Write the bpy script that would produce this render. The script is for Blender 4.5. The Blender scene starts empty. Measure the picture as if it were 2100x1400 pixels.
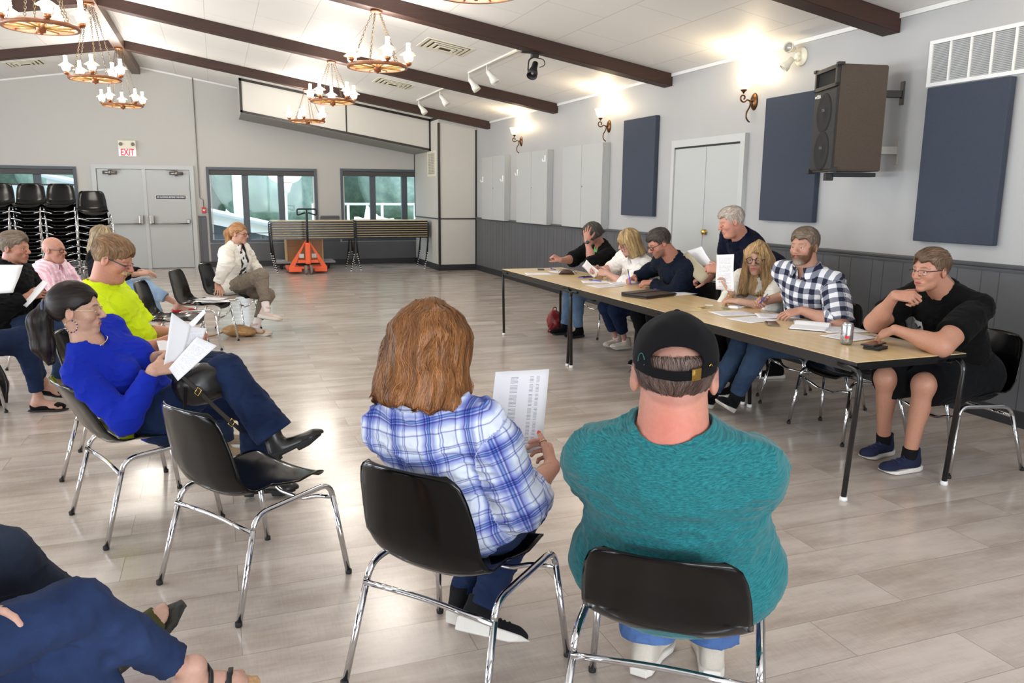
import bpy, bmesh, math, random
import numpy as np
from mathutils import Vector, Matrix, Euler

# ------------------------------------------------------------------ camera, world, exposure
SC = bpy.context.scene
COL = SC.collection
def Rad(a): return a * math.pi / 180.0
_y, _p, _r = Rad(20.401), Rad(10.454), Rad(0.436)
_F = Vector((math.sin(_y) * math.cos(_p), math.cos(_y) * math.cos(_p), -math.sin(_p)))
_rt = Vector((math.cos(_y), -math.sin(_y), 0)); _up = _rt.cross(_F)
_R = math.cos(_r) * _rt + math.sin(_r) * _up
_U = -math.sin(_r) * _rt + math.cos(_r) * _up
cam_d = bpy.data.cameras.new('camera')
cam_d.sensor_width = 36.0; cam_d.lens = 1617.3 / 2100 * 36.0; cam_d.clip_end = 300; cam_d.clip_start = 0.05
cam = bpy.data.objects.new('camera', cam_d); COL.objects.link(cam)
cam.matrix_world = Matrix(((_R.x, _U.x, -_F.x, 0), (_R.y, _U.y, -_F.y, 0), (_R.z, _U.z, -_F.z, 1.55), (0, 0, 0, 1)))
SC.camera = cam
SC.view_settings.view_transform = 'Standard'; SC.view_settings.look = 'None'
SC.view_settings.gamma = 1.0; SC.view_settings.use_curve_mapping = False
SC.view_settings.exposure = 0.0
SC.cycles.use_denoising = True
SC.cycles.max_bounces = 8; SC.cycles.diffuse_bounces = 4; SC.cycles.glossy_bounces = 4
SC.cycles.transmission_bounces = 6; SC.cycles.transparent_max_bounces = 8
SC.cycles.sample_clamp_indirect = 6.0
SC.cycles.caustics_reflective = False; SC.cycles.caustics_refractive = False

world = bpy.data.worlds.new('world'); SC.world = world; world.use_nodes = True
wn = world.node_tree; bgn = wn.nodes['Background']
bgn.inputs['Color'].default_value = (0.80, 0.90, 1.0, 1); bgn.inputs['Strength'].default_value = 4.0

def area_light(name, loc, rot, sx, sy, power, color=(1, 1, 1)):
    d = bpy.data.lights.new(name, 'AREA'); d.shape = 'RECTANGLE'; d.size = sx; d.size_y = sy
    d.energy = power; d.color = color
    o = bpy.data.objects.new(name, d); COL.objects.link(o); o.location = loc; o.rotation_euler = rot
    return o
# area lights added as daylight outside unseen left and rear window openings
for _k, _yy in enumerate((1.0, 5.0, 9.0, 13.0)):
    area_light('added_daylight_left', (-8.25, _yy, 1.35), (0, Rad(-90), 0), 1.5, 2.6, 260, (0.86, 0.93, 1.0))
area_light('added_daylight_rear', (0.8, -4.35, 1.7), (Rad(90), 0, 0), 6.5, 2.0, 420, (0.93, 0.96, 1.0))

# ------------------------------------------------------------------ materials
def lin(c):
    out = []
    for v in c:
        v = v / 255.0
        out.append(v / 12.92 if v <= 0.04045 else ((v + 0.055) / 1.055) ** 2.4)
    return tuple(out) + (1.0,)
MATS = {}
class NT:
    """small wrapper for building node materials"""
    def __init__(s, name):
        s.m = bpy.data.materials.new(name); s.m.use_nodes = True; s.t = s.m.node_tree
        s.b = s.t.nodes['Principled BSDF']; s.out = s.t.nodes['Material Output']
    def n(s, typ, **kw):
        nd = s.t.nodes.new(typ)
        for k, v in kw.items():
            if k.startswith('i_'):
                key = k[2:]; key = int(key) if key.isdigit() else key.replace('_', ' ')
                nd.inputs[key].default_value = v
            else: setattr(nd, k, v)
        return nd
    def l(s, a, b): s.t.links.new(a, b)
    def coords(s, kind='Object', scale=(1, 1, 1), rot=(0, 0, 0), loc=(0, 0, 0)):
        tc = s.n('ShaderNodeTexCoord'); mp = s.n('ShaderNodeMapping')
        mp.inputs['Scale'].default_value = scale; mp.inputs['Rotation'].default_value = rot; mp.inputs['Location'].default_value = loc
        s.l(tc.outputs[kind], mp.inputs['Vector']); return mp.outputs['Vector']
    def noise(s, vec, scale=5, detail=3, rough=0.5):
        nd = s.n('ShaderNodeTexNoise'); nd.inputs['Scale'].default_value = scale
        nd.inputs['Detail'].default_value = detail; nd.inputs['Roughness'].default_value = rough
        s.l(vec, nd.inputs['Vector']); return nd.outputs['Fac']
    def ramp(s, fac, stops, interp='LINEAR'):
        nd = s.n('ShaderNodeValToRGB'); nd.color_ramp.interpolation = interp
        el = nd.color_ramp.elements
        while len(el) > 1: el.remove(el[-1])
        el[0].position = stops[0][0]; el[0].color = stops[0][1]
        for p, c in stops[1:]:
            e = el.new(p); e.color = c
        s.l(fac, nd.inputs['Fac']); return nd.outputs['Color']
    def mix(s, fac, a, b, mode='MIX'):
        nd = s.n('ShaderNodeMix', data_type='RGBA', blend_type=mode)
        for k, v in ((0, fac), (6, a), (7, b)):
            if hasattr(v, 'links'): s.l(v, nd.inputs[k])
            else: nd.inputs[k].default_value = v
        return nd.outputs[2]
    def math(s, op, a, b=None):
        nd = s.n('ShaderNodeMath', operation=op)
        for k, v in ((0, a), (1, b)):
            if v is None: continue
            if hasattr(v, 'links'): s.l(v, nd.inputs[k])
            else: nd.inputs[k].default_value = v
        return nd.outputs[0]
    def base(s, v):
        if hasattr(v, 'links'): s.l(v, s.b.inputs['Base Color'])
        else: s.b.inputs['Base Color'].default_value = v
    def bump(s, h, strength=0.3, dist=0.01):
        nd = s.n('ShaderNodeBump'); nd.inputs['Strength'].default_value = strength; nd.inputs['Distance'].default_value = dist
        s.l(h, nd.inputs['Height']); s.l(nd.outputs['Normal'], s.b.inputs['Normal'])
    def set(s, rough=None, metal=None, spec=None, sheen=None, coat=None, trans=None):
        I = s.b.inputs
        if rough is not None: I['Roughness'].default_value = rough
        if metal is not None: I['Metallic'].default_value = metal
        if spec is not None: I['Specular IOR Level'].default_value = spec
        if sheen is not None: I['Sheen Weight'].default_value = sheen
        if coat is not None: I['Coat Weight'].default_value = coat; I['Coat Roughness'].default_value = 0.1
        if trans is not None: I['Transmission Weight'].default_value = trans

def G8(c, k): return tuple(max(0, min(255, v * k)) for v in c)
def plain(name, rgb, rough=0.5, metal=0.0, spec=0.5, nscale=None, namt=0.06, bump=0.0, coat=None):
    if name in MATS: return MATS[name]
    t = NT(name); t.set(rough=rough, metal=metal, spec=spec, coat=coat)
    if nscale:
        v = t.coords('Object'); f = t.noise(v, nscale, 4)
        t.base(t.ramp(f, [(0.3, lin(G8(rgb, 1 - namt))), (0.7, lin(G8(rgb, 1 + namt)))]))
        if bump: t.bump(f, bump, 0.004)
    else: t.base(lin(rgb))
    MATS[name] = t.m; return t.m
def emit(name, rgb, strength, base=(240, 240, 240)):
    if name in MATS: return MATS[name]
    t = NT(name); t.base(lin(base)); t.b.inputs['Emission Color'].default_value = lin(rgb)
    t.b.inputs['Emission Strength'].default_value = strength; MATS[name] = t.m; return t.m

# ------------------------------------------------------------------ mesh helpers
def finish(name, bm, mat, parent=None, smooth=False, auto=None):
    me = bpy.data.meshes.new(name); bm.normal_update(); bm.to_mesh(me); bm.free()
    if smooth:
        me.shade_smooth()
        if auto is not None: me.set_sharp_from_angle(angle=Rad(auto))
    o = bpy.data.objects.new(name, me); COL.objects.link(o)
    if mat is not None:
        for m in (mat if isinstance(mat, (list, tuple)) else [mat]): me.materials.append(m)
    if parent is not None: o.parent = parent
    return o
def tag(o, label=None, cat=None, group=None, kind=None):
    if label: o['label'] = label
    if cat: o['category'] = cat
    if group: o['group'] = group
    if kind: o['kind'] = kind
    return o
def empty(name, loc=(0, 0, 0), rz=0.0, label=None, cat=None, group=None):
    o = bpy.data.objects.new(name, None); COL.objects.link(o); o.location = loc; o.rotation_euler = (0, 0, rz)
    o.empty_display_size = 0.1
    return tag(o, label, cat, group)
def copy_tree(o, parent=None):
    c = o.copy(); COL.objects.link(c); c.parent = parent
    if parent is not None: c.matrix_parent_inverse = o.matrix_parent_inverse.copy()
    for ch in list(o.children): copy_tree(ch, c)
    return c
def box(bm, c, s, rot=None, mat=0, bevel=0.0):
    """box of full size s centred on c"""
    r = bmesh.ops.create_cube(bm, size=1.0); vs = r['verts']
    M = Matrix.Translation(c) @ (rot.to_4x4() if rot is not None else Matrix.Identity(4)) @ Matrix.Diagonal((s[0], s[1], s[2], 1))
    bmesh.ops.transform(bm, matrix=M, verts=vs)
    fs = {f for v in vs for f in v.link_faces}
    for f in fs: f.material_index = mat
    if bevel > 0:
        es = {e for f in fs for e in f.edges}
        bmesh.ops.bevel(bm, geom=list(es), offset=bevel, segments=2, affect='EDGES', profile=0.5)
    return vs
def bx(bm, x0, x1, y0, y1, z0, z1, mat=0, bevel=0.0):
    return box(bm, ((x0 + x1) / 2, (y0 + y1) / 2, (z0 + z1) / 2), (abs(x1 - x0), abs(y1 - y0), abs(z1 - z0)), None, mat, bevel)
def tube(bm, pts, r, n=10, closed=False, mat=0, caps=True, radii=None):
    P = [Vector(p) for p in pts]; N = len(P); rings = []
    T = []
    for i in range(N):
        if closed: t = P[(i + 1) % N] - P[i - 1]
        else: t = P[min(i + 1, N - 1)] - P[max(i - 1, 0)]
        T.append(t.normalized())
    a = Vector((0, 0, 1)) if abs(T[0].z) < 0.9 else Vector((1, 0, 0))
    u = T[0].cross(a).normalized()
    for i in range(N):
        u = (u - T[i] * u.dot(T[i])).normalized(); w = T[i].cross(u)
        rr = radii[i] if radii else r
        rings.append([bm.verts.new(P[i] + u * (math.cos(2 * math.pi * k / n) * rr) + w * (math.sin(2 * math.pi * k / n) * rr)) for k in range(n)])
    rng = range(N) if closed else range(N - 1)
    for i in rng:
        A = rings[i]; B = rings[(i + 1) % N]
        for k in range(n):
            f = bm.faces.new((A[k], A[(k + 1) % n], B[(k + 1) % n], B[k])); f.material_index = mat; f.smooth = True
    if caps and not closed:
        f = bm.faces.new(rings[0][::-1]); f.material_index = mat
        f = bm.faces.new(rings[-1]); f.material_index = mat
def fillet(pts, rad, seg=6):
    """round the corners of a polyline"""
    P = [Vector(p) for p in pts]; out = [P[0]]
    for i in range(1, len(P) - 1):
        a = (P[i - 1] - P[i]); b = (P[i + 1] - P[i]); r = min(rad, a.length * 0.48, b.length * 0.48)
        A = P[i] + a.normalized() * r; B = P[i] + b.normalized() * r
        for k in range(seg + 1):
            t = k / seg; out.append(A.lerp(P[i], t).lerp(P[i].lerp(B, t), t))
    out.append(P[-1]); return out
def lathe(bm, prof, n=24, c=(0, 0, 0), mat=0, M=None, caps=True):
    """prof: list of (r, z)"""
    rings = []
    c = Vector(c)
    for r, z in prof:
        ring = []
        for k in range(n):
            a = 2 * math.pi * k / n
            p = Vector((r * math.cos(a), r * math.sin(a), z))
            if M is not None: p = M @ p
            ring.append(bm.verts.new(p + c))
        rings.append(ring)
    for i in range(len(rings) - 1):
        A, B = rings[i], rings[i + 1]
        for k in range(n):
            f = bm.faces.new((A[k], A[(k + 1) % n], B[(k + 1) % n], B[k])); f.material_index = mat; f.smooth = True
    if caps and prof[0][0] > 1e-4: bm.faces.new(rings[0][::-1]).material_index = mat
    if caps and prof[-1][0] > 1e-4: bm.faces.new(rings[-1]).material_index = mat
def prism(bm, poly, axis, a, b, mat=0):
    """extrude a 2-D polygon along an axis ('x','y','z') from a to b"""
    def mk(p, t):
        if axis == 'y': return (p[0], t, p[1])
        if axis == 'x': return (t, p[0], p[1])
        return (p[0], p[1], t)
    A = [bm.verts.new(mk(p, a)) for p in poly]; B = [bm.verts.new(mk(p, b)) for p in poly]; n = len(poly)
    fs = [bm.faces.new(A), bm.faces.new(B[::-1])]
    for k in range(n): fs.append(bm.faces.new((A[k], B[k], B[(k + 1) % n], A[(k + 1) % n])))
    for f in fs: f.material_index = mat
    bmesh.ops.recalc_face_normals(bm, faces=fs)
def struct(name, bm, mat, parent=None, **kw):
    o = finish(name, bm, mat, parent, **kw)
    if parent is None: o['kind'] = 'structure'
    return o
def text_obj(name, body, size, M, mat, parent, depth=0.001, font_bold=0.0, sx=1.0):
    cu = bpy.data.curves.new(name, 'FONT'); cu.body = body; cu.size = size; cu.extrude = depth
    cu.align_x = 'CENTER'; cu.align_y = 'CENTER'; cu.offset = font_bold
    tmp = bpy.data.objects.new('tmp_text', cu); COL.objects.link(tmp)
    dg = bpy.context.evaluated_depsgraph_get(); dg.update()
    me = bpy.data.meshes.new_from_object(tmp.evaluated_get(dg)); bpy.data.objects.remove(tmp)
    me.transform(M @ Matrix.Diagonal((sx, 1, 1, 1))); me.name = name
    me.materials.clear(); me.materials.append(mat)
    o = bpy.data.objects.new(name, me); COL.objects.link(o); o.parent = parent
    return o
def frameM(o, x, y):
    """matrix with origin o, axes x, y and z = x cross y"""
    x = Vector(x).normalized(); y = Vector(y).normalized(); z = x.cross(y)
    return Matrix(((x.x, y.x, z.x, o[0]), (x.y, y.y, z.y, o[1]), (x.z, y.z, z.z, o[2]), (0, 0, 0, 1)))
# ================================================================== the room
WX, BY, EAVE, SL, RX = 5.14, 18.1, 2.98, 0.165, -1.35       # right wall, back wall, eave height, roof slope, ridge
LX, NY = -7.9, -4.0
RZ = EAVE + SL * (WX - RX)
def ceil_z(x): return RZ - SL * abs(x - RX)

t = NT('painted_wall'); v = t.coords('Object')
f = t.noise(v, 1.2, 2); t.base(t.ramp(f, [(0.3, lin((168, 168, 168))), (0.7, lin((174, 174, 174)))]))
t.set(rough=0.55); t.bump(t.noise(v, 220, 2), 0.08, 0.002); M_WALL = t.m
t = NT('wall_behind'); t.base(lin((183, 181, 176))); t.set(rough=0.6); M_WALLB = t.m
t = NT('grey_wainscot'); v = t.coords('Object')
f = t.noise(v, 3, 3); t.base(t.ramp(f, [(0.3, lin((82, 83, 86))), (0.7, lin((88, 89, 92)))])); t.set(rough=0.45); M_WAIN = t.m
M_BASEB = plain('black_baseboard', (34, 34, 36), 0.5)
M_GROOVE = plain('panel_groove', (62, 63, 66), 0.7)
# ceiling tiles
t = NT('ceiling_tiles'); v = t.coords('Object', (1, 1, 1), (0, 0, Rad(90)))
br = t.n('ShaderNodeTexBrick', offset=0.5); br.inputs['Scale'].default_value = 1.0
br.inputs['Brick Width'].default_value = 1.2; br.inputs['Row Height'].default_value = 0.6; br.inputs['Mortar Size'].default_value = 0.004
br.inputs['Color1'].default_value = lin((232, 230, 226)); br.inputs['Color2'].default_value = lin((234, 232, 229)); br.inputs['Mortar'].default_value = lin((200, 197, 192))
t.l(v, br.inputs['Vector']); n1 = t.noise(v, 120, 2)
t.base(t.mix(0.06, br.outputs['Color'], n1, 'MULTIPLY')); t.set(rough=0.6); t.bump(t.math('ADD', n1, t.math('MULTIPLY', br.outputs['Fac'], -3)), 0.1, 0.004); M_CEIL = t.m
# dark stained beams
def wood(name, a, b, scale=(1, 1, 1), rough=0.4, k=1.0, rot=(0, 0, 0), bump=0.15, kind='Object', detail=5):
    t = NT(name); v = t.coords(kind, scale, rot)
    n = t.noise(v, 6 * k, detail, 0.6); w = t.noise(v, 30 * k, 3, 0.7)
    f = t.math('ADD', t.math('MULTIPLY', n, 0.65), t.math('MULTIPLY', w, 0.35))
    t.base(t.ramp(f, [(0.32, lin(a)), (0.68, lin(b))])); t.set(rough=rough); t.bump(w, bump, 0.002); return t.m
M_BEAM = wood('dark_beam', (36, 16, 9), (60, 29, 16), (0.5, 12, 12), 0.6)
M_RIDGE = wood('ridge_beam_wood', (52, 33, 22), (110, 78, 50), (14, 0.7, 14), 0.42)
# vinyl plank floor
t = NT('vinyl_plank_floor'); v = t.coords('Object')
br = t.n('ShaderNodeTexBrick', offset=0.37, offset_frequency=2); br.inputs['Scale'].default_value = 1.0
br.inputs['Brick Width'].default_value = 1.22; br.inputs['Row Height'].default_value = 0.238; br.inputs['Mortar Size'].default_value = 0.0014
br.inputs['Mortar Smooth'].default_value = 0.3
br.inputs['Color1'].default_value = (0.0, 0, 0, 1); br.inputs['Color2'].default_value = (1, 1, 1, 1); br.inputs['Bias'].default_value = 0.0
t.l(v, br.inputs['Vector'])
# offset the grain per plank by adding the plank tone to the coordinates
vm = t.n('ShaderNodeVectorMath', operation='MULTIPLY_ADD'); t.l(br.outputs['Color'], vm.inputs[0]); vm.inputs[1].default_value = (7, 5, 3); t.l(v, vm.inputs[2])
mp = t.n('ShaderNodeMapping'); mp.inputs['Scale'].default_value = (0.7, 2.6, 1); t.l(vm.outputs[0], mp.inputs['Vector'])
g1 = t.noise(mp.outputs['Vector'], 1.9, 5, 0.62)
mp2 = t.n('ShaderNodeMapping'); mp2.inputs['Scale'].default_value = (2.0, 34, 1); t.l(vm.outputs[0], mp2.inputs['Vector'])
g2 = t.noise(mp2.outputs['Vector'], 2.2, 4, 0.7)
mp3 = t.n('ShaderNodeMapping'); mp3.inputs['Scale'].default_value = (60, 6, 1); t.l(vm.outputs[0], mp3.inputs['Vector'])
g3 = t.noise(mp3.outputs['Vector'], 2.2, 3, 0.7)
g = t.math('ADD', t.math('MULTIPLY', g1, 0.74), t.math('ADD', t.math('MULTIPLY', g2, 0.13), t.math('MULTIPLY', g3, 0.13)))
c = t.ramp(g, [(0.24, lin((146, 132, 122))), (0.42, lin((174, 161, 151))), (0.56, lin((194, 183, 174))), (0.80, lin((209, 200, 193)))])
tone = t.ramp(br.outputs['Color'], [(0.0, (0.93, 0.92, 0.91, 1)), (1.0, (1.04, 1.04, 1.04, 1))])
c = t.mix(1.0, c, tone, 'MULTIPLY')
t.base(t.mix(br.outputs['Fac'], c, lin((138, 127, 118)))); t.l(t.ramp(g1, [(0.3, (0.16, 0.16, 0.16, 1)), (0.7, (0.24, 0.24, 0.24, 1))]), t.b.inputs['Roughness'])
t.set(spec=0.6); t.bump(t.math('MULTIPLY', br.outputs['Fac'], -1.0), 0.05, 0.001); M_FLOOR = t.m
M_WHITE = plain('white_paint', (226, 226, 224), 0.4)
M_WTRIM = plain('pale_trim', (188, 190, 189), 0.45)
M_BLACKTRIM = plain('dark_brown_trim', (34, 26, 22), 0.45)
M_PANELB = plain('pale_panel', (196, 193, 186), 0.55)
M_GDOOR = plain('grey_door', (180, 183, 182), 0.45)
M_WINFR = plain('slate_window_frame', (66, 74, 82), 0.4)
M_STEEL = plain('brushed_steel', (150, 146, 138), 0.3, 1.0)
M_CHROME = plain('chrome', (210, 210, 212), 0.09, 1.0)
M_BRASS = plain('brass', (212, 178, 96), 0.16, 1.0)
M_BLKMETAL = plain('black_enamel', (14, 14, 15), 0.22, 0.0, 0.6)
M_BLKMATTE = plain('black_matte', (24, 24, 25), 0.6)

bm = bmesh.new(); bx(bm, LX, WX + 0.2, NY, BY + 0.2, -0.12, 0); struct('floor', bm, M_FLOOR)
# ceiling: two sloping slabs in one object
bm = bmesh.new()
poly = [(LX, ceil_z(LX)), (RX, RZ), (WX + 0.2, ceil_z(WX + 0.2)), (WX + 0.2, ceil_z(WX + 0.2) + 0.2), (RX, RZ + 0.2), (LX, ceil_z(LX) + 0.2)]
prism(bm, poly, 'y', NY, BY + 0.2); struct('ceiling', bm, M_CEIL)

# right wall: paint above, wainscot below
bm = bmesh.new(); bx(bm, WX, WX + 0.2, NY, BY + 0.2, 0, EAVE + 0.02, 0); w = struct('wall_right', bm, M_WALL)
def wainscot(name, side, segs, parent):
    bm = bmesh.new()
    for a, b in segs:
        if side == 'right': bx(bm, WX - 0.012, WX, a, b, 0, 1.06, 0)
        else: bx(bm, a, b, BY - 0.012, BY, 0, 1.06, 0)
        k = math.ceil(a / 0.2 * 1.0)
        x = a + 0.05; i = 0
        while x < b - 0.02:
            if side == 'right': bx(bm, WX - 0.0128, WX - 0.0115, x - 0.0035, x + 0.0035, 0.1, 1.05, 1)
            else: bx(bm, x - 0.0035, x + 0.0035, BY - 0.0128, BY - 0.0115, 0.1, 1.05, 1)
            x += (0.24, 0.14, 0.2, 0.12)[i % 4]; i += 1
    return finish(name, bm, [M_WAIN, M_GROOVE], parent)
DOOR_Y0, DOOR_Y1 = 6.93, 8.33
wainscot('wainscot', 'right', [(NY, DOOR_Y0), (DOOR_Y1, 16.0)], w)
bm = bmesh.new()
for a, b in ((NY, DOOR_Y0), (DOOR_Y1, 16.0)):
    prof = [(WX, 1.052), (WX - 0.018, 1.052), (WX - 0.022, 1.066), (WX - 0.016, 1.074), (WX - 0.03, 1.084), (WX - 0.034, 1.098), (WX - 0.026, 1.106), (WX, 1.108)]
    prism(bm, prof, 'y', a, b)
struct('trim_1', bm, M_WAIN)
bm = bmesh.new()
for a, b in ((NY, DOOR_Y0), (DOOR_Y1, 16.0)): bx(bm, WX - 0.022, WX, a, b, 0, 0.115, 0, 0.003)
struct('baseboard_right', bm, M_BASEB)
bm = bmesh.new(); bx(bm, WX - 0.02, WX, NY, BY, EAVE - 0.035, EAVE); struct('trim_2', bm, M_WHITE)

# back wall with three window openings and a gable top
wins = [(-5.2, -2.57, 0.56, 2.06, 0), (-0.15, 2.12, 0.52, 2.10, 1), (2.63, 4.95, 0.52, 2.12, 2)]
bm = bmesh.new()
xs = sorted({LX, WX + 0.2, -1.35} | {w_[0] for w_ in wins} | {w_[1] for w_ in wins})
for i in range(len(xs) - 1):
    a, b = xs[i], xs[i + 1]
    hole = next((w_ for w_ in wins if w_[0] <= a and b <= w_[1]), None)
    top = [(a, ceil_z(a) + 0.05), (b, ceil_z(b) + 0.05)]
    z0 = 0
    if hole:
        prism(bm, [(a, 0), (b, 0), (b, hole[2]), (a, hole[2])], 'y', BY, BY + 0.2); z0 = hole[3]
    prism(bm, [(a, z0), (b, z0), top[1], top[0]], 'y', BY, BY + 0.2)
w = struct('wall_back', bm, M_WALLB)
wainscot('wainscot', 'back', [(LX, -2.30), (-0.36, -0.19)], w)
bm = bmesh.new()
for a, b in ((-0.15, 4.32),): bx(bm, a, b, BY - 0.012, BY, 0.0, 0.5, 0)
bx(bm, 2.16, 2.59, BY - 0.012, BY, 0.501, 1.06)
finish('wainscot', bm, M_WAIN, w)
bm = bmesh.new()
for a, b in ((LX, -2.31), (-0.36, -0.2), (2.17, 2.58)): bx(bm, a, b, BY - 0.026, BY, 1.055, 1.09, 0, 0.004)
struct('trim_3', bm, M_WAIN)
bm = bmesh.new()
for a, b in ((LX, -2.31), (-0.37, 4.32)): bx(bm, a, b, BY - 0.024, BY, 0, 0.12)
struct('baseboard_back', bm, M_BASEB)
bm = bmesh.new()
for a, b in ((LX, RX), (RX, 0.6)):
    prism(bm, [(a, ceil_z(a) - 0.03), (b, ceil_z(b) - 0.03), (b, ceil_z(b)), (a, ceil_z(a))], 'y', BY - 0.02, BY)
struct('trim_4', bm, M_WHITE)
# windows
M_GLASS = bpy.data.materials.new('window_glass'); M_GLASS.use_nodes = True
_t = M_GLASS.node_tree; _t.nodes.remove(_t.nodes['Principled BSDF'])
_tr = _t.nodes.new('ShaderNodeBsdfTransparent'); _gl = _t.nodes.new('ShaderNodeBsdfGlossy'); _gl.inputs['Roughness'].default_value = 0.03
_mx = _t.nodes.new('ShaderNodeMixShader'); _mx.inputs[0].default_value = 0.012; _tr.inputs[0].default_value = (0.93, 0.96, 0.98, 1)
_t.links.new(_tr.outputs[0], _mx.inputs[1]); _t.links.new(_gl.outputs[0], _mx.inputs[2]); _t.links.new(_mx.outputs[0], _t.nodes['Material Output'].inputs[0])
M_SHADE = plain('roller_shade_box', (64, 62, 62), 0.6)
M_SHEER = bpy.data.materials.new('translucent_blind'); M_SHEER.use_nodes = True
_t = M_SHEER.node_tree; _t.nodes.remove(_t.nodes['Principled BSDF'])
_tr = _t.nodes.new('ShaderNodeBsdfTransparent'); _tl = _t.nodes.new('ShaderNodeBsdfTranslucent'); _tl.inputs[0].default_value = (0.95, 0.97, 1, 1)
_mx = _t.nodes.new('ShaderNodeMixShader'); _mx.inputs[0].default_value = 0.55
_t.links.new(_tr.outputs[0], _mx.inputs[1]); _t.links.new(_tl.outputs[0], _mx.inputs[2]); _t.links.new(_mx.outputs[0], _t.nodes['Material Output'].inputs[0])
mull = {0: [-4.0, -3.28, -2.65], 1: [0.62, 1.36, 2.02], 2: [3.36, 4.09, 4.8]}
for x0, x1, z0, z1, k in wins:
    bm = bmesh.new()
    for a, b, c_, d_ in ((x0, x0 + 0.055, z0, z1), (x1 - 0.055, x1, z0, z1), (x0 + 0.0555, x1 - 0.0555, z0, z0 + 0.06), (x0 + 0.0555, x1 - 0.0555, z1 - 0.055, z1)):
        bx(bm, a, b, BY - 0.03, BY + 0.12, c_, d_)
    win = struct('window_%d' % (k + 1), bm, M_WINFR)
    bm = bmesh.new()
    for m_ in mull[k]:
        if m_ < x1 - 0.1: bx(bm, m_ - 0.065, m_ + 0.065, BY + 0.06, BY + 0.16, z0 + 0.05, z1 - 0.05, 0, 0.004)
    finish('mullion', bm, M_WINFR, win)
    bm = bmesh.new(); bx(bm, x0 + 0.05, x1 - 0.05, BY - 0.01, BY + 0.06, z1 - 0.16, z1 - 0.055, 0, 0.01); finish('roller_shade_box', bm, M_SHADE, win)
    bm = bmesh.new(); bx(bm, x0 + 0.05, x1 - 0.05, BY + 0.12, BY + 0.126, z0 + 0.05, z1 - 0.05); finish('glass', bm, M_GLASS, win)
    if k == 0:
        bm = bmesh.new(); bx(bm, x0 + 0.07, x1 - 0.07, BY + 0.02, BY + 0.022, z0 + 0.06, 1.70); finish('blind', bm, M_SHEER, win)
        bm = bmesh.new(); bx(bm, x0 + 0.06, x1 - 0.06, BY + 0.012, BY + 0.03, 1.69, 1.715); finish('blind_rail', bm, M_SHADE, win)
    else:
        bm = bmesh.new(); bx(bm, x0 + 0.06, x1 - 0.06, BY + 0.012, BY + 0.03, 0.71, 0.725); finish('blind_rail', bm, M_SHADE, win)
        bm = bmesh.new()
        for xx in (x0 + 0.075, x1 - 0.075): bx(bm, xx - 0.012, xx + 0.012, BY + 0.03, BY + 0.05, z0 + 0.06, z1 - 0.16)
        finish('white_jamb', bm, M_WHITE, win)

# left wall and the wall behind the photographer (out of frame) with window openings added to admit the area lights
bm = bmesh.new()
ys_ = [NY]
for yy in (1.0, 5.0, 9.0, 13.0):
    bx(bm, LX - 0.2, LX, ys_[-1], yy - 1.3, 0, ceil_z(LX) + 0.1)
    bx(bm, LX - 0.2, LX, yy - 1.3, yy + 1.3, 0, 0.6); bx(bm, LX - 0.2, LX, yy - 1.3, yy + 1.3, 2.1, ceil_z(LX) + 0.1)
    ys_.append(yy + 1.3)
bx(bm, LX - 0.2, LX, ys_[-1], BY + 0.2, 0, ceil_z(LX) + 0.1)
struct('wall_left', bm, M_WALL)
for i, yy in enumerate((1.0, 5.0, 9.0, 13.0)):
    bm = bmesh.new()
    for c_ in ((yy - 1.3, yy - 1.24), (yy + 1.24, yy + 1.3), (yy - 0.03, yy + 0.03)): bx(bm, LX - 0.12, LX + 0.02, c_[0], c_[1], 0.6, 2.1)
    for c_ in ((0.6, 0.66), (2.04, 2.1)): bx(bm, LX - 0.12, LX + 0.02, yy - 1.3, yy + 1.3, c_[0], c_[1])
    struct('window_%d' % (i + 4), bm, M_WINFR)  # unseen left windows, built to frame the added area lights
bm = bmesh.new()
bx(bm, LX, -2.5, NY - 0.2, NY, 0, 3.0); bx(bm, 4.1, WX + 0.2, NY - 0.2, NY, 0, 3.0); bx(bm, -2.5, 4.1, NY - 0.2, NY, 0, 0.7); bx(bm, -2.5, 4.1, NY - 0.2, NY, 2.7, 3.0)
prism(bm, [(LX, 3.0), (WX + 0.2, 3.0), (WX + 0.2, 3.01), (RX, RZ + 0.01), (LX, 3.01)], 'y', NY - 0.2, NY); struct('wall_front', bm, M_WALL)
bm = bmesh.new()
for i in range(5): bx(bm, -2.5 + 1.635 * i - 0.03 * (i > 0), -2.5 + 1.635 * i + 0.06, NY - 0.12, NY + 0.02, 0.7, 2.7)
struct('window_8', bm, M_WINFR)  # unseen rear window, added around its area light

# boxed-in corner column and the sloping bulkhead beside it
bm = bmesh.new()
CX0, CY0 = 4.32, 16.0
prism(bm, [(CX0, 0), (WX, 0), (WX, EAVE), (CX0, ceil_z(CX0) + 0.0)], 'y', CY0, BY)
w = struct('wall_corner_column', bm, M_PANELB)
w.name = 'wall_column'
bm = bmesh.new()
def strip(x0, x1, y0, y1, z0, z1): bx(bm, x0, x1, y0, y1, z0, z1)
strip(CX0 - 0.012, CX0 + 0.03, CY0 - 0.014, CY0 + 0.03, 0.1, ceil_z(CX0) - 0.12)
strip(WX - 0.035, WX - 0.005, CY0 - 0.014, CY0, 0.1, EAVE - 0.1)
strip(CX0, WX - 0.02, CY0 - 0.012, CY0, 1.06, 1.085)
strip(CX0 - 0.012, CX0, CY0, BY, 1.06, 1.085)
strip(CX0 - 0.012, CX0, BY - 0.03, BY, 1.06, 2.5)
struct('trim_5', bm, M_BLACKTRIM)
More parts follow.
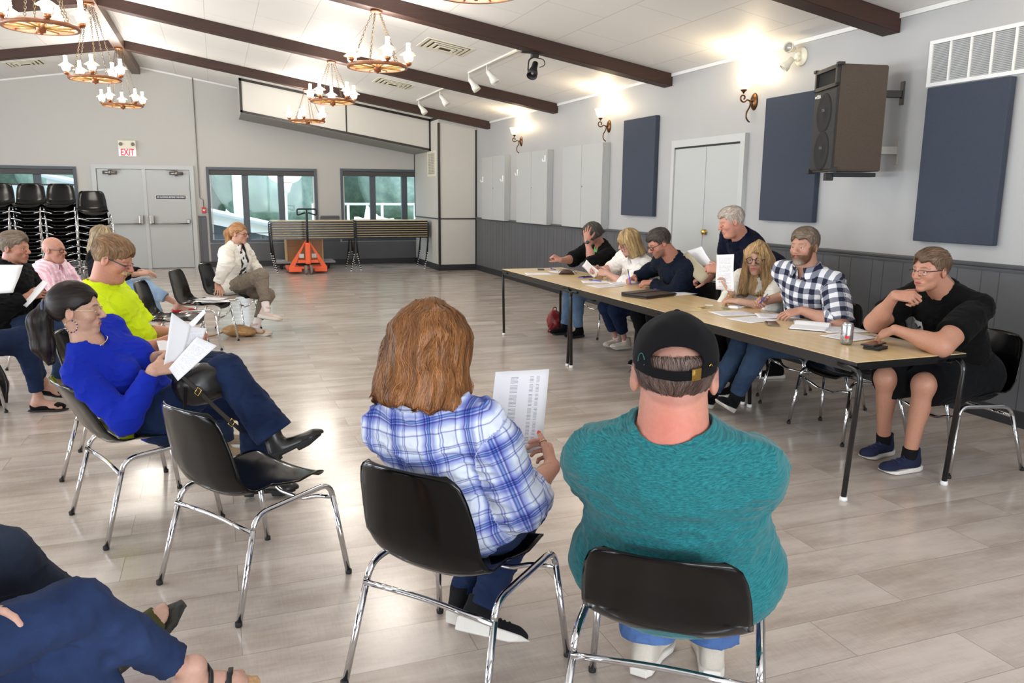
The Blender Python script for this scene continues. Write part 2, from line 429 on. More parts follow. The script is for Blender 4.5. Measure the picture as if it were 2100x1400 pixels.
bm = bmesh.new(); strip(CX0, WX - 0.02, CY0 - 0.02, CY0, 0, 0.125); strip(CX0 - 0.02, CX0, CY0 - 0.02, BY, 0, 0.125); struct('baseboard_column', bm, M_BASEB)
# bulkhead: sloping box hung below the ceiling in front of the back wall
BX0, BYF = 0.56, 16.62
def bk(x, top): return ceil_z(x) - (0.0 if top else 0.56)
bm = bmesh.new()
zt0 = ceil_z(BX0); zb0 = 3.10; zt1 = ceil_z(CX0); zb1 = 2.47
A = [(BX0, zb0), (CX0, zb1), (CX0, zt1 - 0.002), (BX0, zt0 - 0.002)]
prism(bm, A, 'y', BYF, BY); struct('wall_bulkhead', bm, M_PANELB)
bm = bmesh.new()
def slant(xa, za, xb, zb, h, y0, y1):
    prism(bm, [(xa, za), (xb, zb), (xb, zb + h), (xa, za + h)], 'y', y0, y1)
slant(BX0 - 0.01, zb0 - 0.005, CX0, zb1 - 0.005, 0.045, BYF - 0.014, BYF)
slant(BX0 - 0.01, zt0 - 0.045, CX0, zt1 - 0.045, 0.045, BYF - 0.014, BYF)
prism(bm, [(BX0 - 0.012, zb0), (BX0 + 0.035, zb0), (BX0 + 0.035, zt0), (BX0 - 0.012, zt0)], 'y', BYF - 0.014, BYF)
prism(bm, [(CX0 - 0.035, zb1), (CX0 + 0.0, zb1), (CX0 + 0.0, zt1), (CX0 - 0.035, zt1)], 'y', BYF - 0.014, BYF)
prism(bm, [(2.56, 2.77), (2.585, 2.765), (2.585, 3.38), (2.56, 3.38)], 'y', BYF - 0.008, BYF)
slant(CX0 - 0.012, zt1 - 0.05, CX0, zt1 - 0.05, 0.05, CY0, BYF)
struct('trim_6', bm, M_BLACKTRIM)
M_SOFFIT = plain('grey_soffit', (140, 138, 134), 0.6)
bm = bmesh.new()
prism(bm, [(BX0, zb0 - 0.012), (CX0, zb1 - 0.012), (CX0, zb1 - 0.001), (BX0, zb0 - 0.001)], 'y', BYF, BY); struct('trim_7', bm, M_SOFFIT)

# beams
bm = bmesh.new(); bx(bm, RX - 0.08, RX + 0.08, NY, BY, RZ - 0.16, RZ - 0.01, 0, 0.004)
bmr = finish('ridge_beam', bm, M_RIDGE); tag(bmr, 'long dark wooden ridge beam running down the peak of the ceiling', 'beam')
BEAM_Y = [(-1.62), 1.74, 5.18, 8.54, 11.91, 15.22]
for side in (1, -1):
    for i, y in enumerate(BEAM_Y):
        if y < 1: continue
        bm = bmesh.new()
        xe = WX if side == 1 else LX
        xa = RX + 0.08 * side
        y0, y1 = y - 0.09, y + 0.09
        pts = [(xa, ceil_z(xa) - 0.142), (xe, ceil_z(xe) - 0.142), (xe, ceil_z(xe) - 0.001), (xa, ceil_z(xa) - 0.001)]
        if side < 0: pts = pts[::-1]
        prism(bm, pts, 'y', y0, y1)
        bmesh.ops.bevel(bm, geom=bm.edges[:], offset=0.004, segments=1, affect='EDGES')
        o = finish('ceiling_beam', bm, M_BEAM)
        where = {1: 'right', -1: 'left'}[side]
        lab = ['nearest', 'second', 'third', 'fourth', 'farthest'][i - 1]
        tag(o, 'dark stained %s-slope ceiling beam, %s from the camera' % (where, lab), 'beam', 'ceiling beams')

# ------------------------------------------------------------------ outside the windows
t = NT('lawn'); v = t.coords('Object'); t.base(t.ramp(t.noise(v, 0.5, 4), [(0.3, lin((120, 140, 110))), (0.7, lin((150, 165, 135)))])); t.set(rough=0.9)
bm = bmesh.new(); bx(bm, -30, 40, BY + 0.6, 60, -0.6, -0.5); o = finish('lawn', bm, t.m); tag(o, kind='structure'); o.name = 'ground'
t = NT('foliage'); v = t.coords('Object'); f = t.noise(v, 2.2, 6, 0.7)
t.base(t.ramp(f, [(0.3, lin((104, 124, 120))), (0.55, lin((134, 154, 144))), (0.75, lin((168, 184, 166)))])); t.set(rough=0.95); M_FOL = t.m  # foliage paled in its colour to imitate haze
M_BARK = plain('bark', (96, 84, 74), 0.9)
rng = random.Random(4)
for row, (yy, x0_, sp_) in enumerate(((33.0, -22.0, 6.0), (39.0, -24.8, 6.0), (45.5, -27.0, 6.6))):
    tx = x0_
    while tx < 30 + row * 4:
        h = rng.uniform(8.5, 10.5) + row * 1.5
        r = empty('tree', (tx, yy, -0.5), 0, ('pale green leafy tree in the front row beyond the back windows', 'pale green leafy tree in the middle row beyond the back windows', 'tall pale green tree in the rearmost row beyond the back windows')[row], 'tree', ('front row of trees outside', 'middle row of trees outside', 'rearmost row of trees outside')[row])
        bm = bmesh.new(); bmesh.ops.create_icosphere(bm, subdivisions=4, radius=1.0)
        ph = [rng.uniform(0, 9) for _ in range(6)]
        for vtx in bm.verts:
            p = vtx.co
            d = 1 + 0.10 * math.sin(5 * p.x + ph[0]) * math.sin(4 * p.y + ph[1]) + 0.07 * math.sin(9 * p.z + ph[2] + 3 * p.x) + 0.05 * math.sin(14 * p.x + 11 * p.z + ph[3])
            vtx.co = Vector((p.x * 2.45 * d, p.y * 2.0 * d, h * 0.5 + p.z * h * 0.46 * d))
        finish('foliage', bm, M_FOL, r, smooth=True)
        bm = bmesh.new(); tube(bm, [(0, 0, 0), (0.05, 0, h * 0.5)], 0.16); finish('trunk', bm, M_BARK, r)
        tx += sp_
# white chain fence
M_FENCE = plain('white_fence', (220, 226, 230), 0.5)
for fx0, fx1, lab in ((2.9, 9.5, 'white pipe fence with crossbar outside the rightmost back window'),):
    r = empty('fence', ((fx0 + fx1) / 2, 26, -0.5), 0, lab, 'fence')
    x = fx0; c0 = (fx0 + fx1) / 2
    while x < fx1 + 0.01:
        bm = bmesh.new(); tube(bm, [(x - c0, 0, 0), (x - c0, 0, 1.76)], 0.045, 8); finish('post', bm, M_FENCE, r); x += 1.1
    for z in (1.75, 1.2, 0.6):
        bm = bmesh.new(); tube(bm, [(fx0 - c0, 0, z), (fx1 - c0, 0, z)], 0.04, 8); finish('rail', bm, M_FENCE, r)
# basketball hoop
r = empty('basketball_hoop', (2.2, 27.5, -0.5), 0, 'white rounded basketball backboard on a pole seen through the middle window', 'basketball hoop')
bm = bmesh.new()
pl = [(0.55 * math.cos(a) , 0.42 * math.sin(a) if math.sin(a) > 0 else 0.34 * math.sin(a)) for a in [2 * math.pi * i / 28 for i in range(28)]]
prism(bm, [(p[0], p[1] + 2.72) for p in pl], 'y', -0.03, 0.03); finish('backboard', bm, M_WHITE, r)
bm = bmesh.new(); tube(bm, [(0, 0.15, 0), (0, 0.15, 2.7)], 0.05, 8); finish('pole', bm, M_FENCE, r)
bm = bmesh.new(); tube(bm, [(0.2 * math.cos(a), -0.25 + 0.2 * math.sin(a), 2.42) for a in [2 * math.pi * i / 20 for i in range(20)]], 0.012, 6, closed=True); finish('rim', bm, plain('rim_orange', (214, 96, 60), 0.5), r)
bm = bmesh.new(); lathe(bm, [(0.2, 2.42), (0.15, 2.25), (0.11, 2.1)], 12, (0, -0.25, 0)); finish('net', bm, M_WHITE, r)
bm = bmesh.new(); tube(bm, [(0, 0, -0.5), (0, 0, 5.5)], 0.14, 10)
o = finish('light_pole', bm, M_FENCE); o.location = (0.62, 24.5, 0.0); tag(o, 'white vertical pole outside the middle window', 'pole')
# low neighbouring roof running down to the right
r = empty('outbuilding', (0, 21, 0), 0, 'low outbuilding with a white sloping fascia outside the middle window', 'building')
bm = bmesh.new(); prism(bm, [(-3.6, 1.9), (2.8, 0.42), (2.8, 0.14), (-3.6, 1.62)], 'y', 0, 0.25); finish('fascia', bm, M_WHITE, r)
bm = bmesh.new(); prism(bm, [(-3.6, 1.62), (2.4, 0.22), (2.4, -0.6), (-3.6, -0.6)], 'y', 0.2, 3.4); finish('wall', bm, plain('outbuilding_wall', (88, 94, 104), 0.8), r)
bm = bmesh.new(); prism(bm, [(-3.8, 1.98), (2.9, 0.43), (2.9, 0.37), (-3.8, 1.92)], 'y', -0.1, 3.6); finish('roof', bm, plain('pale_roof', (196, 204, 208), 0.7), r)
# ================================================================== fittings
M_DRED = plain('fire_red', (196, 44, 40), 0.4)
M_EXITRED = emit('exit_red', (236, 40, 60), 0.5, (226, 40, 56))
M_CREAM = plain('cream_plastic', (226, 220, 200), 0.4)
M_INK = plain('black_ink', (26, 26, 30), 0.6)
YB = BY - 0.001
# ---- back double door
door = struct('door_1', (lambda b: (bx(b, -2.30, -2.215, BY - 0.05, BY, 0, 2.03), bx(b, -0.475, -0.39, BY - 0.05, BY, 0, 2.03), bx(b, -2.30, -0.39, BY - 0.05, BY, 2.03, 2.11), b)[-1])(bmesh.new()), M_WTRIM)
for x0, x1, s in ((-2.2, -1.375, 1), (-1.315, -0.485, -1)):
    bm = bmesh.new(); bx(bm, x0, x1, BY - 0.03, BY - 0.003, 0.01, 2.02, 0, 0.003); leaf = finish('door_leaf', bm, M_GDOOR, door)
    bm = bmesh.new()
    hx = x1 - 0.07 if s == 1 else x0 + 0.07; ox = x0 + 0.06 if s == 1 else x1 - 0.06
    bx(bm, hx - 0.045, hx + 0.045, BY - 0.10, BY - 0.03, 0.92, 1.10, 0, 0.012); bx(bm, ox - 0.03, ox + 0.03, BY - 0.09, BY - 0.03, 0.93, 1.02, 0, 0.01)
    tube(bm, [(hx, BY - 0.10, 0.93), (ox, BY - 0.10, 0.93)], 0.014, 8); finish('panic_bar', bm, M_STEEL, leaf)
    bm = bmesh.new()
    cx = x0 + 0.24 if s == 1 else x1 - 0.24
    tube(bm, [(cx - 0.13, BY - 0.07, 1.955), (cx + 0.13, BY - 0.07, 1.955)], 0.032, 10); tube(bm, [(cx, BY - 0.11, 1.90), (cx, BY - 0.11, 2.01)], 0.03, 10)
    tube(bm, [(cx, BY - 0.1, 2.0), (cx + 0.22 * s, BY - 0.13, 2.02)], 0.01, 6); finish('door_closer', bm, M_STEEL, leaf)
bm = bmesh.new(); bx(bm, -1.38, -1.31, BY - 0.045, BY - 0.002, 0, 2.04, 0, 0.004); finish('mullion', bm, M_WTRIM, door)
sg = empty('door_sign', (-0.86, BY - 0.034, 1.47), 0, 'narrow dark sign with white capitals on the right leaf of the back double door', 'sign')
bm = bmesh.new(); bx(bm, -0.285, 0.285, -0.004, 0.002, -0.036, 0.036, 0); finish('sign_plate', bm, plain('sign_navy', (40, 44, 66), 0.4), sg)
bm = bmesh.new(); bx(bm, -0.296, 0.296, 0.001, 0.003, -0.046, 0.046, 0); finish('sign_border', bm, M_WHITE, sg)
text_obj('sign_lettering', 'NO ALCOHOL BEYOND THIS POINT', 0.045, frameM((0, -0.0055, 0), (1, 0, 0), (0, 0, 1)), M_WHITE, sg, 0.0008, 0.0012, 0.72)
# ---- exit sign with two lamp heads
ex = empty('exit_sign', (-1.61, BY, 2.43), 0, 'white EXIT sign with red letters and twin lamps above the double door', 'exit sign')
bm = bmesh.new(); bx(bm, -0.165, 0.165, -0.07, -0.001, -0.005, 0.16, 0, 0.008); finish('battery_box', bm, M_CREAM, ex)
bm = bmesh.new(); bx(bm, -0.16, 0.16, -0.05, -0.001, -0.15, -0.006, 0, 0.004); finish('sign_face', bm, emit('exit_face', (255, 244, 244), 0.25, (240, 236, 234)), ex)
text_obj('exit_lettering', 'EXIT', 0.19, frameM((0, -0.0515, -0.077), (1, 0, 0), (0, 0, 1)), M_EXITRED, ex, 0.001, 0.004, 0.64)
for sx in (-0.11, 0.11):
    bm = bmesh.new(); lathe(bm, [(0.02, 0.05), (0.03, 0.04), (0.036, 0.0), (0.03, -0.004)], 14, (sx, -0.075, 0.09), M=Matrix.Rotation(Rad(-100), 3, 'X').inverted()); finish('lamp_head', bm, M_STEEL, ex)
# ---- fire pull station and its conduit
fp = empty('fire_alarm_pull', (-0.235, BY - 0.014, 1.21), 0, 'red fire alarm pull station at the foot of the thin conduit by the double door', 'fire alarm')
bm = bmesh.new(); bx(bm, -0.04, 0.04, -0.05, 0, -0.065, 0.055, 0, 0.006); finish('housing', bm, M_DRED, fp)
bm = bmesh.new(); prism(bm, [(-0.03, 0.01), (0.03, 0.01), (0.0, -0.03)], 'y', -0.055, -0.05); finish('handle', bm, M_WHITE, fp)
bm = bmesh.new(); tube(bm, [(-0.30, BY - 0.02, ceil_z(-0.3)), (-0.30, BY - 0.02, 1.46), (-0.235, BY - 0.02, 1.42), (-0.235, BY - 0.02, 1.27)], 0.009, 8)
o = finish('conduit', bm, plain('conduit_grey', (120, 112, 106), 0.5)); tag(o, 'thin vertical conduit running from the ceiling down to the red pull station', 'conduit')

# ---- right wall: door, boards, cupboards
t = struct('door_2', (lambda b: (bx(b, WX - 0.05, WX, DOOR_Y0, DOOR_Y0 + 0.075, 0, 2.12), bx(b, WX - 0.05, WX, DOOR_Y1 - 0.06, DOOR_Y1, 0, 2.12), bx(b, WX - 0.05, WX, DOOR_Y0, DOOR_Y1, 2.12, 2.20), b)[-1])(bmesh.new()), M_WTRIM)
for a, b in ((DOOR_Y0 + 0.08, 7.625), (7.633, DOOR_Y1 - 0.065)):
    bm = bmesh.new(); bx(bm, WX - 0.032, WX - 0.002, a, b, 0.01, 2.11, 0, 0.002); leaf = finish('door_leaf', bm, M_GDOOR, t)
    if a < 7.1:
        bm = bmesh.new(); lathe(bm, [(0.028, 0), (0.03, 0.006), (0.012, 0.008), (0.014, 0.012), (0.028, 0.018), (0.033, 0.032), (0.026, 0.045), (0.0, 0.048)], 20, (WX - 0.033, 7.57, 1.17), M=Matrix.Rotation(Rad(-90), 3, 'Y')); finish('door_knob', bm, M_BRASS, leaf)
bm = bmesh.new(); bx(bm, WX - 0.036, WX - 0.001, DOOR_Y0 + 0.075, DOOR_Y1 - 0.06, 2.10, 2.12); finish('shadow_gap', bm, M_BLKMATTE, t)
t = NT('acoustic_fabric'); v = t.coords('Object'); n = t.noise(v, 260, 2); t.base(t.ramp(n, [(0.3, lin((50, 57, 70))), (0.7, lin((59, 66, 81)))])); t.set(rough=0.9); t.bump(n, 0.15, 0.002); M_ACOU = t.m
for y0, y1, z0, z1, lab in ((8.70, 9.52, 1.31, 2.53, 'slate blue acoustic panel left of the grey wall door, smallest looking'), (5.86, 6.62, 1.33, 2.50, 'slate blue acoustic panel hung behind the wall speaker'), (4.04, 4.72, 1.23, 2.372, 'large slate blue acoustic panel below the white return air grille')):
    bm = bmesh.new(); bx(bm, WX - 0.062, WX - 0.004, y0, y1, z0, z1, 0, 0.008); o = finish('acoustic_panel', bm, M_ACOU); tag(o, lab, 'acoustic panel', 'acoustic panels')
M_CAB = plain('cabinet_grey', (176, 178, 176), 0.5)
M_HOOK = plain('white_hook', (250, 250, 250), 0.3)
for y0, y1, z0, z1, d, lab, hooks in ((13.97, 15.3, 1.09, 2.29, .10, 'grey wall cupboard nearest the corner column, two white hooks on its doors', ((15.22, 1.86), (14.05, 1.86))),
                              (11.97, 13.36, 1.09, 2.285, .09, 'grey wall cupboard in the middle of the three, below the farthest wall lamp', ((13.3, 1.95), (12.05, 2.14))),
                              (9.99, 11.33, 1.10, 2.285, .10, 'widest grey wall cupboard beside the small acoustic panel', ())):
    r = empty('wall_cupboard', (WX, (y0 + y1) / 2, z0), 0, lab, 'cupboard', 'wall cupboards')
    h = z1 - z0; w2 = (y1 - y0) / 2
    bm = bmesh.new(); bx(bm, -d, -0.001, -w2, w2, 0, h, 0, 0.003); finish('body', bm, M_CAB, r)
    for s in (-1, 1):
        bm = bmesh.new(); bx(bm, -d - 0.02, -d - 0.001, 0.004 if s > 0 else -w2, w2 if s > 0 else -0.004, 0.0, h, 0, 0.002); dd = finish('cupboard_door', bm, M_CAB, r)
        if s < 0:
            bm = bmesh.new(); lathe(bm, [(0.011, 0), (0.011, 0.006), (0.004, 0.008)], 10, (-d - 0.02, -0.03, h * 0.5), M=Matrix.Rotation(Rad(-90), 3, 'Y')); finish('lock', bm, M_STEEL, dd)
    for hy, hz in hooks:
        bm = bmesh.new(); bx(bm, -d - 0.028, -d - 0.0205, hy - (y0 + y1) / 2 - 0.018, hy - (y0 + y1) / 2 + 0.018, hz - z0 - 0.05, hz - z0 + 0.06, 0, 0.003)
        tube(bm, fillet([(-d - 0.026, hy - (y0 + y1) / 2, hz - z0 - 0.02), (-d - 0.06, hy - (y0 + y1) / 2, hz - z0 - 0.05), (-d - 0.07, hy - (y0 + y1) / 2, hz - z0 + 0.0)], 0.02), 0.008, 6); finish('hook', bm, M_HOOK, r)
# grille on column and vents
def grille(name, parent_loc, w, h, nx, label, cat, M):
    r = empty(name, parent_loc, 0, label, cat); r.matrix_world = M
    bm = bmesh.new()
    bx(bm, -w / 2, w / 2, -h / 2, -h / 2 + 0.028, 0, 0.018); bx(bm, -w / 2, w / 2, h / 2 - 0.028, h / 2, 0, 0.018)
    for i in range(nx + 1):
        x = -w / 2 + 0.014 + (w - 0.028) * i / nx; bw = 0.014 if i in (0, nx) else 0.007
        bx(bm, x - bw, x + bw, -h / 2 + 0.0285, h / 2 - 0.0285, 0, 0.0178)
    finish('frame', bm, M_WHITE, r)
    bm = bmesh.new(); n = int(h / 0.0145)
    for i in range(n):
        z = -h / 2 + 0.03 + (h - 0.06) * (i + 0.5) / n
        box(bm, (0, z, 0.008), (w - 0.03, 0.009, 0.0015), Matrix.Rotation(Rad(35), 3, 'X'))
    finish('louvres', bm, M_WTRIM, r)
    bm = bmesh.new(); bx(bm, -w / 2 + 0.01, w / 2 - 0.01, -h / 2 + 0.01, h / 2 - 0.01, 0.0005, 0.002); finish('backing', bm, plain('duct_grey', (120, 118, 116), 0.7), r)
    return r
grille('return_air_grille', (0, 0, 0), 1.75, 0.335, 10, 'white return air grille high on the right wall above the large panel', 'vent', frameM((WX - 0.001, 3.90, 2.552), (0, -1, 0), (0, 0, 1)))
r = empty('column_grille', (CX0 - 0.001, 16.55, 2.2), 0, 'cream vertical vent grille on the side of the corner column', 'vent')
bm = bmesh.new()
for a in ((-0.33, 0.33, -0.26, -0.22), (-0.33, 0.33, 0.22, 0.26), (-0.33, -0.28, -0.2195, 0.2195), (0.28, 0.33, -0.2195, 0.2195)): bx(bm, -0.014, 0, a[0], a[1], a[2], a[3])
finish('frame', bm, M_CREAM, r)
bm = bmesh.new(); bx(bm, -0.003, 0, -0.29, 0.29, -0.23, 0.23, 0)
for i in range(14):
    z = -0.215 + 0.43 * i / 13; bx(bm, -0.011, -0.004, -0.28, 0.28, z - 0.004, z + 0.004, 1)
for i in range(10):
    y = -0.26 + 0.52 * i / 9; bx(bm, -0.010, -0.004, y - 0.006, y + 0.006, -0.22, 0.22, 1)
finish('louvres', bm, [plain('vent_dark', (70, 58, 46), 0.8), M_CREAM], r)
# ceiling vents (on the slope)
def on_slope(x, y, off=0.0, yaw=0):
    s = -1 if x > RX else 1
    nrm = Vector((SL * s * -1 * -1 if False else (-SL if x > RX else SL), 0, -1)).normalized()
    xa = Vector((1, 0, -SL if x > RX else SL)).normalized(); ya = nrm.cross(xa)
    M = frameM(Vector((x, y, ceil_z(x))) + nrm * off, xa, ya)
    return M
for i, (x, y) in enumerate(((2.80, 10.0), (2.86, 13.4), (3.0, 16.0 - 0.2), (-3.0, 16.6))):
    lab = ['square ceiling vent between the two nearest right-slope beams in view', 'square ceiling vent beyond the second chandelier of the right row', 'square ceiling vent just in front of the bulkhead', 'square ceiling vent on the left slope near the back wall'][i]
    r = empty('ceiling_vent', (0, 0, 0), 0, lab, 'ceiling vent', 'ceiling vents'); r.matrix_world = on_slope(x, y)
    bm = bmesh.new()
    for k in range(4):
        w = 0.30 - 0.062 * k; z = 0.006 + 0.008 * k; wi = w - 0.036
        for a, b, c_, d_ in ((-w, w, -w, -wi), (-w, w, wi, w), (-w, -wi, -wi, wi), (wi, w, -wi, wi)): bx(bm, a, b, c_, d_, z - 0.008, z)
    finish('diffuser', bm, M_CREAM, r)
    bm = bmesh.new(); bx(bm, -0.27, 0.27, -0.27, 0.27, -0.002, 0.001); finish('backing', bm, plain('duct_brown', (104, 92, 78), 0.8), r)
# smoke detector on left slope
bm = bmesh.new(); lathe(bm, [(0.07, 0), (0.07, 0.02), (0.045, 0.04), (0, 0.042)], 20)
o = finish('smoke_detector', bm, plain('grey_plastic', (130, 140, 140), 0.5)); o.matrix_world = on_slope(-2.15, 11.2); tag(o, 'small round smoke detector on the left ceiling slope by the ridge', 'smoke detector')
# ---- track lights
M_TRW = plain('track_white', (222, 220, 212), 0.35)
def spot_head(parent, p, aim, mat, length=0.16, r0=0.045, lampmat=None):
    p = Vector(p); aim = Vector(aim).normalized()
    q = aim.to_track_quat('Z', 'Y').to_matrix()
    bm = bmesh.new()
    lathe(bm, [(0.0, -length * 0.5), (r0 * 0.55, -length * 0.5), (r0 * 0.62, -length * 0.1), (r0, length * 0.25), (r0 * 1.02, length * 0.5), (r0 * 0.9, length * 0.5), (r0 * 0.85, length * 0.3), (0, length * 0.22)], 18, p, M=q)
    h = finish('lamp_head', bm, mat, parent)
    bm = bmesh.new(); lathe(bm, [(0.0, length * 0.3), (r0 * 0.84, length * 0.34), (0.0, length * 0.36)], 16, p, M=q); finish('reflector', bm, lampmat or M_STEEL, h)
for i, (x, y0, y1, sp) in enumerate(((3.45, 9.15, 11.1, ((3.62, 10.3), (3.62, 11.1))), (3.53, 12.6, 14.5, ((3.6, 12.95), (3.6, 14.4))), (3.53, 15.4, 16.4, ()))):
    lab = ['white track light rail with two spots nearest the camera', 'white track light rail with two spots near the bulkhead', 'short empty white track rail beside the corner column'][i]
    r = empty('track_light', (x, (y0 + y1) / 2, ceil_z(x)), 0, lab, 'track light', 'white track lights'); cy = (y0 + y1) / 2
    bm = bmesh.new(); bx(bm, -0.018, 0.018, y0 - cy, y1 - cy, -0.022, 0.0, 0, 0.003); finish('rail', bm, M_TRW, r)
    for sx, sy in sp:
        dx = 0.03
        bm = bmesh.new(); tube(bm, [(0, sy - cy, -0.02), (0, sy - cy, -0.09), (dx, sy - cy, -0.13)], 0.009, 8); finish('stem', bm, M_TRW, r)
        spot_head(r, (dx + 0.03, sy - cy - 0.02, -0.17), (0.55, -0.35, -0.9), M_TRW, 0.19, 0.055)
r = empty('stage_spotlight', (3.42, 8.54, ceil_z(3.42) - 0.142), 0, 'black spotlight clamped under the dark beam near the track lights', 'spotlight')
bm = bmesh.new(); bx(bm, -0.16, 0.10, -0.02, 0.02, -0.018, 0, 0, 0.003); finish('rail', bm, M_BLKMATTE, r)
bm = bmesh.new(); bx(bm, -0.04, 0.04, -0.03, 0.03, -0.06, -0.018, 0, 0.005); tube(bm, fillet([(0, 0, -0.05), (-0.07, 0, -0.08), (-0.08, 0.0, -0.2), (-0.06, 0, -0.24)], 0.04), 0.009, 8)
tube(bm, fillet([(0.02, 0, -0.06), (0.11, 0, -0.07), (0.13, 0.0, -0.13), (0.06, 0, -0.16)], 0.04), 0.005, 6); finish('yoke', bm, M_BLKMATTE, r)
spot_head(r, (-0.02, -0.02, -0.19), (-0.42, -0.5, -0.8), M_BLKMATTE, 0.2, 0.058, M_CHROME)
for hx, hy in ((4.74, 11.91), (4.9, 8.54), (4.75, 5.18), (2.3, 11.91)):
    pass
# ---- wall sconces
M_OILB = plain('antique_bronze', (104, 72, 46), 0.3, 0.85)
M_SCGL = emit('lit_sconce_glass', (255, 226, 176), 9.0, (255, 246, 226))
def sconce(y, z, lab):
    r = empty('wall_sconce', (WX, y, z), 0, lab, 'wall lamp', 'bronze scroll wall lamps')
    bm = bmesh.new()
    prof = [(0.0, 0.03), (0.02, 0.03), (0.035, 0.024), (0.05, 0.014), (0.06, 0.0)]
    lathe(bm, [(a, b) for a, b in prof][::-1], 20, (-0.001, 0, 0), M=Matrix.Diagonal((1, 1, 1)) @ Matrix.Rotation(Rad(-90), 3, 'Y') @ Matrix.Diagonal((1.45, 1, 1)))
    finish('back_plate', bm, M_OILB, r)
    bm = bmesh.new()
    pts = []
    for k in range(26):   # scroll
        t_ = k / 25; a = Rad(-60 + 400 * t_); rr = 0.013 + 0.032 * t_
        pts.append((-0.135 + rr * math.cos(a), 0, 0.03 + rr * math.sin(a)))
    tail = [(-0.092, 0, 0.035), (-0.045, 0, 0.0), (-0.05, 0, -0.05), (-0.09, 0, -0.11), (-0.09, 0, -0.16), (-0.065, 0, -0.19), (-0.045, 0, -0.2)]
    tube(bm, pts + fillet(tail, 0.05, 4)[2:], 0.008, 8); tube(bm, [(-0.02, 0, 0.0), (-0.06, 0, 0.0)], 0.01, 8); finish('scroll_arm', bm, M_OILB, r)
    bm = bmesh.new(); lathe(bm, [(0.006, 0.07), (0.012, 0.085), (0.03, 0.1), (0.034, 0.11), (0.02, 0.115)], 16, (-0.135, 0, 0)); finish('cup', bm, M_OILB, r)
    bm = bmesh.new(); lathe(bm, [(0.028, 0.112), (0.045, 0.13), (0.056, 0.16), (0.062, 0.19), (0.082, 0.225), (0.078, 0.225), (0.058, 0.19), (0.05, 0.16), (0.04, 0.135), (0.0, 0.125)], 24, (-0.135, 0, 0)); finish('glass_shade', bm, M_SCGL, r)
    d = bpy.data.lights.new('sconce_bulb', 'POINT'); d.energy = 17; d.color = (1.0, 0.80, 0.52); d.shadow_soft_size = 0.035
    o = bpy.data.objects.new('sconce_bulb', d); COL.objects.link(o); o.location = (WX - 0.135, y, z + 0.26)
sconce(6.88, 2.50, 'bronze scroll wall lamp between the grey door and the wall speaker')
sconce(10.05, 2.50, 'bronze scroll wall lamp above the widest grey cupboard')
sconce(13.42, 2.50, 'bronze scroll wall lamp above the middle grey cupboard, farthest from camera')
sconce(3.3, 2.50, 'bronze scroll wall lamp just beyond the right edge of the view')
# ---- twin emergency heads
r = empty('emergency_light', (WX, 6.22, 2.83), 0, 'cream twin-head emergency light on the wall above the speaker', 'emergency light')
bm = bmesh.new(); lathe(bm, [(0.085, 0), (0.08, 0.015), (0.03, 0.02)], 24, (-0.001, 0, 0), M=Matrix.Rotation(Rad(-90), 3, 'Y')); finish('mounting_disc', bm, M_CREAM, r)
bm = bmesh.new(); tube(bm, [(-0.01, 0, 0.0), (-0.06, 0, 0.04)], 0.02, 10); tube(bm, [(-0.01, 0, 0.0), (-0.06, 0, -0.04)], 0.02, 10); finish('arm', bm, M_CREAM, r)
spot_head(r, (-0.10, 0.04, 0.075), (-0.9, -0.35, 0.1), M_CREAM, 0.10, 0.05, M_CHROME)
spot_head(r, (-0.11, 0.05, -0.06), (-0.6, 0.35, -0.75), M_CREAM, 0.12, 0.045, M_CHROME)
# ---- wall speaker, turned towards the room
t = NT('speaker_carpet'); v = t.coords('Object'); n = t.noise(v, 300, 2); t.base(t.ramp(n, [(0.3, lin((62, 53, 45))), (0.7, lin((88, 76, 66)))])); t.set(rough=0.85); t.bump(n, 0.2, 0.002); M_SPK = t.m
M_GRL = plain('speaker_grille_cloth', (30, 31, 33), 0.7, nscale=300, namt=0.2)
r = empty('wall_speaker', (4.78, 5.16, 1.76), Rad(-110), 'tall black loudspeaker bracketed to the right wall between two blue panels', 'speaker')
w2, dp, hh = 0.225, 0.40, 0.80      # local -y is the front
bm = bmesh.new(); prism(bm, [(-w2, -0.20), (w2, -0.20), (w2 * 0.72, 0.20), (-w2 * 0.72, 0.20)], 'z', 0, hh); bmesh.ops.bevel(bm, geom=bm.edges[:], offset=0.008, segments=2, affect='EDGES'); finish('cabinet', bm, M_SPK, r)
bm = bmesh.new(); bx(bm, -w2 + 0.005, w2 - 0.005, -0.215, -0.199, 0.015, hh - 0.175, 0, 0.004); g = finish('grille', bm, M_GRL, r)
for z in (0.165, 0.455):
    bm = bmesh.new(); lathe(bm, [(0.0, 0.004), (0.03, 0.006), (0.05, 0.001), (0.12, 0.0035), (0.135, 0.006), (0.15, 0.003), (0.155, 0.0)], 32, (0, -0.2148, z), M=Matrix.Rotation(Rad(90), 3, 'X')); finish('driver', bm, plain('driver_black', (25, 25, 27), 0.85), g)
    text_obj('maker_mark', 'TOA', 0.03, frameM((0.0, -0.2225, z + 0.02), (1, 0, 0), (0, 0, 1)), plain('badge_grey', (110, 112, 116), 0.4), g, 0.0006)
bm = bmesh.new(); bx(bm, -w2 + 0.005, w2 - 0.005, -0.217, -0.1985, 0.308, 0.314); finish('divider', bm, M_BLKMATTE, g)
bm = bmesh.new()
for a in ((-w2, w2, hh - 0.165, hh - 0.135), (-w2, w2, hh - 0.03, hh), (-w2, -w2 + 0.04, hh - 0.165, hh), (w2 - 0.04, w2, hh - 0.165, hh)): bx(bm, a[0] + 0.003, a[1] - 0.003, -0.222, -0.198, a[2], a[3], 0, 0.003)
finish('horn_surround', bm, M_BLKMATTE, r)
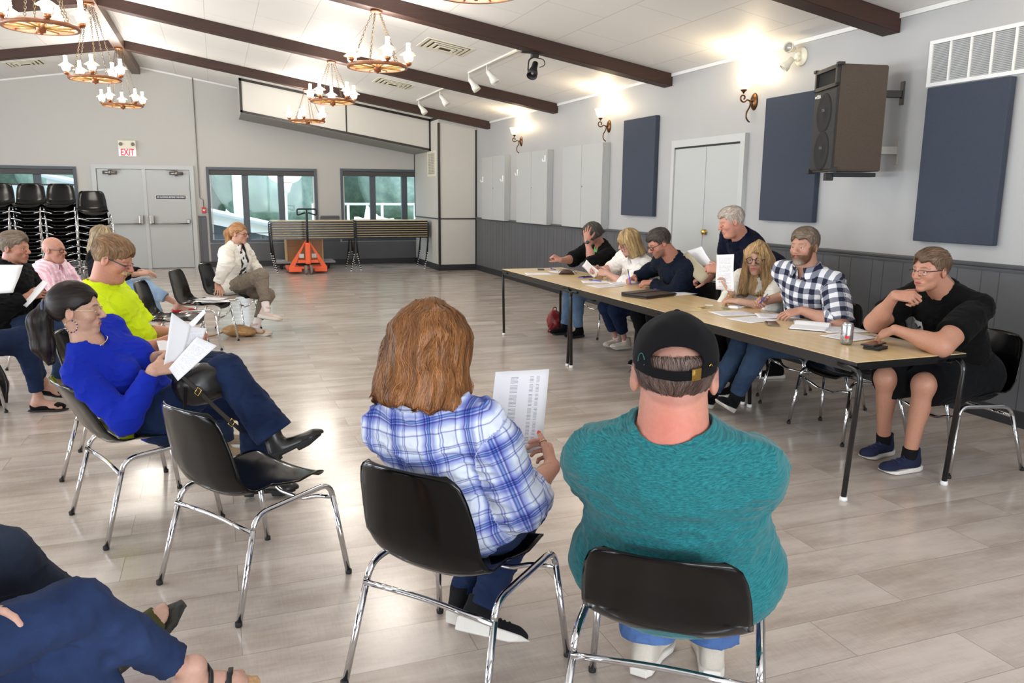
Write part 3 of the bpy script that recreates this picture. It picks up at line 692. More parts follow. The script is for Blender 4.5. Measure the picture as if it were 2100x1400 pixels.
bm = bmesh.new(); bx(bm, -w2 + 0.04, w2 - 0.04, -0.2015, -0.1985, hh - 0.135, hh - 0.03); hn = finish('horn_throat', bm, plain('horn_black', (8, 8, 9), 0.8), r)
bm = bmesh.new(); bx(bm, -0.2, -0.17, -0.218, -0.2145, 0.585, 0.602)
finish('badge', bm, M_WHITE, g); text_obj('badge_lettering', 'TOA', 0.036, frameM((-0.125, -0.2165, 0.592), (1, 0, 0), (0, 0, 1)), M_WHITE, g, 0.001, 0.0015)
for sx in (-1, 1):
    for z in (0, hh):
        bm = bmesh.new(); bx(bm, sx * w2 - 0.028, sx * w2 + 0.012 * sx + (0.0 if sx > 0 else 0.028), -0.226, -0.17, z - 0.012 if z else -0.012, z + 0.012 if z else 0.03, 0, 0.004); finish('corner_protector', bm, M_BLKMATTE, r)
bm = bmesh.new(); bx(bm, -0.05, 0.05, -0.12, 0.22, -0.04, -0.008, 0, 0.004); bx(bm, -0.03, 0.03, -0.17, -0.11, -0.07, -0.01, 0, 0.004); finish('bracket', bm, M_BLKMATTE, r)
bm = bmesh.new(); bx(bm, -0.03, 0.03, 0.2, 0.40, 0.14, 0.2); bx(bm, -0.04, 0.04, 0.38, 0.395, 0.06, 0.26); finish('bracket', bm, M_STEEL, r)
bm = bmesh.new(); bx(bm, -0.03, 0.03, 0.2, 0.40, 0.58, 0.63); bx(bm, -0.04, 0.04, 0.38, 0.395, 0.52, 0.7); finish('bracket', bm, M_BLKMATTE, r)
# outlet at far right
r = empty('wall_outlet', (WX, 3.62, 0.38), 0, 'white wall outlet plate low on the wainscot at the right edge', 'outlet')
bm = bmesh.new(); bx(bm, -0.022, -0.0125, -0.06, 0.06, -0.06, 0.06, 0, 0.003); finish('plate', bm, M_WHITE, r)
for z in (-0.025, 0.025):
    bm = bmesh.new(); bx(bm, -0.0235, -0.0215, -0.012, 0.012, z - 0.012, z + 0.012); finish('socket', bm, M_WTRIM, r)

# ================================================================== chandeliers
M_WHEEL = wood('copper_brown_wheel', (112, 68, 42), (156, 100, 64), (1, 1, 1), 0.35, 2)
M_SPOKE = wood('golden_spoke', (176, 132, 74), (214, 172, 108), (1, 1, 1), 0.35, 2)
M_COPPER = plain('copper', (178, 116, 82), 0.28, 0.9)
M_CHAIN = plain('old_brass_chain', (92, 78, 60), 0.35, 0.9)
M_LAMPGL = emit('lit_lamp_glass', (255, 246, 228), 14.0, (255, 255, 250))
M_LAMPSH = plain('frosted_lamp_shade', (232, 226, 214), 0.3)
def chain(bm, a, b, link=0.034, r=0.0028):
    a = Vector(a); b = Vector(b); d = b - a; n = max(2, int(d.length / (link * 0.74))); u = d.normalized()
    p = u.cross(Vector((0, 1, 0.01))).normalized(); q = u.cross(p)
    for i in range(n):
        c = a + d * ((i + 0.5) / n); s = p if i % 2 else q
        tube(bm, [c + u * (math.cos(t_) * link * 0.5) + s * (math.sin(t_) * link * 0.27) for t_ in [2 * math.pi * k / 8 for k in range(8)]], r, 4, closed=True)
def build_chandelier(label, zc):
    """hung so that the wheel is at local z = 0 and the ceiling rose at z = zc"""
    r = empty('chandelier', (0, 0, 0), 0, label, 'chandelier', 'wagon wheel chandeliers')
    R = 0.31
    bm = bmesh.new(); lathe(bm, [(R - 0.026, -0.018), (R, -0.018), (R + 0.006, 0), (R, 0.018), (R - 0.026, 0.018), (R - 0.026, -0.018)], 48, caps=False); finish('wheel_rim', bm, M_WHEEL, r)
    for k in range(10):
        a = 2 * math.pi * (k + 0.5) / 10
        bm = bmesh.new(); tube(bm, [(0.045 * math.cos(a), 0.045 * math.sin(a), -0.006), (0.16 * math.cos(a), 0.16 * math.sin(a), -0.002), (0.287 * math.cos(a), 0.287 * math.sin(a), 0)], 0.008, 8, radii=[0.008, 0.012, 0.007]); finish('spoke', bm, M_SPOKE, r)
    bm = bmesh.new(); lathe(bm, [(0, -0.07), (0.012, -0.066), (0.014, -0.055), (0.035, -0.05), (0.04, -0.02), (0.05, 0.0), (0.05, 0.03), (0.02, 0.035), (0, 0.035)], 20); finish('hub', bm, M_COPPER, r)
    bm = bmesh.new(); lathe(bm, [(0.02, zc - 0.03), (0.06, zc - 0.028), (0.065, zc - 0.006), (0.05, zc)], 20); finish('ceiling_rose', bm, M_COPPER, r)
    for k in range(5):
        a = 2 * math.pi * k / 5 + 0.35; ca, sa = math.cos(a), math.sin(a)
        bm = bmesh.new(); chain(bm, (0.26 * ca, 0.26 * sa, 0.018), (0.045 * ca, 0.045 * sa, zc - 0.03)); finish('chain', bm, M_CHAIN, r)
    for k in range(5):
        a = 2 * math.pi * (k + 0.5) / 5 + 0.35; ca, sa = math.cos(a) * (R + 0.012), math.sin(a) * (R + 0.012)
        bm = bmesh.new(); lathe(bm, [(0.012, 0.015), (0.03, 0.03), (0.034, 0.05), (0.028, 0.06), (0.0, 0.06)], 14, (ca, sa, 0)); lp = finish('lamp', bm, M_COPPER, r)
        bm = bmesh.new(); lathe(bm, [(0.026, 0.058), (0.044, 0.08), (0.05, 0.105), (0.042, 0.13), (0.024, 0.16), (0.02, 0.20), (0.022, 0.245), (0.0, 0.246)], 16, (ca, sa, 0)); finish('glass_chimney', bm, M_LAMPGL, lp)
        bm = bmesh.new(); lathe(bm, [(0.03, 0.165), (0.06, 0.145), (0.09, 0.125), (0.088, 0.122), (0.058, 0.140), (0.026, 0.160), (0.03, 0.165)], 22, (ca, sa, 0), caps=False); finish('glass_brim', bm, M_LAMPSH, lp)
    return r
PX = 1.66
zb = lambda x: ceil_z(x) - 0.142
spots = [(PX, 8.54, 0.1, 'wagon wheel chandelier in the right row nearest the camera'), (PX, 11.91, 0.5, 'wagon wheel chandelier in the right row, second from the camera'), (PX, 15.22, 0.9, 'smallest-looking wagon wheel chandelier in front of the bulkhead'),
         (RX, 8.3, 0.3, 'wagon wheel chandelier cut by the top left corner of the view'), (RX, 11.7, 0.0, 'wagon wheel chandelier under the ridge, middle of the left row'), (RX, 15.0, 0.7, 'wagon wheel chandelier under the ridge above the exit sign'),
         (RX, 4.9, 0.2, 'wagon wheel chandelier above the left group, out of view'), (PX, 5.18, 0.6, 'wagon wheel chandelier over the camera side of the hall, out of view'), (-4.5, 8.54, 0.2, 'wagon wheel chandelier of the far left row, out of view'), (-4.5, 11.91, 0.2, 'wagon wheel chandelier of the far left row, out of view, farther back')]  # the out-of-view chandeliers are added to light the hall
protoC = {}
for x, y, rz, lab in spots:
    top = (RZ - 0.16) if x == RX else zb(x)
    wz = 2.86 if x != RX else 2.98
    key = round(top - wz, 2)
    if key not in protoC: protoC[key] = c = build_chandelier(lab, top - wz)
    else: c = copy_tree(protoC[key])
    c['label'] = lab; c.location = (x, y, wz); c.rotation_euler = (0, 0, rz)
    d = bpy.data.lights.new('chandelier_light', 'POINT'); d.energy = 62; d.color = (1.0, 0.95, 0.87); d.shadow_soft_size = 0.3
    o = bpy.data.objects.new('chandelier_light', d); COL.objects.link(o); o.location = (x, y, wz + 0.36)

# ================================================================== chairs
M_SHELL = plain('black_plastic_shell', (5, 5, 5), 0.15, 0.0, 0.28)
M_FOOT = plain('rubber_foot', (20, 20, 20), 0.7)
def chair_shell():
    prof = [(0.235, 0.405), (0.225, 0.428), (0.19, 0.440), (0.12, 0.440), (0.03, 0.432), (-0.06, 0.424), (-0.13, 0.422), (-0.175, 0.432), (-0.205, 0.458), (-0.222, 0.50), (-0.235, 0.56), (-0.25, 0.63), (-0.268, 0.70), (-0.284, 0.758), (-0.291, 0.782)]
    hw =   [0.135, 0.185, 0.212, 0.224, 0.230, 0.232, 0.232, 0.232, 0.231, 0.229, 0.226, 0.220, 0.209, 0.190, 0.150]
    P = np.array(prof); Hh = np.array(hw); L = np.r_[0, np.cumsum(np.linalg.norm(np.diff(P, axis=0), axis=1))]; L /= L[-1]
    NV, NU = 46, 27
    vs = np.linspace(0, 1, NV); us = np.linspace(-1, 1, NU)
    vj = 0.485; hu, hv = 0.58, 0.030
    V, U = np.meshgrid(vs, us, indexing='ij'); U = U.copy(); V = V.copy()
    inside = ((U / hu) ** 2 + ((V - vj) / hv) ** 2) < 1.0
    bm = bmesh.new()
    cells = [(i, j) for i in range(NV - 1) for j in range(NU - 1)]
    dead = {(i, j) for i, j in cells if (((us[j] + us[j + 1]) / 2 / hu) ** 2 + (((vs[i] + vs[i + 1]) / 2 - vj) / hv) ** 2) < 1}
    use = {}
    for i, j in cells:
        for a, b in ((0, 0), (1, 0), (1, 1), (0, 1)):
            use.setdefault((i + a, j + b), set()).add((i, j) in dead)
    for (i, j), s_ in use.items():
        if len(s_) == 2:
            du, dv = U[i, j] / hu, (V[i, j] - vj) / hv; n = math.hypot(du, dv)
            if n > 1e-6: U[i, j] = hu * du / n; V[i, j] = vj + hv * dv / n
    def f(u, v):
        y = np.interp(v, L, P[:, 0]); z = np.interp(v, L, P[:, 1]); w = np.interp(v, L, Hh)
        k = abs(u) ** 2.6
        seat = max(0, min(1, (0.42 - v) / 0.3)); back = max(0, min(1, (v - 0.46) / 0.18)); mid = 1 - max(0, min(1, abs(v - 0.45) / 0.22))
        z += k * (0.018 * seat * min(1, v / 0.1) + 0.05 * mid); y += k * (0.035 * back + 0.055 * mid)
        z -= 0.010 * seat * (1 - u * u)
        # flared rim
        x = u * w * (1 - 0.05 * (abs(u) ** 6) * (1 - seat))
        # rounded corners on top of the back and front of the seat
        return (x, y, z)
    vm = {}
    for (i, j), s_ in use.items():
        if False in s_: vm[(i, j)] = bm.verts.new(f(U[i, j], V[i, j]))
    for i, j in cells:
        if (i, j) in dead: continue
        fa = bm.faces.new((vm[(i, j)], vm[(i, j + 1)], vm[(i + 1, j + 1)], vm[(i + 1, j)])); fa.smooth = True
    bmesh.ops.recalc_face_normals(bm, faces=bm.faces[:])
    # give the shell its thickness
    g = bmesh.ops.solidify(bm, geom=bm.faces[:], thickness=0.006)
    for fa in bm.faces: fa.smooth = True
    return bm
def side_path(s):
    x = 0.252 * s
    return fillet([(x + 0.018 * s, 0.262, 0.0), (x - 0.012 * s, 0.205, 0.405), (x - 0.012 * s, -0.15, 0.385), (x + 0.012 * s, -0.262, 0.0)], 0.055, 6)
def make_chair(label, group=None, simple=False):
    r = empty('stacking_chair', (0, 0, 0), 0, label, 'chair', group)
    finish('seat_shell', chair_shell(), M_SHELL, r)
    n = 10
    for s in (-1, 1):
        P = side_path(s); idx = [i for i, p in enumerate(P) if p.z > 0.30]
        front = P[:idx[0] + 1]; back = P[idx[-1]:]; mid = P[idx[0]:idx[-1] + 1]
        bm = bmesh.new(); tube(bm, mid, 0.0115, n); finish('side_rail', bm, M_CHROME, r)
        for seg in (front, back):
            bm = bmesh.new(); tube(bm, seg, 0.0113, n); lg = finish('leg', bm, M_CHROME, r)
            foot = seg[0] if seg is front else seg[-1]
            bm = bmesh.new(); lathe(bm, [(0.012, 0), (0.0135, 0.004), (0.0135, 0.016), (0.012, 0.018)], 10, foot); finish('rubber_foot', bm, M_FOOT, lg)
    bm = bmesh.new(); tube(bm, fillet([(-0.243, 0.212, 0.345), (-0.14, 0.212, 0.325), (-0.08, 0.20, 0.300), (0.08, 0.20, 0.300), (0.14, 0.212, 0.325), (0.243, 0.212, 0.345)], 0.04), 0.0085, n); finish('crossbar', bm, M_CHROME, r)
    bm = bmesh.new(); tube(bm, fillet([(-0.246, -0.175, 0.325), (0, -0.165, 0.330), (0.246, -0.175, 0.325)], 0.1), 0.0095, n); finish('crossbar', bm, M_CHROME, r)
    return r
chair0 = make_chair('black shell chair', 'black shell chairs')
_used = [False]
def chair(x, y, fx, fy, label, z=0.0, group='black shell chairs'):
    c = chair0 if not _used[0] else copy_tree(chair0)
    _used[0] = True
    c.location = (x, y, z); c.rotation_euler = (0, 0, math.atan2(-fx, fy)); c['label'] = label; c['group'] = group
    return c
chair(0.067, 3.18, 0.835, 0.55, 'empty black shell chair in the foreground behind the seated woman in blue')
_c = chair(-0.40, 4.02, 0.92, 0.39, 'black shell chair under the woman in the blue top')
_sh = [o for o in _c.children if o.name.startswith('seat_shell')][0]; _sh.data = _sh.data.copy()      # its back gives as she leans on it
for _v in _sh.data.vertices:
    if _v.co.z > 0.455: _dz = _v.co.z - 0.455; _v.co.z = 0.455 + _dz * 0.84; _v.co.y -= _dz * 0.18
chair(0.672, 2.29, 0.78, 0.62, 'black shell chair under the red-haired woman in the plaid shirt')
_c = chair(1.14, 1.76, 0.61, 0.79, 'black shell chair under the man in the teal shirt and cap')
_sh = [o for o in _c.children if o.name.startswith('seat_shell')][0]; _sh.data = _sh.data.copy()      # its back bends under his weight
for _v in _sh.data.vertices:
    if _v.co.z > 0.455: _dz = _v.co.z - 0.455; _v.co.z = 0.455 + _dz * 0.80; _v.co.y -= _dz * 0.16
chair(-0.60, 4.94, 0.99, -0.03, 'black shell chair under the man in the yellow shirt')
chair(-0.60, 6.45, 0.98, -0.15, 'empty black shell chair mostly hidden behind the yellow shirt')
chair(-0.42, 7.62, 0.97, -0.20, 'empty black shell chair with its back angled, second from the chair holding papers')
chair(-0.185, 8.65, 0.95, -0.32, 'black shell chair with white papers lying on its seat')
chair(0.08, 9.40, 0.93, -0.34, 'black shell chair under the woman in the white hoodie')
chair(-1.64, 7.05, 0.98, 0.1, 'black shell chair under the man in the dark jacket')
chair(-1.55, 8.2, 0.98, 0.0, 'black shell chair under the person in the pink shirt')
chair(-1.25, 9.35, 0.96, -0.1, 'black shell chair under the woman in black and pale jeans')
chair(-1.72, 6.62 - 0.55, 0.99, 0.1, 'black shell chair with someone in black flats seated on it')
chair(4.08, 3.36, -0.995, 0.09, 'black shell chair under the man in the black t-shirt')
chair(3.92, 4.03, -0.995, 0.05, 'empty black shell chair between the black t-shirt and the checked shirt')
chair(4.14, 4.62, -0.98, -0.2, 'black shell chair under the bearded man in checks')
chair(4.22, 5.30, -0.99, 0.0, 'black shell chair under the woman holding up a printed page')
chair(4.05, 6.25, -0.99, 0.0, 'black shell chair under the man in the navy sweater')
chair(4.12, 7.05, -0.99, 0.0, 'black shell chair under the woman in the white blouse')
chair(4.12, 7.95, -0.99, 0.0, 'black shell chair under the person holding their head')
# stacks of chairs in front of the left back window
t_ = [(-3.32, 15.1, 9, 2, 'cut by the left edge'), (-2.86 + 0.0, 15.0, 9, 0, 'left of the two full stacks'), (-2.42, 14.95, 9, 0, 'second from the door'), (-1.93, 14.85, 8, 10, 'nearest the double door')]
for x, y, n, tilt, lab in t_:
    for k in range(n):
        pos = 'at the bottom of' if k == 0 else ('on top of' if k == n - 1 else 'partway up')
        c = chair(x + (0.004 * k if tilt < 5 else 0.006 * k), y - 0.018 * k, math.sin(Rad(-tilt)) * -1, -math.cos(Rad(tilt)), 'black shell chair %s the stack %s' % (pos, lab), 0.114 * k, 'stacked chairs, stack ' + lab)

# ================================================================== meeting tables
t = NT('birch_tabletop'); v = t.coords('Object', (6, 0.8, 1)); n1 = t.noise(v, 2.5, 5, 0.6); n2 = t.noise(t.coords('Object', (40, 2, 1)), 3, 3)
t.base(t.ramp(t.math('ADD', t.math('MULTIPLY', n1, 0.6), t.math('MULTIPLY', n2, 0.4)), [(0.3, lin((206, 178, 130))), (0.7, lin((224, 199, 154)))])); t.set(rough=0.26, spec=0.5); M_BIRCH = t.m
M_PLYEDGE = plain('plywood_edge', (190, 150, 98), 0.5)
def make_table(label, length, mats, h=0.745, w=0.75):
    """origin at the floor under the centre, long side along y"""
    r = empty('folding_table', (0, 0, 0), 0, label, 'table', 'folding tables')
    L2, W2 = length / 2, w / 2
    bm = bmesh.new(); bx(bm, -W2, W2, -L2, L2, h - 0.004, h, 0, 0.001); finish('tabletop', bm, mats[0], r)
    bm = bmesh.new(); bx(bm, -W2 - 0.002, W2 + 0.002, -L2 - 0.002, L2 + 0.002, h - 0.022, h - 0.0035, 0, 0.001); finish('edge_band', bm, M_BLKMETAL, r)
    bm = bmesh.new()
    for s in (-1, 1): bx(bm, s * (W2 - 0.03) - 0.012, s * (W2 - 0.03) + 0.012, -L2 + 0.05, L2 - 0.05, h - 0.062, h - 0.022)
    for s in (-1, 1): bx(bm, -W2 + 0.05, W2 - 0.05, s * (L2 - 0.08) - 0.012, s * (L2 - 0.08) + 0.012, h - 0.062, h - 0.022)
    finish('apron', bm, M_BLKMETAL, r)
    for sy in (-1, 1):
        for sx in (-1, 1):
            x = sx * (W2 - 0.02)
            bm = bmesh.new(); pts = fillet([(x, sy * (L2 - 0.14), h - 0.035), (x, sy * (L2 + 0.015), h - 0.035), (x - sx * 0.0, sy * (L2 - 0.03), 0.02)], 0.09, 8)
            tube(bm, pts, 0.0145, 12); lg = finish('leg', bm, M_BLKMETAL, r)
            bm = bmesh.new(); lathe(bm, [(0.018, 0), (0.021, 0.006), (0.019, 0.022), (0.017, 0.024)], 12, pts[-1] - Vector((0, 0, 0.02))); finish('white_foot', bm, M_WHITE, lg)
    return r
TX = 3.335
for y0, y1, lab in ((3.02, 4.80, 'birch-topped folding table nearest the camera, with the drink can'), (4.82, 6.49, 'middle birch-topped folding table, with the dark portfolio'), (6.51, 8.32, 'farthest birch-topped folding table of the meeting row, with the glasses case')):
    r = make_table(lab, y1 - y0, [M_BIRCH], w=0.74); r.location = (TX, (y0 + y1) / 2, 0)
# two stacks of folded-out tables at the back, alternately nested
t = NT('old_ply_edge'); t.base(lin((176, 146, 104))); t.set(rough=0.5); M_OLDTOP = t.m
def stacked_table(label, group, cx, cy, k, length):
    h = 0.70 + 0.047 * k
    r = empty('stacked_table', (cx, cy, 0), 0, label, 'table', group)
    L2, W2 = length / 2, 0.36
    bm = bmesh.new(); bx(bm, -L2, L2, -W2, W2, h - 0.011, h, 0, 0.003); finish('tabletop', bm, M_BIRCH, r)
    bm = bmesh.new(); bx(bm, -L2 + 0.002, L2 - 0.002, -W2 - 0.004, W2 + 0.004, h - 0.041, h - 0.0115); finish('edge_band', bm, M_BLKMETAL, r)
    for sx in (-1, 1):
        for sy in (-1, 1):
            off = 0.0 + 0.014 * k
            y = sy * (W2 - 0.02)
            sh = Vector((sx * 0.012 * (k - 4), 0, 0))
            pts = fillet([(sx * (L2 - 0.12), y, h - 0.03), (sx * (L2 + 0.03), y, h - 0.03), (sx * (L2 - 0.0) - sx * 0.01 * (7 - k), y - 0.012 * k * sy * 0 , h - 0.70 + 0.012)], 0.07, 5)
            bm = bmesh.new(); tube(bm, pts, 0.012, 6); lg = finish('leg', bm, M_BLKMETAL, r)
            bm = bmesh.new(); lathe(bm, [(0.013, -0.012), (0.016, -0.006), (0.015, 0.004), (0.012, 0.006)], 8, pts[-1]); finish('white_foot', bm, M_WHITE, lg)
    return r
for cx, cy, n, lab in ((1.82, 16.75, 8, 'behind the orange pallet jack'), (3.46, 16.9, 8, 'against the corner column')):
    for k in range(n):
        pos = 'at the bottom' if k == 0 else ('on top' if k == n - 1 else 'within the middle')
        stacked_table('long folding table %s of the stack %s' % (pos, lab), 'tables stacked ' + lab, cx, cy, k, 1.60 if cx < 2.5 else 1.50)
# pallet jack
M_ORANGE = plain('orange_enamel', (226, 92, 44), 0.4)
r = empty('pallet_jack', (1.65, 16.05, 0), 0, 'orange pallet jack with tall black handle parked before the table stack', 'pallet jack')
for s in (-1, 1):
    bm = bmesh.new()
    prism(bm, [(s * 0.06, 0.62), (s * 0.02, 0.66), (s * 0.30, 0.06), (s * 0.37, 0.06), (s * 0.37, 0.14)], 'y', -0.02, 0.03); finish('side_plate', bm, M_ORANGE, r)
    bm = bmesh.new(); bx(bm, s * 0.12, s * 0.37, -0.04, 0.9, 0.045, 0.11, 0, 0.01); finish('fork', bm, M_ORANGE, r)
    bm = bmesh.new(); tube(bm, [(s * 0.025, -0.10, 0.09), (s * 0.075, -0.10, 0.09)], 0.09, 20); finish('wheel', bm, plain('grey_wheel', (120, 112, 104), 0.6), r)
bm = bmesh.new(); bx(bm, -0.2, 0.2, -0.09, 0.04, 0.22, 0.28, 0, 0.01); bx(bm, -0.05, 0.05, -0.12, 0.02, 0.2, 0.62, 0, 0.015); bx(bm, -0.36, 0.36, -0.03, 0.02, 0.10, 0.15, 0, 0.01); finish('body', bm, M_ORANGE, r)
bm = bmesh.new(); tube(bm, [(0, -0.1, 0.35), (0, -0.1, 0.56)], 0.02, 10); finish('hydraulic_ram', bm, M_CHROME, r)
bm = bmesh.new(); tube(bm, [(0, -0.08, 0.56), (0, -0.12, 1.2)], 0.022, 8)
tube(bm, fillet([(-0.03, -0.12, 1.2), (-0.18, -0.12, 1.15), (-0.18, -0.12, 1.27), (0.18, -0.12, 1.27), (0.18, -0.12, 1.15), (0.03, -0.12, 1.2)], 0.04), 0.015, 8); tube(bm, [(0, -0.12, 1.18), (0, -0.12, 1.27)], 0.015, 8); finish('handle', bm, M_BLKMATTE, r)
for s in (-1, 1):
    bm = bmesh.new(); bx(bm, s * 0.14 - 0.05, s * 0.14 + 0.05, -0.026, -0.02, 0.33, 0.42) if False else bx(bm, s * 0.12 - 0.045, s * 0.12 + 0.045, -0.028, -0.021, 0.32, 0.40); finish('data_plate', bm, M_WTRIM, r)
# dolly with a wooden box
r = empty('dolly', (1.72, 17.45, 0), 0, 'low grey carpeted dolly under the wooden box at the back wall', 'dolly')
bm = bmesh.new(); bx(bm, -0.62, 0.62, -0.3, 0.3, 0.12, 0.16, 0, 0.006); finish('deck', bm, plain('dolly_grey', (150, 146, 146), 0.8), r)
for sx in (-0.48, 0.48):
    for sy in (-0.22, 0.22):
        bm = bmesh.new(); tube(bm, [(sx - 0.015, sy, 0.05), (sx + 0.015, sy, 0.05)], 0.05, 14); bx(bm, sx - 0.03, sx + 0.03, sy - 0.02, sy + 0.02, 0.06, 0.12); finish('caster', bm, M_BLKMATTE, r)
M_BOX = wood('varnished_box', (150, 98, 52), (182, 126, 74), (1, 1, 8), 0.4)
r = empty('wooden_box', (1.72, 17.45, 0.161), 0, 'varnished wooden box standing on the low dolly', 'box')
bm = bmesh.new(); bx(bm, -0.36, 0.36, -0.2, 0.2, 0, 0.60); finish('body', bm, M_BOX, r)
bm = bmesh.new()
for s in (-1, 1): bx(bm, s * 0.37 - 0.012, s * 0.37 + 0.012, -0.22, 0.21, 0, 0.6, 0, 0.003)
finish('side_panel', bm, plain('pale_ply', (206, 170, 118), 0.5), r)
# ================================================================== people: implicit-surface modelling
import openvdb
def V3(*v): return np.array(v if len(v) > 1 else v[0], dtype=np.float64)
def nz(v): v = V3(v); return v / (np.linalg.norm(v) + 1e-12)
def cap(P, a, b, ra, rb):
    ab = (b - a).astype(np.float32); L = float(ab @ ab) + 1e-12; d = P - a.astype(np.float32)
    t = np.clip((d @ ab) / L, 0, 1)
    e = d - t[:, None] * ab
    return np.sqrt((e * e).sum(1)) - (ra + (rb - ra) * t)
def ell(P, c, r, R=None):
    q = P - np.asarray(c, np.float32)
    if R is not None: q = q @ np.asarray(R, np.float32)
    r = np.asarray(r, np.float32)
    a = q / r; k0 = np.sqrt((a * a).sum(1)); b = a / r; k1 = np.sqrt((b * b).sum(1)) + 1e-9
    return k0 * (k0 - 1) / k1
def smin(a, b, k):
    if k <= 0: return np.minimum(a, b)
    h = np.clip(0.5 + 0.5 * (b - a) / k, 0, 1); return b * (1 - h) + a * h - k * h * (1 - h)
def smax(a, b, k): return -smin(-a, -b, k)
_rn = np.random.RandomState(7); _LAT = _rn.rand(32, 32, 32).astype(np.float32)
def vnoise(P, f=(1, 1, 1), o=0.0):
    q = P * np.asarray(f, np.float32) + np.float32(o + 100); i = np.floor(q).astype(np.int32); t = q - i; t = t * t * (3 - 2 * t); i &= 31; j = (i + 1) & 31
    x0, y0, z0 = i[:, 0], i[:, 1], i[:, 2]; x1, y1, z1 = j[:, 0], j[:, 1], j[:, 2]; tx, ty, tz = t[:, 0], t[:, 1], t[:, 2]
    a = _LAT[x0, y0, z0] * (1 - tx) + _LAT[x1, y0, z0] * tx; b = _LAT[x0, y1, z0] * (1 - tx) + _LAT[x1, y1, z0] * tx
    c = _LAT[x0, y0, z1] * (1 - tx) + _LAT[x1, y0, z1] * tx; d = _LAT[x0, y1, z1] * (1 - tx) + _LAT[x1, y1, z1] * tx
    return (a * (1 - ty) + b * ty) * (1 - tz) + (c * (1 - ty) + d * ty) * tz
def polygonise(fn, lo, hi, h):
    lo = V3(lo); hi = V3(hi); B = 8
    nb = np.maximum(1, np.ceil((hi - lo) / (h * B)).astype(int)); n = nb * B + 1
    cx = [lo[k] + (np.arange(nb[k]) + 0.5) * B * h for k in range(3)]
    C = np.stack(np.meshgrid(*cx, indexing='ij'), -1).reshape(-1, 3).astype(np.float32)
    dc = fn(C); lim = B * h * 0.87 * 1.35 + 0.012
    act = np.abs(dc) < lim
    arr = np.repeat(np.repeat(np.repeat(np.where(dc > 0, 1.0, -1.0).reshape(nb).astype(np.float32) * 3 * h, B, 0), B, 1), B, 2)
    ids = np.argwhere(act.reshape(nb))
    if len(ids) == 0: return np.zeros((0, 3)), np.zeros((0, 4), int)
    off = np.stack(np.meshgrid(np.arange(B), np.arange(B), np.arange(B), indexing='ij'), -1).reshape(-1, 3)
    step = 400
    for s in range(0, len(ids), step):
        I = (ids[s:s + step, None, :] * B + off[None]).reshape(-1, 3)
        P = (lo + I * h).astype(np.float32); d = fn(P)
        arr[I[:, 0], I[:, 1], I[:, 2]] = np.clip(d, -3 * h, 3 * h)
    g = openvdb.FloatGrid(background=float(3 * h)); g.copyFromArray(arr)
    pts, quads = g.convertToQuads(isovalue=0.0)
    return lo + np.asarray(pts, float) * h, np.asarray(quads, int)
def grad(fn, P, e=0.002):
    g = np.zeros_like(P)
    for k in range(3):
        o = np.zeros(3, np.float32); o[k] = e; g[:, k] = fn(P + o) - fn(P - o)
    return g / (np.linalg.norm(g, axis=1)[:, None] + 1e-9)
def mesh_obj(name, verts, faces, mat, parent, base, cols=None, uvs=None, smooth=True):
    me = bpy.data.meshes.new(name); v = (np.asarray(verts) - base).astype(np.float32); f = np.asarray(faces, np.int32)
    me.vertices.add(len(v)); me.vertices.foreach_set('co', v.ravel())
    nf, k = f.shape; me.loops.add(nf * k); me.loops.foreach_set('vertex_index', f.ravel())
    me.polygons.add(nf); me.polygons.foreach_set('loop_start', np.arange(0, nf * k, k, dtype=np.int32))
    try: me.polygons.foreach_set('loop_total', np.full(nf, k, dtype=np.int32))
    except Exception: pass
    me.update(calc_edges=True); me.validate()
    if smooth: me.shade_smooth()
    if cols is not None and len(me.vertices) == len(v):
        at = me.attributes.new('Col', 'FLOAT_COLOR', 'POINT'); c = np.ones((len(v), 4), np.float32); c[:, :3] = cols; at.data.foreach_set('color', c.ravel())
    if uvs is not None and len(me.vertices) == len(v):
        at = me.attributes.new('Pat', 'FLOAT_VECTOR', 'POINT'); c = np.zeros((len(v), 3), np.float32); c[:, :uvs.shape[1]] = uvs; at.data.foreach_set('vector', c.ravel())
    me.materials.append(mat)
    o = bpy.data.objects.new(name, me); COL.objects.link(o)
    if parent is not None: o.parent = parent
    return o
def L3(rgb): return np.array(lin(rgb)[:3], np.float32)

# ---- materials for people
def attr_mat(name, rough=0.5, sss=0.0, spec=0.5, sheen=None, bumps=None, mul=None):
    if name in MATS: return MATS[name]
    t = NT(name); a = t.n('ShaderNodeAttribute', attribute_name='Col'); t.set(rough=rough, spec=spec, sheen=sheen)
    c = a.outputs['Color']
    if mul:
        n = t.noise(t.coords('Object'), mul[0], 3); c = t.mix(1.0, c, t.ramp(n, [(0.3, (1 - mul[1],) * 3 + (1,)), (0.7, (1 + mul[1],) * 3 + (1,))]), 'MULTIPLY')
    t.base(c)
    if sss: t.b.inputs['Subsurface Weight'].default_value = sss; t.b.inputs['Subsurface Radius'].default_value = (0.02, 0.008, 0.004); t.b.inputs['Subsurface Scale'].default_value = 0.4
    if bumps: t.bump(t.noise(t.coords('Object'), bumps[0], 3), bumps[1], 0.003)
    MATS[name] = t.m; return t.m
M_SKIN = attr_mat('skin', 0.48, 0.0, 0.4, mul=(90, 0.05), bumps=(220, 0.12))
M_HAIR = attr_mat('hair', 0.5, 0.0, 0.3)
M_EYE = attr_mat('eye', 0.12, 0.0, 0.6)
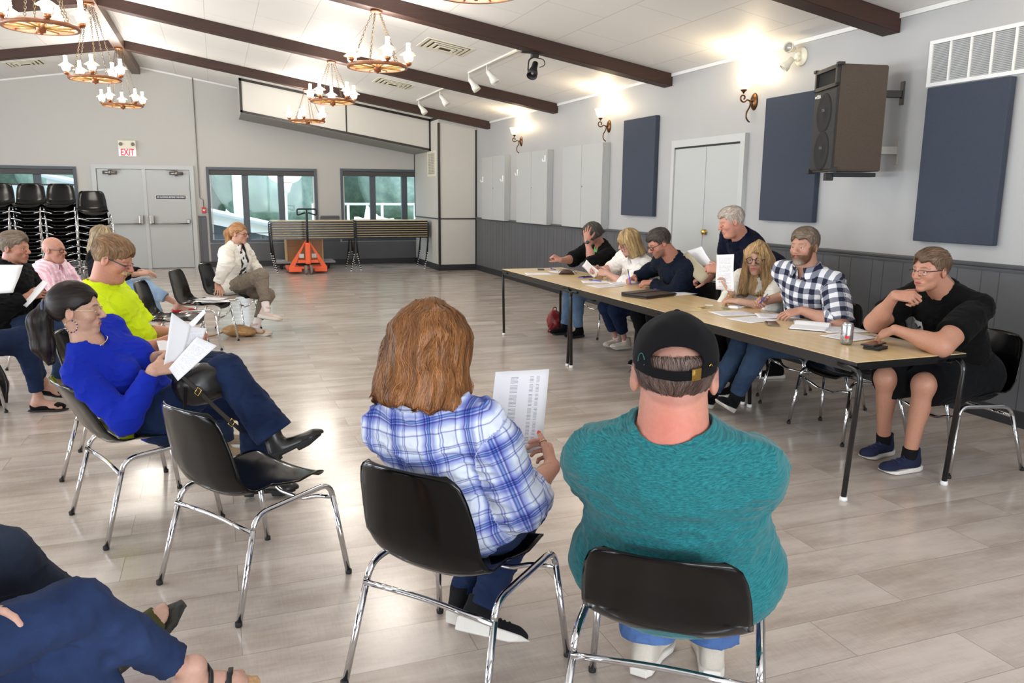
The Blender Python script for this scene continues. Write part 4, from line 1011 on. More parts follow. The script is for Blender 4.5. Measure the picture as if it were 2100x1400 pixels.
def cloth(name, rgb, rough=0.9, weave=600, amt=0.07, bump=0.15, sheen=0.02, big=0.05):
    if name in MATS: return MATS[name]
    t = NT(name); v = t.coords('Object'); n = t.noise(v, weave, 2); b = t.noise(v, 6, 3)
    c = t.ramp(n, [(0.25, lin(G8(rgb, 1 - amt))), (0.75, lin(G8(rgb, 1 + amt)))])
    c = t.mix(1.0, c, t.ramp(b, [(0.3, (1 - big,) * 3 + (1,)), (0.7, (1 + big,) * 3 + (1,))]), 'MULTIPLY')
    t.base(c); t.set(rough=rough, sheen=sheen, spec=0.12); t.bump(n, bump, 0.002); MATS[name] = t.m; return t.m
def denim(name, a, b):
    if name in MATS: return MATS[name]
    t = NT(name); n = t.noise(t.coords('Object'), 7, 3); w = t.noise(t.coords('Object', (1, 1, 1)), 700, 2)
    f = t.math('ADD', t.math('MULTIPLY', n, 0.7), t.math('MULTIPLY', w, 0.3))
    t.base(t.ramp(f, [(0.3, lin(a)), (0.7, lin(b))])); t.set(rough=0.9, spec=0.12, sheen=0.02); t.bump(w, 0.25, 0.002); MATS[name] = t.m; return t.m
def heather(name, a, b):
    if name in MATS: return MATS[name]
    t = NT(name); at = t.n('ShaderNodeAttribute', attribute_name='Pat'); mp = t.n('ShaderNodeMapping'); mp.inputs['Scale'].default_value = (70, 420, 1); t.l(at.outputs['Vector'], mp.inputs['Vector'])
    n = t.noise(mp.outputs['Vector'], 1.0, 3, 0.7); t.base(t.ramp(n, [(0.33, lin(a)), (0.68, lin(b))])); t.set(rough=0.9, spec=0.15, sheen=0.15); t.bump(n, 0.1, 0.002); MATS[name] = t.m; return t.m
def stripes(t, coord, period, stops, phase=0.0, interp='LINEAR'):
    f = t.math('FRACT', t.math('ADD', t.math('DIVIDE', coord, period), phase)); return t.ramp(f, stops, interp)
def pat_xy(t):
    at = t.n('ShaderNodeAttribute', attribute_name='Pat'); sp = t.n('ShaderNodeSeparateXYZ'); t.l(at.outputs['Vector'], sp.inputs[0]); return sp.outputs[0], sp.outputs[1]
def g_(v): return (v, v, v, 1)
def m_gingham():
    t = NT('navy_white_check'); x, y = pat_xy(t)
    a = stripes(t, x, 0.070, [(0, g_(0)), (0.5, g_(1))], 0.1, 'CONSTANT'); b = stripes(t, y, 0.070, [(0, g_(0)), (0.5, g_(1))], 0.2, 'CONSTANT')
    s = t.math('MULTIPLY', t.math('ADD', a, b), 0.5)
    n = t.noise(t.coords('Object'), 500, 2)
    c = t.ramp(s, [(0.0, lin((222, 222, 226))), (0.5, lin((124, 128, 142))), (1.0, lin((36, 38, 56)))])
    t.base(c); t.set(rough=0.85, spec=0.2); t.bump(n, 0.1, 0.002); return t.m
def m_plaid():
    t = NT('blue_white_plaid'); x, y = pat_xy(t)
    W = lin((226, 230, 238)); LB = lin((186, 196, 226)); MB = lin((116, 122, 180)); DB = lin((66, 70, 152)); SKY = lin((128, 160, 208))
    st = [(0, W), (0.26, W), (0.29, MB), (0.31, W), (0.37, W), (0.42, LB), (0.48, lin((150, 156, 208))), (0.52, DB), (0.545, LB), (0.57, DB), (0.60, SKY), (0.63, DB), (0.66, LB), (0.70, lin((150, 156, 208))), (0.76, LB), (0.82, W), (0.85, W), (0.87, MB), (0.89, W), (0.93, MB), (0.95, W), (1.0, W)]
    a = stripes(t, x, 0.118, st, 0.15); b = stripes(t, y, 0.118, st, 0.0)
    c = t.mix(1.0, a, b, 'MULTIPLY'); g = t.n('ShaderNodeGamma'); g.inputs[1].default_value = 0.9; t.l(c, g.inputs[0])
    n = t.noise(t.coords('Object'), 500, 2); t.base(g.outputs[0]); t.set(rough=0.9, spec=0.2); t.bump(n, 0.12, 0.002); return t.m
def m_pinkstripe():
    t = NT('pink_stripe'); x, y = pat_xy(t)
    a = stripes(t, x, 0.045, [(0, lin((236, 186, 206))), (0.45, lin((236, 186, 206))), (0.55, lin((246, 226, 234))), (0.9, lin((246, 226, 234))), (1.0, lin((236, 186, 206)))])
    t.base(a); t.set(rough=0.85, spec=0.2); return t.m
def m_floral():
    t = NT('white_floral_blouse'); v = t.coords('Object'); vo = t.n('ShaderNodeTexVoronoi'); vo.inputs['Scale'].default_value = 17; t.l(v, vo.inputs['Vector'])
    f = t.ramp(vo.outputs['Distance'], [(0.0, lin((224, 120, 70))), (0.09, lin((236, 180, 140))), (0.12, lin((236, 232, 228)))], 'LINEAR')
    t.base(f); t.set(rough=0.85, spec=0.2); return t.m
def m_bwprint():
    t = NT('black_white_print'); x, y = pat_xy(t); v = t.coords('Object'); n = t.noise(v, 9, 2, 0.4)
    a = t.ramp(n, [(0.0, g_(0.02)), (0.47, g_(0.02)), (0.475, g_(0.8)), (0.60, g_(0.8)), (0.605, g_(0.02))], 'CONSTANT'); t.base(a); t.set(rough=0.8); return t.m

# ---- head in its own frame (x to the person's right, y forward, z up; metres)
def head_sdf(q, s):
    w = s.get('wide', 1.0); dn = s.get('eyes') == 'down'
    d = ell(q, (0, -0.014, 0.036), (0.077 * w, 0.099, 0.089))
    d = smin(d, ell(q, (0, 0.030, -0.002), (0.066 * w, 0.062, 0.078)), 0.03)
    d = smin(d, ell(q, (0, 0.030, -0.062), (0.054 * w * s.get('jaw', 1), 0.052, 0.050)), 0.03)
    d = smin(d, ell(q, (0, 0.073, -0.096), (0.025, 0.020, 0.019)), 0.025)
    if s.get('chin2'): d = smin(d, ell(q, (0, 0.035, -0.105), (0.045 * w, 0.045, 0.03)), 0.03)
    for sx in (-1, 1):
        d = smin(d, ell(q, (0.043 * sx * w, 0.060, -0.024), (0.022, 0.024, 0.022)), 0.02)
        d = smin(d, cap(q, V3(0.014 * sx, 0.088, 0.024), V3(0.046 * sx, 0.075, 0.026), 0.0085, 0.008), 0.012)
        d = smax(d, -ell(q, (0.032 * sx, 0.106, 0.005), (0.019, 0.0185, 0.013)), 0.008)
    d = smin(d, cap(q, V3(0, 0.090, 0.018), V3(0, 0.115, -0.024), 0.0085, 0.0128), 0.012)
    for sx in (-1, 1): d = smin(d, ell(q, (0.0125 * sx, 0.103, -0.029), (0.0085, 0.011, 0.0085)), 0.006)
    # eyelids
    for sx in (-1, 1):
        if dn: d = smin(d, ell(q, (0.032 * sx, 0.0795, 0.003), (0.0145, 0.0135, 0.0105)), 0.003)
        else: d = smin(d, cap(q, V3(0.019 * sx, 0.0865, 0.0115), V3(0.045 * sx, 0.081, 0.0105), 0.0058, 0.0050), 0.004)
    # mouth
    d = smin(d, ell(q, (0, 0.083, -0.060), (0.032, 0.016, 0.022)), 0.014)
    d = smin(d, cap(q, V3(-0.019, 0.0930, -0.0565), V3(0.019, 0.0930, -0.0565), 0.0048, 0.0048), 0.006)
    d = smin(d, cap(q, V3(-0.016, 0.0925, -0.0665), V3(0.016, 0.0925, -0.0665), 0.0055, 0.0055), 0.006)
    d = smax(d, -cap(q, V3(-0.025, 0.0975, -0.0615), V3(0.025, 0.0975, -0.0615), 0.0022, 0.0022), 0.003)
    # ears
    for sx in (-1, 1):
        a = math.radians(18) * sx
        R = np.array(((math.cos(a), -math.sin(a), 0), (math.sin(a), math.cos(a), 0), (0, 0, 1))).T
        e = ell(q, (0.080 * sx * w, -0.010, -0.004), (0.010, 0.021, 0.033), R)
        e = smax(e, -ell(q, (0.092 * sx * w, -0.003, 0.003), (0.008, 0.011, 0.018), R), 0.004)
        d = smin(d, e, 0.006)
    return d
# ---- hands
FING = [(0.027, 0.088, (0.040, 0.025, 0.021), 0.0088), (0.009, 0.093, (0.045, 0.028, 0.022), 0.0090), (-0.010, 0.089, (0.041, 0.026, 0.021), 0.0086), (-0.028, 0.079, (0.032, 0.020, 0.019), 0.0078)]
def hand_parts(W, d, n, side, curl, spread=0.06, thumb=(0.72, 0.62, -0.32), tb=0.5, hs=1.0):
    y = nz(d); z = nz(V3(n) - y * (V3(n) @ y)); x = np.cross(y, z); t = x * (1 if side == 'L' else -1)
    def p(a, b, c): return W + (t * a + y * b + z * c) * hs
    palm = [(p(0.018, 0.005, 0), p(0.026, 0.082, 0), 0.015 * hs, 0.0125 * hs), (p(0.006, 0.0, 0), p(0.009, 0.086, 0.001), 0.017 * hs, 0.0130 * hs),
            (p(-0.006, 0.0, 0), p(-0.010, 0.082, 0), 0.016 * hs, 0.0125 * hs), (p(-0.016, 0.006, 0), p(-0.026, 0.073, -0.002), 0.014 * hs, 0.0115 * hs),
            (p(0.016, 0.012, -0.006), p(0.03, 0.045, -0.010), 0.015 * hs, 0.014 * hs)]
    fing = []
    tips = []
    for i, (a, b, seg, r) in enumerate(FING):
        c = curl[i] if hasattr(curl, '__len__') else curl
        ang = 0.0; pos = p(a, b, 0); sp = spread * (1.5 - i); ch = []
        for k, Ls in enumerate(seg):
            ang += c * (0.9, 1.15, 0.8)[k]
            dr = y * math.cos(ang) - z * math.sin(ang) + t * sp * math.cos(ang)
            q = pos + nz(dr) * Ls * hs; ch.append((pos, q, r * hs * (1.0 - 0.07 * k), r * hs * (0.93 - 0.08 * k))); pos = q
        fing.append(ch); tips.append(pos)
    pos = p(0.024, 0.022, -0.006); dr = nz(t * thumb[0] + y * thumb[1] + z * thumb[2]); ch = []
    for k, Ls in enumerate((0.042, 0.031, 0.026)):
        q = pos + dr * Ls * hs; ch.append((pos, q, (0.0135 - 0.0018 * k) * hs, (0.0115 - 0.0018 * k) * hs)); pos = q
        dr = nz(dr + (y * 0.5 - t * 0.35 - z * 0.25) * tb)
    fing.append(ch); tips.append(pos)
    return palm, fing, tips
def hand_sdf(P, H):
    d = None
    for a, b, ra, rb in H[0]:
        c = cap(P, a, b, ra, rb); d = c if d is None else smin(d, c, 0.012)
    out = d
    for ch in H[1]:
        f = None
        for a, b, ra, rb in ch:
            c = cap(P, a, b, ra, rb); f = c if f is None else smin(f, c, 0.003)
        out = np.minimum(out, smin(d, f, 0.009))
    return out
def ik(a, b, l1, l2, pole):
    d = b - a; L = np.linalg.norm(d); L2 = min(L, (l1 + l2) * 0.999); u = d / L
    if L > L2: l1 *= L / L2; l2 *= L / L2; L2 = L
    L2 = max(L2, abs(l1 - l2) * 1.02)
    x = (l1 * l1 - l2 * l2 + L2 * L2) / (2 * L2); hgt = math.sqrt(max(0, l1 * l1 - x * x))
    pl = V3(pole); pl = pl - u * (pl @ u); pl = nz(pl)
    return a + u * x + pl * hgt
def ribbons(fn, flow, seeds, col, n_steps, length, width, rs, lift=0.002, wave=0.0, colvar=0.25, tocam=None):
    """thin hair ribbons that follow the surface fn=0 along the flow field"""
    P = seeds.astype(np.float32).copy(); N = len(P)
    if N == 0: return np.zeros((0, 3)), np.zeros((0, 4), int), np.zeros((0, 3))
    lf = (lift * (0.3 + rs.rand(N))).astype(np.float32); st = (length / n_steps) * (0.6 + 0.8 * rs.rand(N)).astype(np.float32)
    ph = rs.rand(N) * 6.28; pts = []; sides = []
    prev = None
    for k in range(n_steps + 1):
        g = grad(fn, P); d = fn(P); P = P - g * (d - lf * (1 - 0.5 * k / n_steps))[:, None]
        v = flow(P); v = v - g * (v * g).sum(1)[:, None]; v /= np.linalg.norm(v, axis=1)[:, None] + 1e-9
        s = np.cross(g, v)
        if wave: v = v + s * (wave * np.sin(ph + k * 1.3))[:, None]; v /= np.linalg.norm(v, axis=1)[:, None] + 1e-9
        if prev is not None: v = 0.55 * v + 0.45 * prev; v /= np.linalg.norm(v, axis=1)[:, None] + 1e-9
        prev = v; pts.append(P.copy()); sides.append(s); P = P + v * st[:, None]
    pts = np.stack(pts, 1); sides = np.stack(sides, 1); K = n_steps + 1
    w = width * (0.6 + 0.8 * rs.rand(N))[:, None] * np.sin(np.linspace(0.5, 3.0, K))[None]
    A = pts - sides * w[..., None] * 0.5; Bv = pts + sides * w[..., None] * 0.5
    V = np.stack([A, Bv], 2).reshape(-1, 3)
    i = (np.arange(N)[:, None] * K + np.arange(K - 1)[None]).reshape(-1) * 2
    F = np.stack([i, i + 1, i + 3, i + 2], 1)
    c = np.repeat(col * (1 + colvar * (rs.rand(N) - 0.5) * 2)[:, None], K * 2, 0)
    return V, F, c
def sm_(a): return np.clip(a, 0, 1)
def hair_style(st, H):
    """returns sdf(q), flow(q) in head coordinates"""
    k = st.get('thick', 0.008); z0 = st.get('hairline', 0.004); sl = 0.735
    def line(q): return -(q[:, 2] - z0 - sl * q[:, 1] - 0.012 * np.sin(q[:, 0] * 90) * (q[:, 1] > 0.04)) * 0.8
    def down(q):
        v = q - np.array((0, -0.03, 0.13), np.float32); v = v / (np.linalg.norm(v, axis=1)[:, None] + 1e-6); v[:, 2] -= 0.9; return v
    kind = st['style']
    if kind in ('short', 'thin'):
        top = st.get('top', 0.0)
        def f(q):
            hh = sm_((q[:, 2] - 0.0) / 0.09)
            d = ell(q, (0, -0.015, 0.036), (0.0785 * H.get('wide', 1), 0.1005, 0.0905)) - 0.0015 - k * hh
            if top: d = smin(d, ell(q, (0, 0.025, 0.072), (0.060, 0.070, 0.046 + top)), 0.03)
            d = d + (vnoise(q, (90, 60, 60)) - 0.5) * 0.005
            jag = (0.022 if kind == 'thin' else 0.010) * (vnoise(q, (90, 90, 5), 3) - 0.5)
            burn = -np.maximum(np.maximum(q[:, 1] - 0.040, 0.012 - q[:, 1]), -0.014 - q[:, 2])      # sideburns
            d = smax(d, np.minimum(line(q), -burn) + jag, 0.004)
            for sx in (-1, 1): d = smax(d, -ell(q, (0.083 * sx * H.get('wide', 1), -0.008, -0.008), (0.016, 0.024, 0.036)), 0.004)
            if kind == 'thin': d = smax(d, q[:, 2] - 0.05, 0.006)
            return d
        c = st.get('comb', 'fwd')
        def flow(q):
            v = np.zeros_like(q); up = np.clip((q[:, 2] - 0.04) / 0.06, 0, 1)
            v[:, 1] = {'fwd': 1.0, 'back': -1.0, 'side': 0.3}[c] * up - 0.25 * (1 - up); v[:, 0] = (0.35 if c != 'side' else 1.0) * up; v[:, 2] = -1.0 * (1 - up); return v
        return f, flow
    Ln = st.get('len', 0.15); flr = st.get('flare', 0.0); wv = st.get('wavy', 0.0)
    def f(q):
        d = ell(q, (0, -0.016, 0.036), (0.078 + k, 0.101 + k, 0.092 + k))
        z = q[:, 2]
        if kind == 'bob':
            zz = np.clip((0.04 - z) / (Ln + 0.04), 0, 1)
            rx = 0.080 + k + flr * zz; ry = 0.098 + k + 0.6 * flr * zz
            cy = -0.018 - 0.012 * zz
            e = np.sqrt((q[:, 0] / rx) ** 2 + ((q[:, 1] - cy) / ry) ** 2)
            c = (e - 1) * np.minimum(rx, ry) * 0.9
            ragged = Ln + 0.02 * (vnoise(q, (45, 45, 1)) - 0.5)
            c = smax(c, -(z + ragged), 0.02); c = smax(c, z - 0.06, 0.03)
            d = smin(d, c, 0.03)
            ow = st.get('open', 0.058)
            qo = q.copy(); qo[:, 2] = np.maximum(qo[:, 2], -0.075)
            o = ell(qo, (st.get('part', 0.0), 0.115, -0.075), (ow, 0.095, st.get('oh', 0.135)))
            d = smax(d, -o, 0.012)
            d = d + (vnoise(q, (60, 60, 9)) - 0.5) * 0.010 + (vnoise(q, (26, 26, 14 if wv else 3), 5) - 0.5) * (0.006 + wv)
        elif kind == 'pony':
            d = d + (vnoise(q, (60, 12, 40)) - 0.5) * 0.004
            d = smax(d, line(q), 0.006)
            for sx in (-1, 1): d = smax(d, -ell(q, (0.083 * sx, -0.006, -0.008), (0.016, 0.022, 0.034)), 0.004)
            t = st['tail']
            e = None
            for (a, b, ra, rb) in t:
                c = cap(q, V3(a), V3(b), ra, rb); e = c if e is None else smin(e, c, 0.02)
            e = e + (vnoise(q, (50, 50, 14)) - 0.5) * 0.012
            d = smin(d, e, 0.012)
        return d
    def flow(q):
        if kind == 'pony':
            a = V3(st['tail'][0][0]).astype(np.float32); v = a - q; inside = (q[:, 1] < a[1] + 0.01)
            v = v / (np.linalg.norm(v, axis=1)[:, None] + 1e-6); dn = np.zeros_like(v); tl = nz(V3(st['tail'][-1][1]) - V3(st['tail'][0][0])); dn[:] = tl
            return np.where(inside[:, None], dn, v)
        v = down(q)
        if wv: v[:, 0] += 0.5 * np.sin(q[:, 2] * 55 + q[:, 1] * 20)
        return v
    return f, flow

def person(sp):
    rs = np.random.RandomState(sp.get('seed', 1)); q = sp.get('q', 1.0); s = sp.get('s', 1.0); g = sp.get('g', 1.0)
    P = V3(sp['P']); fw = nz((sp['fwd'][0], sp['fwd'][1], 0)); Hd = V3(sp['head']); hs = sp.get('hs', 1.0)
    hy = nz(sp['hdir']); upv = V3(sp.get('hup', (0, 0, 1))); hz = nz(upv - hy * (upv @ hy)); hx = np.cross(hy, hz)
    RM = np.stack([hx, hy, hz], 1)            # columns: head axes in the world
    tolocal = lambda X: ((X - Hd.astype(np.float32)) @ RM.astype(np.float32)) / np.float32(hs)
    toworld = lambda X: Hd + (np.asarray(X) * hs) @ RM.T
    Nk = Hd - V3(0, 0, 1) * 0.100 * s - hz * 0.045 * s - hy * 0.045 * s
    if 'neck' in sp: Nk = V3(sp['neck'])
    u = nz(Nk - P); L = np.linalg.norm(Nk - P)
    cf = nz((sp.get('cfwd', sp['fwd'])[0], sp.get('cfwd', sp['fwd'])[1], 0))
    clat = nz(np.cross(cf, u)); cfw = np.cross(u, clat); clat = nz(clat)       # clat: to the person's right
    plat = nz(np.cross(fw, V3(0, 0, 1)))
    sw = sp.get('sh', 0.178) * s; drop = sp.get('drop', 0.055)
    Sc = Nk - u * drop * s
    S = {'R': Sc + clat * sw, 'L': Sc - clat * sw}
    for k in 'LR':
        if k in sp.get('shoff', {}): S[k] = S[k] + V3(sp['shoff'][k])
    hip = {'R': P + plat * 0.092 * s * max(1, g * 0.95), 'L': P - plat * 0.092 * s * max(1, g * 0.95)}
    E, W, K, A_, T = {}, {}, {}, {}, {}
    for k in 'LR':
        a = sp['arms'][k]; W[k] = V3(a['w']); E[k] = V3(a['e']) if 'e' in a else ik(S[k], W[k], 0.30 * s, 0.255 * s, a.get('pole', (0, 0, -1)))
        l = sp['legs'][k]; A_[k] = V3(l['a']); K[k] = ik(hip[k], A_[k], 0.43 * s, 0.41 * s, l.get('pole', (fw[0], fw[1], 0.6)))
        T[k] = nz(l.get('toe', (fw[0], fw[1], 0)))
    bel = sp.get('belly', 0.0); bust = sp.get('bust', 0.0); sl = sp.get('slouch', 0.0)
    RT = np.stack([clat, cfw, u], 1)
    RP = np.stack([plat, np.cross(u, plat), u], 1)
    tg = sp.get('tg', g); ag = sp.get('ag', g); lg_ = sp.get('lg', g)
    mid = -cfw * sl
    def torso(X, i):
        d = ell(X, P + u * 0.01, (0.165 * s * tg + i, 0.118 * s * tg + i, 0.125 * s + i), RP)
        d = smin(d, ell(X, P + u * 0.33 * L + mid + cfw * (0.01 + bel * 0.5), (0.148 * s * tg + i, (0.112 * s * tg + bel * 0.5) + i, 0.155 * s + i), RT), 0.06)
        d = smin(d, ell(X, P + u * 0.66 * L + mid * 0.7, (0.158 * s * (0.5 + 0.5 * tg) + i, 0.112 * s * (0.6 + 0.4 * tg) + i, 0.185 * s + i), RT), 0.06)
        d = smin(d, cap(X, S['L'] - u * 0.03 + clat * 0.02, S['R'] - u * 0.03 - clat * 0.02, 0.056 * s + i, 0.056 * s + i), 0.05)
        for k in 'LR': d = smin(d, cap(X, Nk + u * 0.0, S[k] + u * 0.012, 0.046 * s + i * 0.6, 0.036 * s + i * 0.8), 0.045)
        if bust:
            for sx in (-1, 1): d = smin(d, ell(X, P + u * 0.62 * L + cfw * 0.085 * s + clat * 0.072 * sx * s, (0.068 + i, 0.062 * bust + i, 0.066 + i), RT), 0.035)
        else: d = smin(d, ell(X, P + u * 0.74 * L + cfw * 0.05 * s, (0.13 * s + i, 0.06 * s + i, 0.08 * s + i), RT), 0.05)
        return d
    def arm(X, k, i, te=2.0, flare=0.0):
        ra, rb, rc, rd = 0.051 * s * (0.6 + 0.4 * ag), 0.044 * s * ag, 0.040 * s * ag, 0.0265 * s * (0.6 + 0.4 * ag)
        Sk, Ek, Wk = S[k], E[k], W[k]
        if te <= 1:
            e = Sk + (Ek - Sk) * te; r = ra + (rb - ra) * te
            d = smin(cap(X, Sk - u * 0.012, e + (Ek - Sk) * 0.1, ra + i, r + i + flare), cap(X, Sk + (Ek - Sk) * 0.3, e, ra * 1.0 * ag + i, r + i + flare), 0.03); n = nz(Ek - Sk)
            return smax(d, (X - e.astype(np.float32)) @ n.astype(np.float32), 0.006)
        d = smin(cap(X, Sk - u * 0.012, Ek, ra + i, rb + i), cap(X, Sk + (Ek - Sk) * 0.3, Ek, 0.051 * s * ag + i, rb + i), 0.03)
        t = te - 1; e = Ek + (Wk - Ek) * t; n = nz(Wk - Ek)
        f = smin(cap(X, Ek, Wk, rc + i, rd + i + flare * 0.6), ell(X, Ek + (Wk - Ek) * 0.28, np.array((0.046, 0.046, 0.085)) * s * ag * 0.93 + i, np.stack([nz(np.cross(n, V3(0.3, 0.2, 1))), nz(np.cross(n, np.cross(n, V3(0.3, 0.2, 1)))), n], 1)), 0.03)
        if te < 2.0: f = smax(f, (X - e.astype(np.float32)) @ n.astype(np.float32), 0.006)
        return smin(d, f, 0.03)
    def leg(X, k, i, te=2.0, flare=0.0, knee=0.0):
        h, kn, a = hip[k], K[k], A_[k]
        ra, rb, rc, rd = 0.088 * s * lg_, 0.060 * s * (0.5 + 0.5 * lg_), 0.054 * s * (0.4 + 0.6 * lg_), 0.036 * s
        if te <= 1:
            e = h + (kn - h) * te; n = nz(kn - h)
            d = cap(X, h, kn, ra + i, rb + i + flare)
            return smax(d, (X - e.astype(np.float32)) @ n.astype(np.float32), 0.008)
        d = cap(X, h, kn, ra + i, rb + i)
        n = nz(a - kn); e = kn + (a - kn) * (te - 1)
        f = cap(X, kn, a, rc + i, rd + i + flare)
        calf = kn + (a - kn) * 0.27; back = V3(0, 0, 0) - (nz(np.cross(np.cross(n, nz(kn - h)), n))) * -1
        bk = nz((kn - h)) - n * (nz(kn - h) @ n); bk = -nz(bk) if np.linalg.norm(bk) > 0.05 else V3(0, 0, 0)
        f = smin(f, cap(X, calf + bk * 0.018, kn + (a - kn) * 0.45 + bk * 0.014, (0.046 * s) * (0.5 + 0.5 * lg_) + i, 0.036 * s + i), 0.03)
        if te < 2.0: f = smax(f, (X - e.astype(np.float32)) @ n.astype(np.float32), 0.006)
        return smin(d, f, 0.035)
    Hh = {k: (hand_parts(W[k], a.get('d', W[k] - E[k]), a.get('n', (0, 0, 1)), k, a.get('curl', (0.35, 0.4, 0.45, 0.5)), a.get('spread', 0.06), a.get('thumb', (0.72, 0.62, -0.32)), a.get('tb', 0.5), sp.get('hds', 1.0) * s) if not a.get('none') else None) for k, a in sp['arms'].items()}
    headspec = sp.get('face', {})
    neckr = sp.get('neckr', 0.056) * s
    hb = toworld((0, -0.020, -0.035))
    shoe = sp.get('shoes', {}); barefoot = shoe.get('type') in ('sandal', 'flat')
    FT = {}
    for k in 'LR':
        y = T[k]; a = A_[k]; sh_ = nz(a - K[k]); z = nz(-sh_ - y * (-sh_ @ y)) if abs(y @ sh_) < 0.97 else V3(0, 0, 1)
        if abs(y[2]) < 0.05: z = V3(0, 0, 1)
        x = np.cross(y, z); FT[k] = np.stack([x, y, z], 1)
    def foot(X, k):
        l = ((X - A_[k].astype(np.float32)) @ FT[k].astype(np.float32)) / np.float32(s)
        d = smin(cap(l, V3(0, 0, 0.02), V3(0, -0.028, -0.045), 0.034, 0.030), cap(l, V3(0, 0.0, -0.03), V3(0.0, 0.115, -0.058), 0.036, 0.024), 0.03)
        d = smin(d, ell(l, (0, 0.11, -0.062), (0.043, 0.05, 0.018)), 0.02)
        sx = -1 if k == 'R' else 1
        for j, (tx, ty, tr, tl) in enumerate(((0.028, 0.150, 0.0135, 0.032), (0.010, 0.156, 0.0095, 0.028), (-0.006, 0.150, 0.009, 0.025), (-0.020, 0.142, 0.0085, 0.022), (-0.033, 0.130, 0.008, 0.018))):
            d = smin(d, cap(l, V3(sx * tx, ty - 0.03, -0.066), V3(sx * tx * 1.05, ty - 0.03 + tl, -0.068), tr, tr * 0.9), 0.006)
        return smax(d, -0.082 - l[:, 2], 0.004) * np.float32(s)
    ci = -0.010
    def skin(X):
        d = torso(X, ci)
        d = smin(d, cap(X, Nk - u * 0.03, hb, neckr * 1.08, neckr * 0.93), 0.03)
        hd = head_sdf(tolocal(X), headspec) * np.float32(hs)
        d = smin(d, hd, 0.012)
        for k in 'LR':
            d = smin(d, arm(X, k, 0.0), 0.025); 
            if Hh[k] is not None: d = smin(d, hand_sdf(X, Hh[k]), 0.008)
            d = smin(d, leg(X, k, -0.002 if sp['bottom'].get('bare') else ci), 0.03)
            if barefoot: d = smin(d, foot(X, k), 0.012)
        return d
    base = V3(sp.get('base', (P[0], P[1], 0)))
    root = empty('person', tuple(base), 0, sp['label'], 'person')
    # ---------------- body
    pts_all = [P, Nk, Hd] + [x[k] for x in (S, E, W, K, A_) for k in 'LR']
    lo = np.min(pts_all, 0) - 0.24; hi = np.max(pts_all, 0) + 0.24; hi[2] = Hd[2] + 0.17; lo[2] = max(lo[2], -0.005)
    vv, ff = polygonise(skin, lo, hi, 0.010 * max(1, q * 0.9))
    boxes = []
    if not sp.get('nohead'): boxes.append((Hd - V3(0.15, 0.15, 0.175) * 1.0, Hd + V3(0.15, 0.15, 0.165), 0.0034 * q))
    for k in 'LR':
        if Hh[k] is not None:
            pp = np.array(Hh[k][2] + [W[k]]); boxes.append((pp.min(0) - 0.028, pp.max(0) + 0.028, 0.0034 * q))
        if barefoot:
            c = A_[k] + FT[k] @ V3(0, 0.05, -0.045); boxes.append((c - 0.15, c + 0.15, 0.004 * q))
    VV, FF = [], []; off = 0
    def addp(v, f):
        nonlocal off
        VV.append(v); FF.append(f + off); off += len(v)
    cen = vv[ff].mean(1); keep = np.ones(len(ff), bool)
    for a, b, h in boxes: keep &= ~np.all((cen > a + 0.008) & (cen < b - 0.008), axis=1)
    addp(vv, ff[keep])
    for n_, (a, b, h) in enumerate(boxes):
        v, f = polygonise(skin, a, b, h)
        if len(f) == 0: continue
        c = v[f].mean(1); kp = np.all((c > a + 0.002) & (c < b - 0.002), axis=1)
        for a2, b2, _ in boxes[:n_]: kp &= ~np.all((c > a2 + 0.008) & (c < b2 - 0.008), axis=1)
        addp(v, f[kp])
    v = np.concatenate(VV); f = np.concatenate(FF)
    usedv = np.zeros(len(v), bool); usedv[f.ravel()] = True; mp = np.cumsum(usedv) - 1; v = v[usedv]; f = mp[f]
    l = tolocal(v.astype(np.float32)); sk = L3(G8(sp.get('skin', (214, 160, 136)), 0.90)); C = np.tile(sk, (len(v), 1))
    def tint(mask, col): C[:] = C * (1 - mask[:, None]) + np.asarray(col, np.float32) * mask[:, None]
    sm = lambda a: np.clip(a, 0, 1)
    inh = (np.linalg.norm(l, axis=1) < 0.17)
    red = sk * np.array((1.0, 0.74, 0.72), np.float32)
    for sx in (-1, 1):
        tint(inh * sm(1.2 - np.linalg.norm((l - (0.045 * sx, 0.075, -0.028)) / 0.032, axis=1)) * 0.3, red)
        tint(inh * sm(1.3 - np.linalg.norm((l - (0.085 * sx, -0.01, -0.004)) / 0.035, axis=1)) * 0.35, red)
        b = sp.get('brow', None)
        if b is not None:
            m = np.sqrt(((l[:, 0] - 0.031 * sx) / 0.019) ** 2 + ((l[:, 2] - 0.0265 - 0.003 * (1 - ((l[:, 0] - 0.031 * sx) / 0.02) ** 2)) / sp.get('browh', 0.0045)) ** 2)
            tint(inh * (l[:, 1] > 0.06) * sm((1.25 - m) * 3) * sp.get('browa', 0.75), L3(b))
        if headspec.get('eyes') == 'down':
            m = np.sqrt(((l[:, 0] - 0.032 * sx) / 0.015) ** 2 + ((l[:, 2] + 0.0065) / 0.0022) ** 2); tint(inh * (l[:, 1] > 0.06) * sm((1.3 - m) * 3) * 0.8, L3((60, 40, 34)))
    tint(inh * sm(1.2 - np.linalg.norm((l - (0, 0.11, -0.025)) / 0.02, axis=1)) * 0.4, red)
    m = np.sqrt((l[:, 0] / 0.0235) ** 2 + ((l[:, 2] + 0.0615) / 0.0115) ** 2); tint(inh * (l[:, 1] > 0.084) * sm((1.15 - m) * 4) * 0.85, L3(sp.get('lips', (176, 100, 92))))
    m = np.sqrt((l[:, 0] / 0.022) ** 2 + ((l[:, 2] + 0.0615) / 0.0022) ** 2); tint(inh * (l[:, 1] > 0.085) * sm((1.2 - m) * 3) * 0.75, L3((84, 36, 34)))
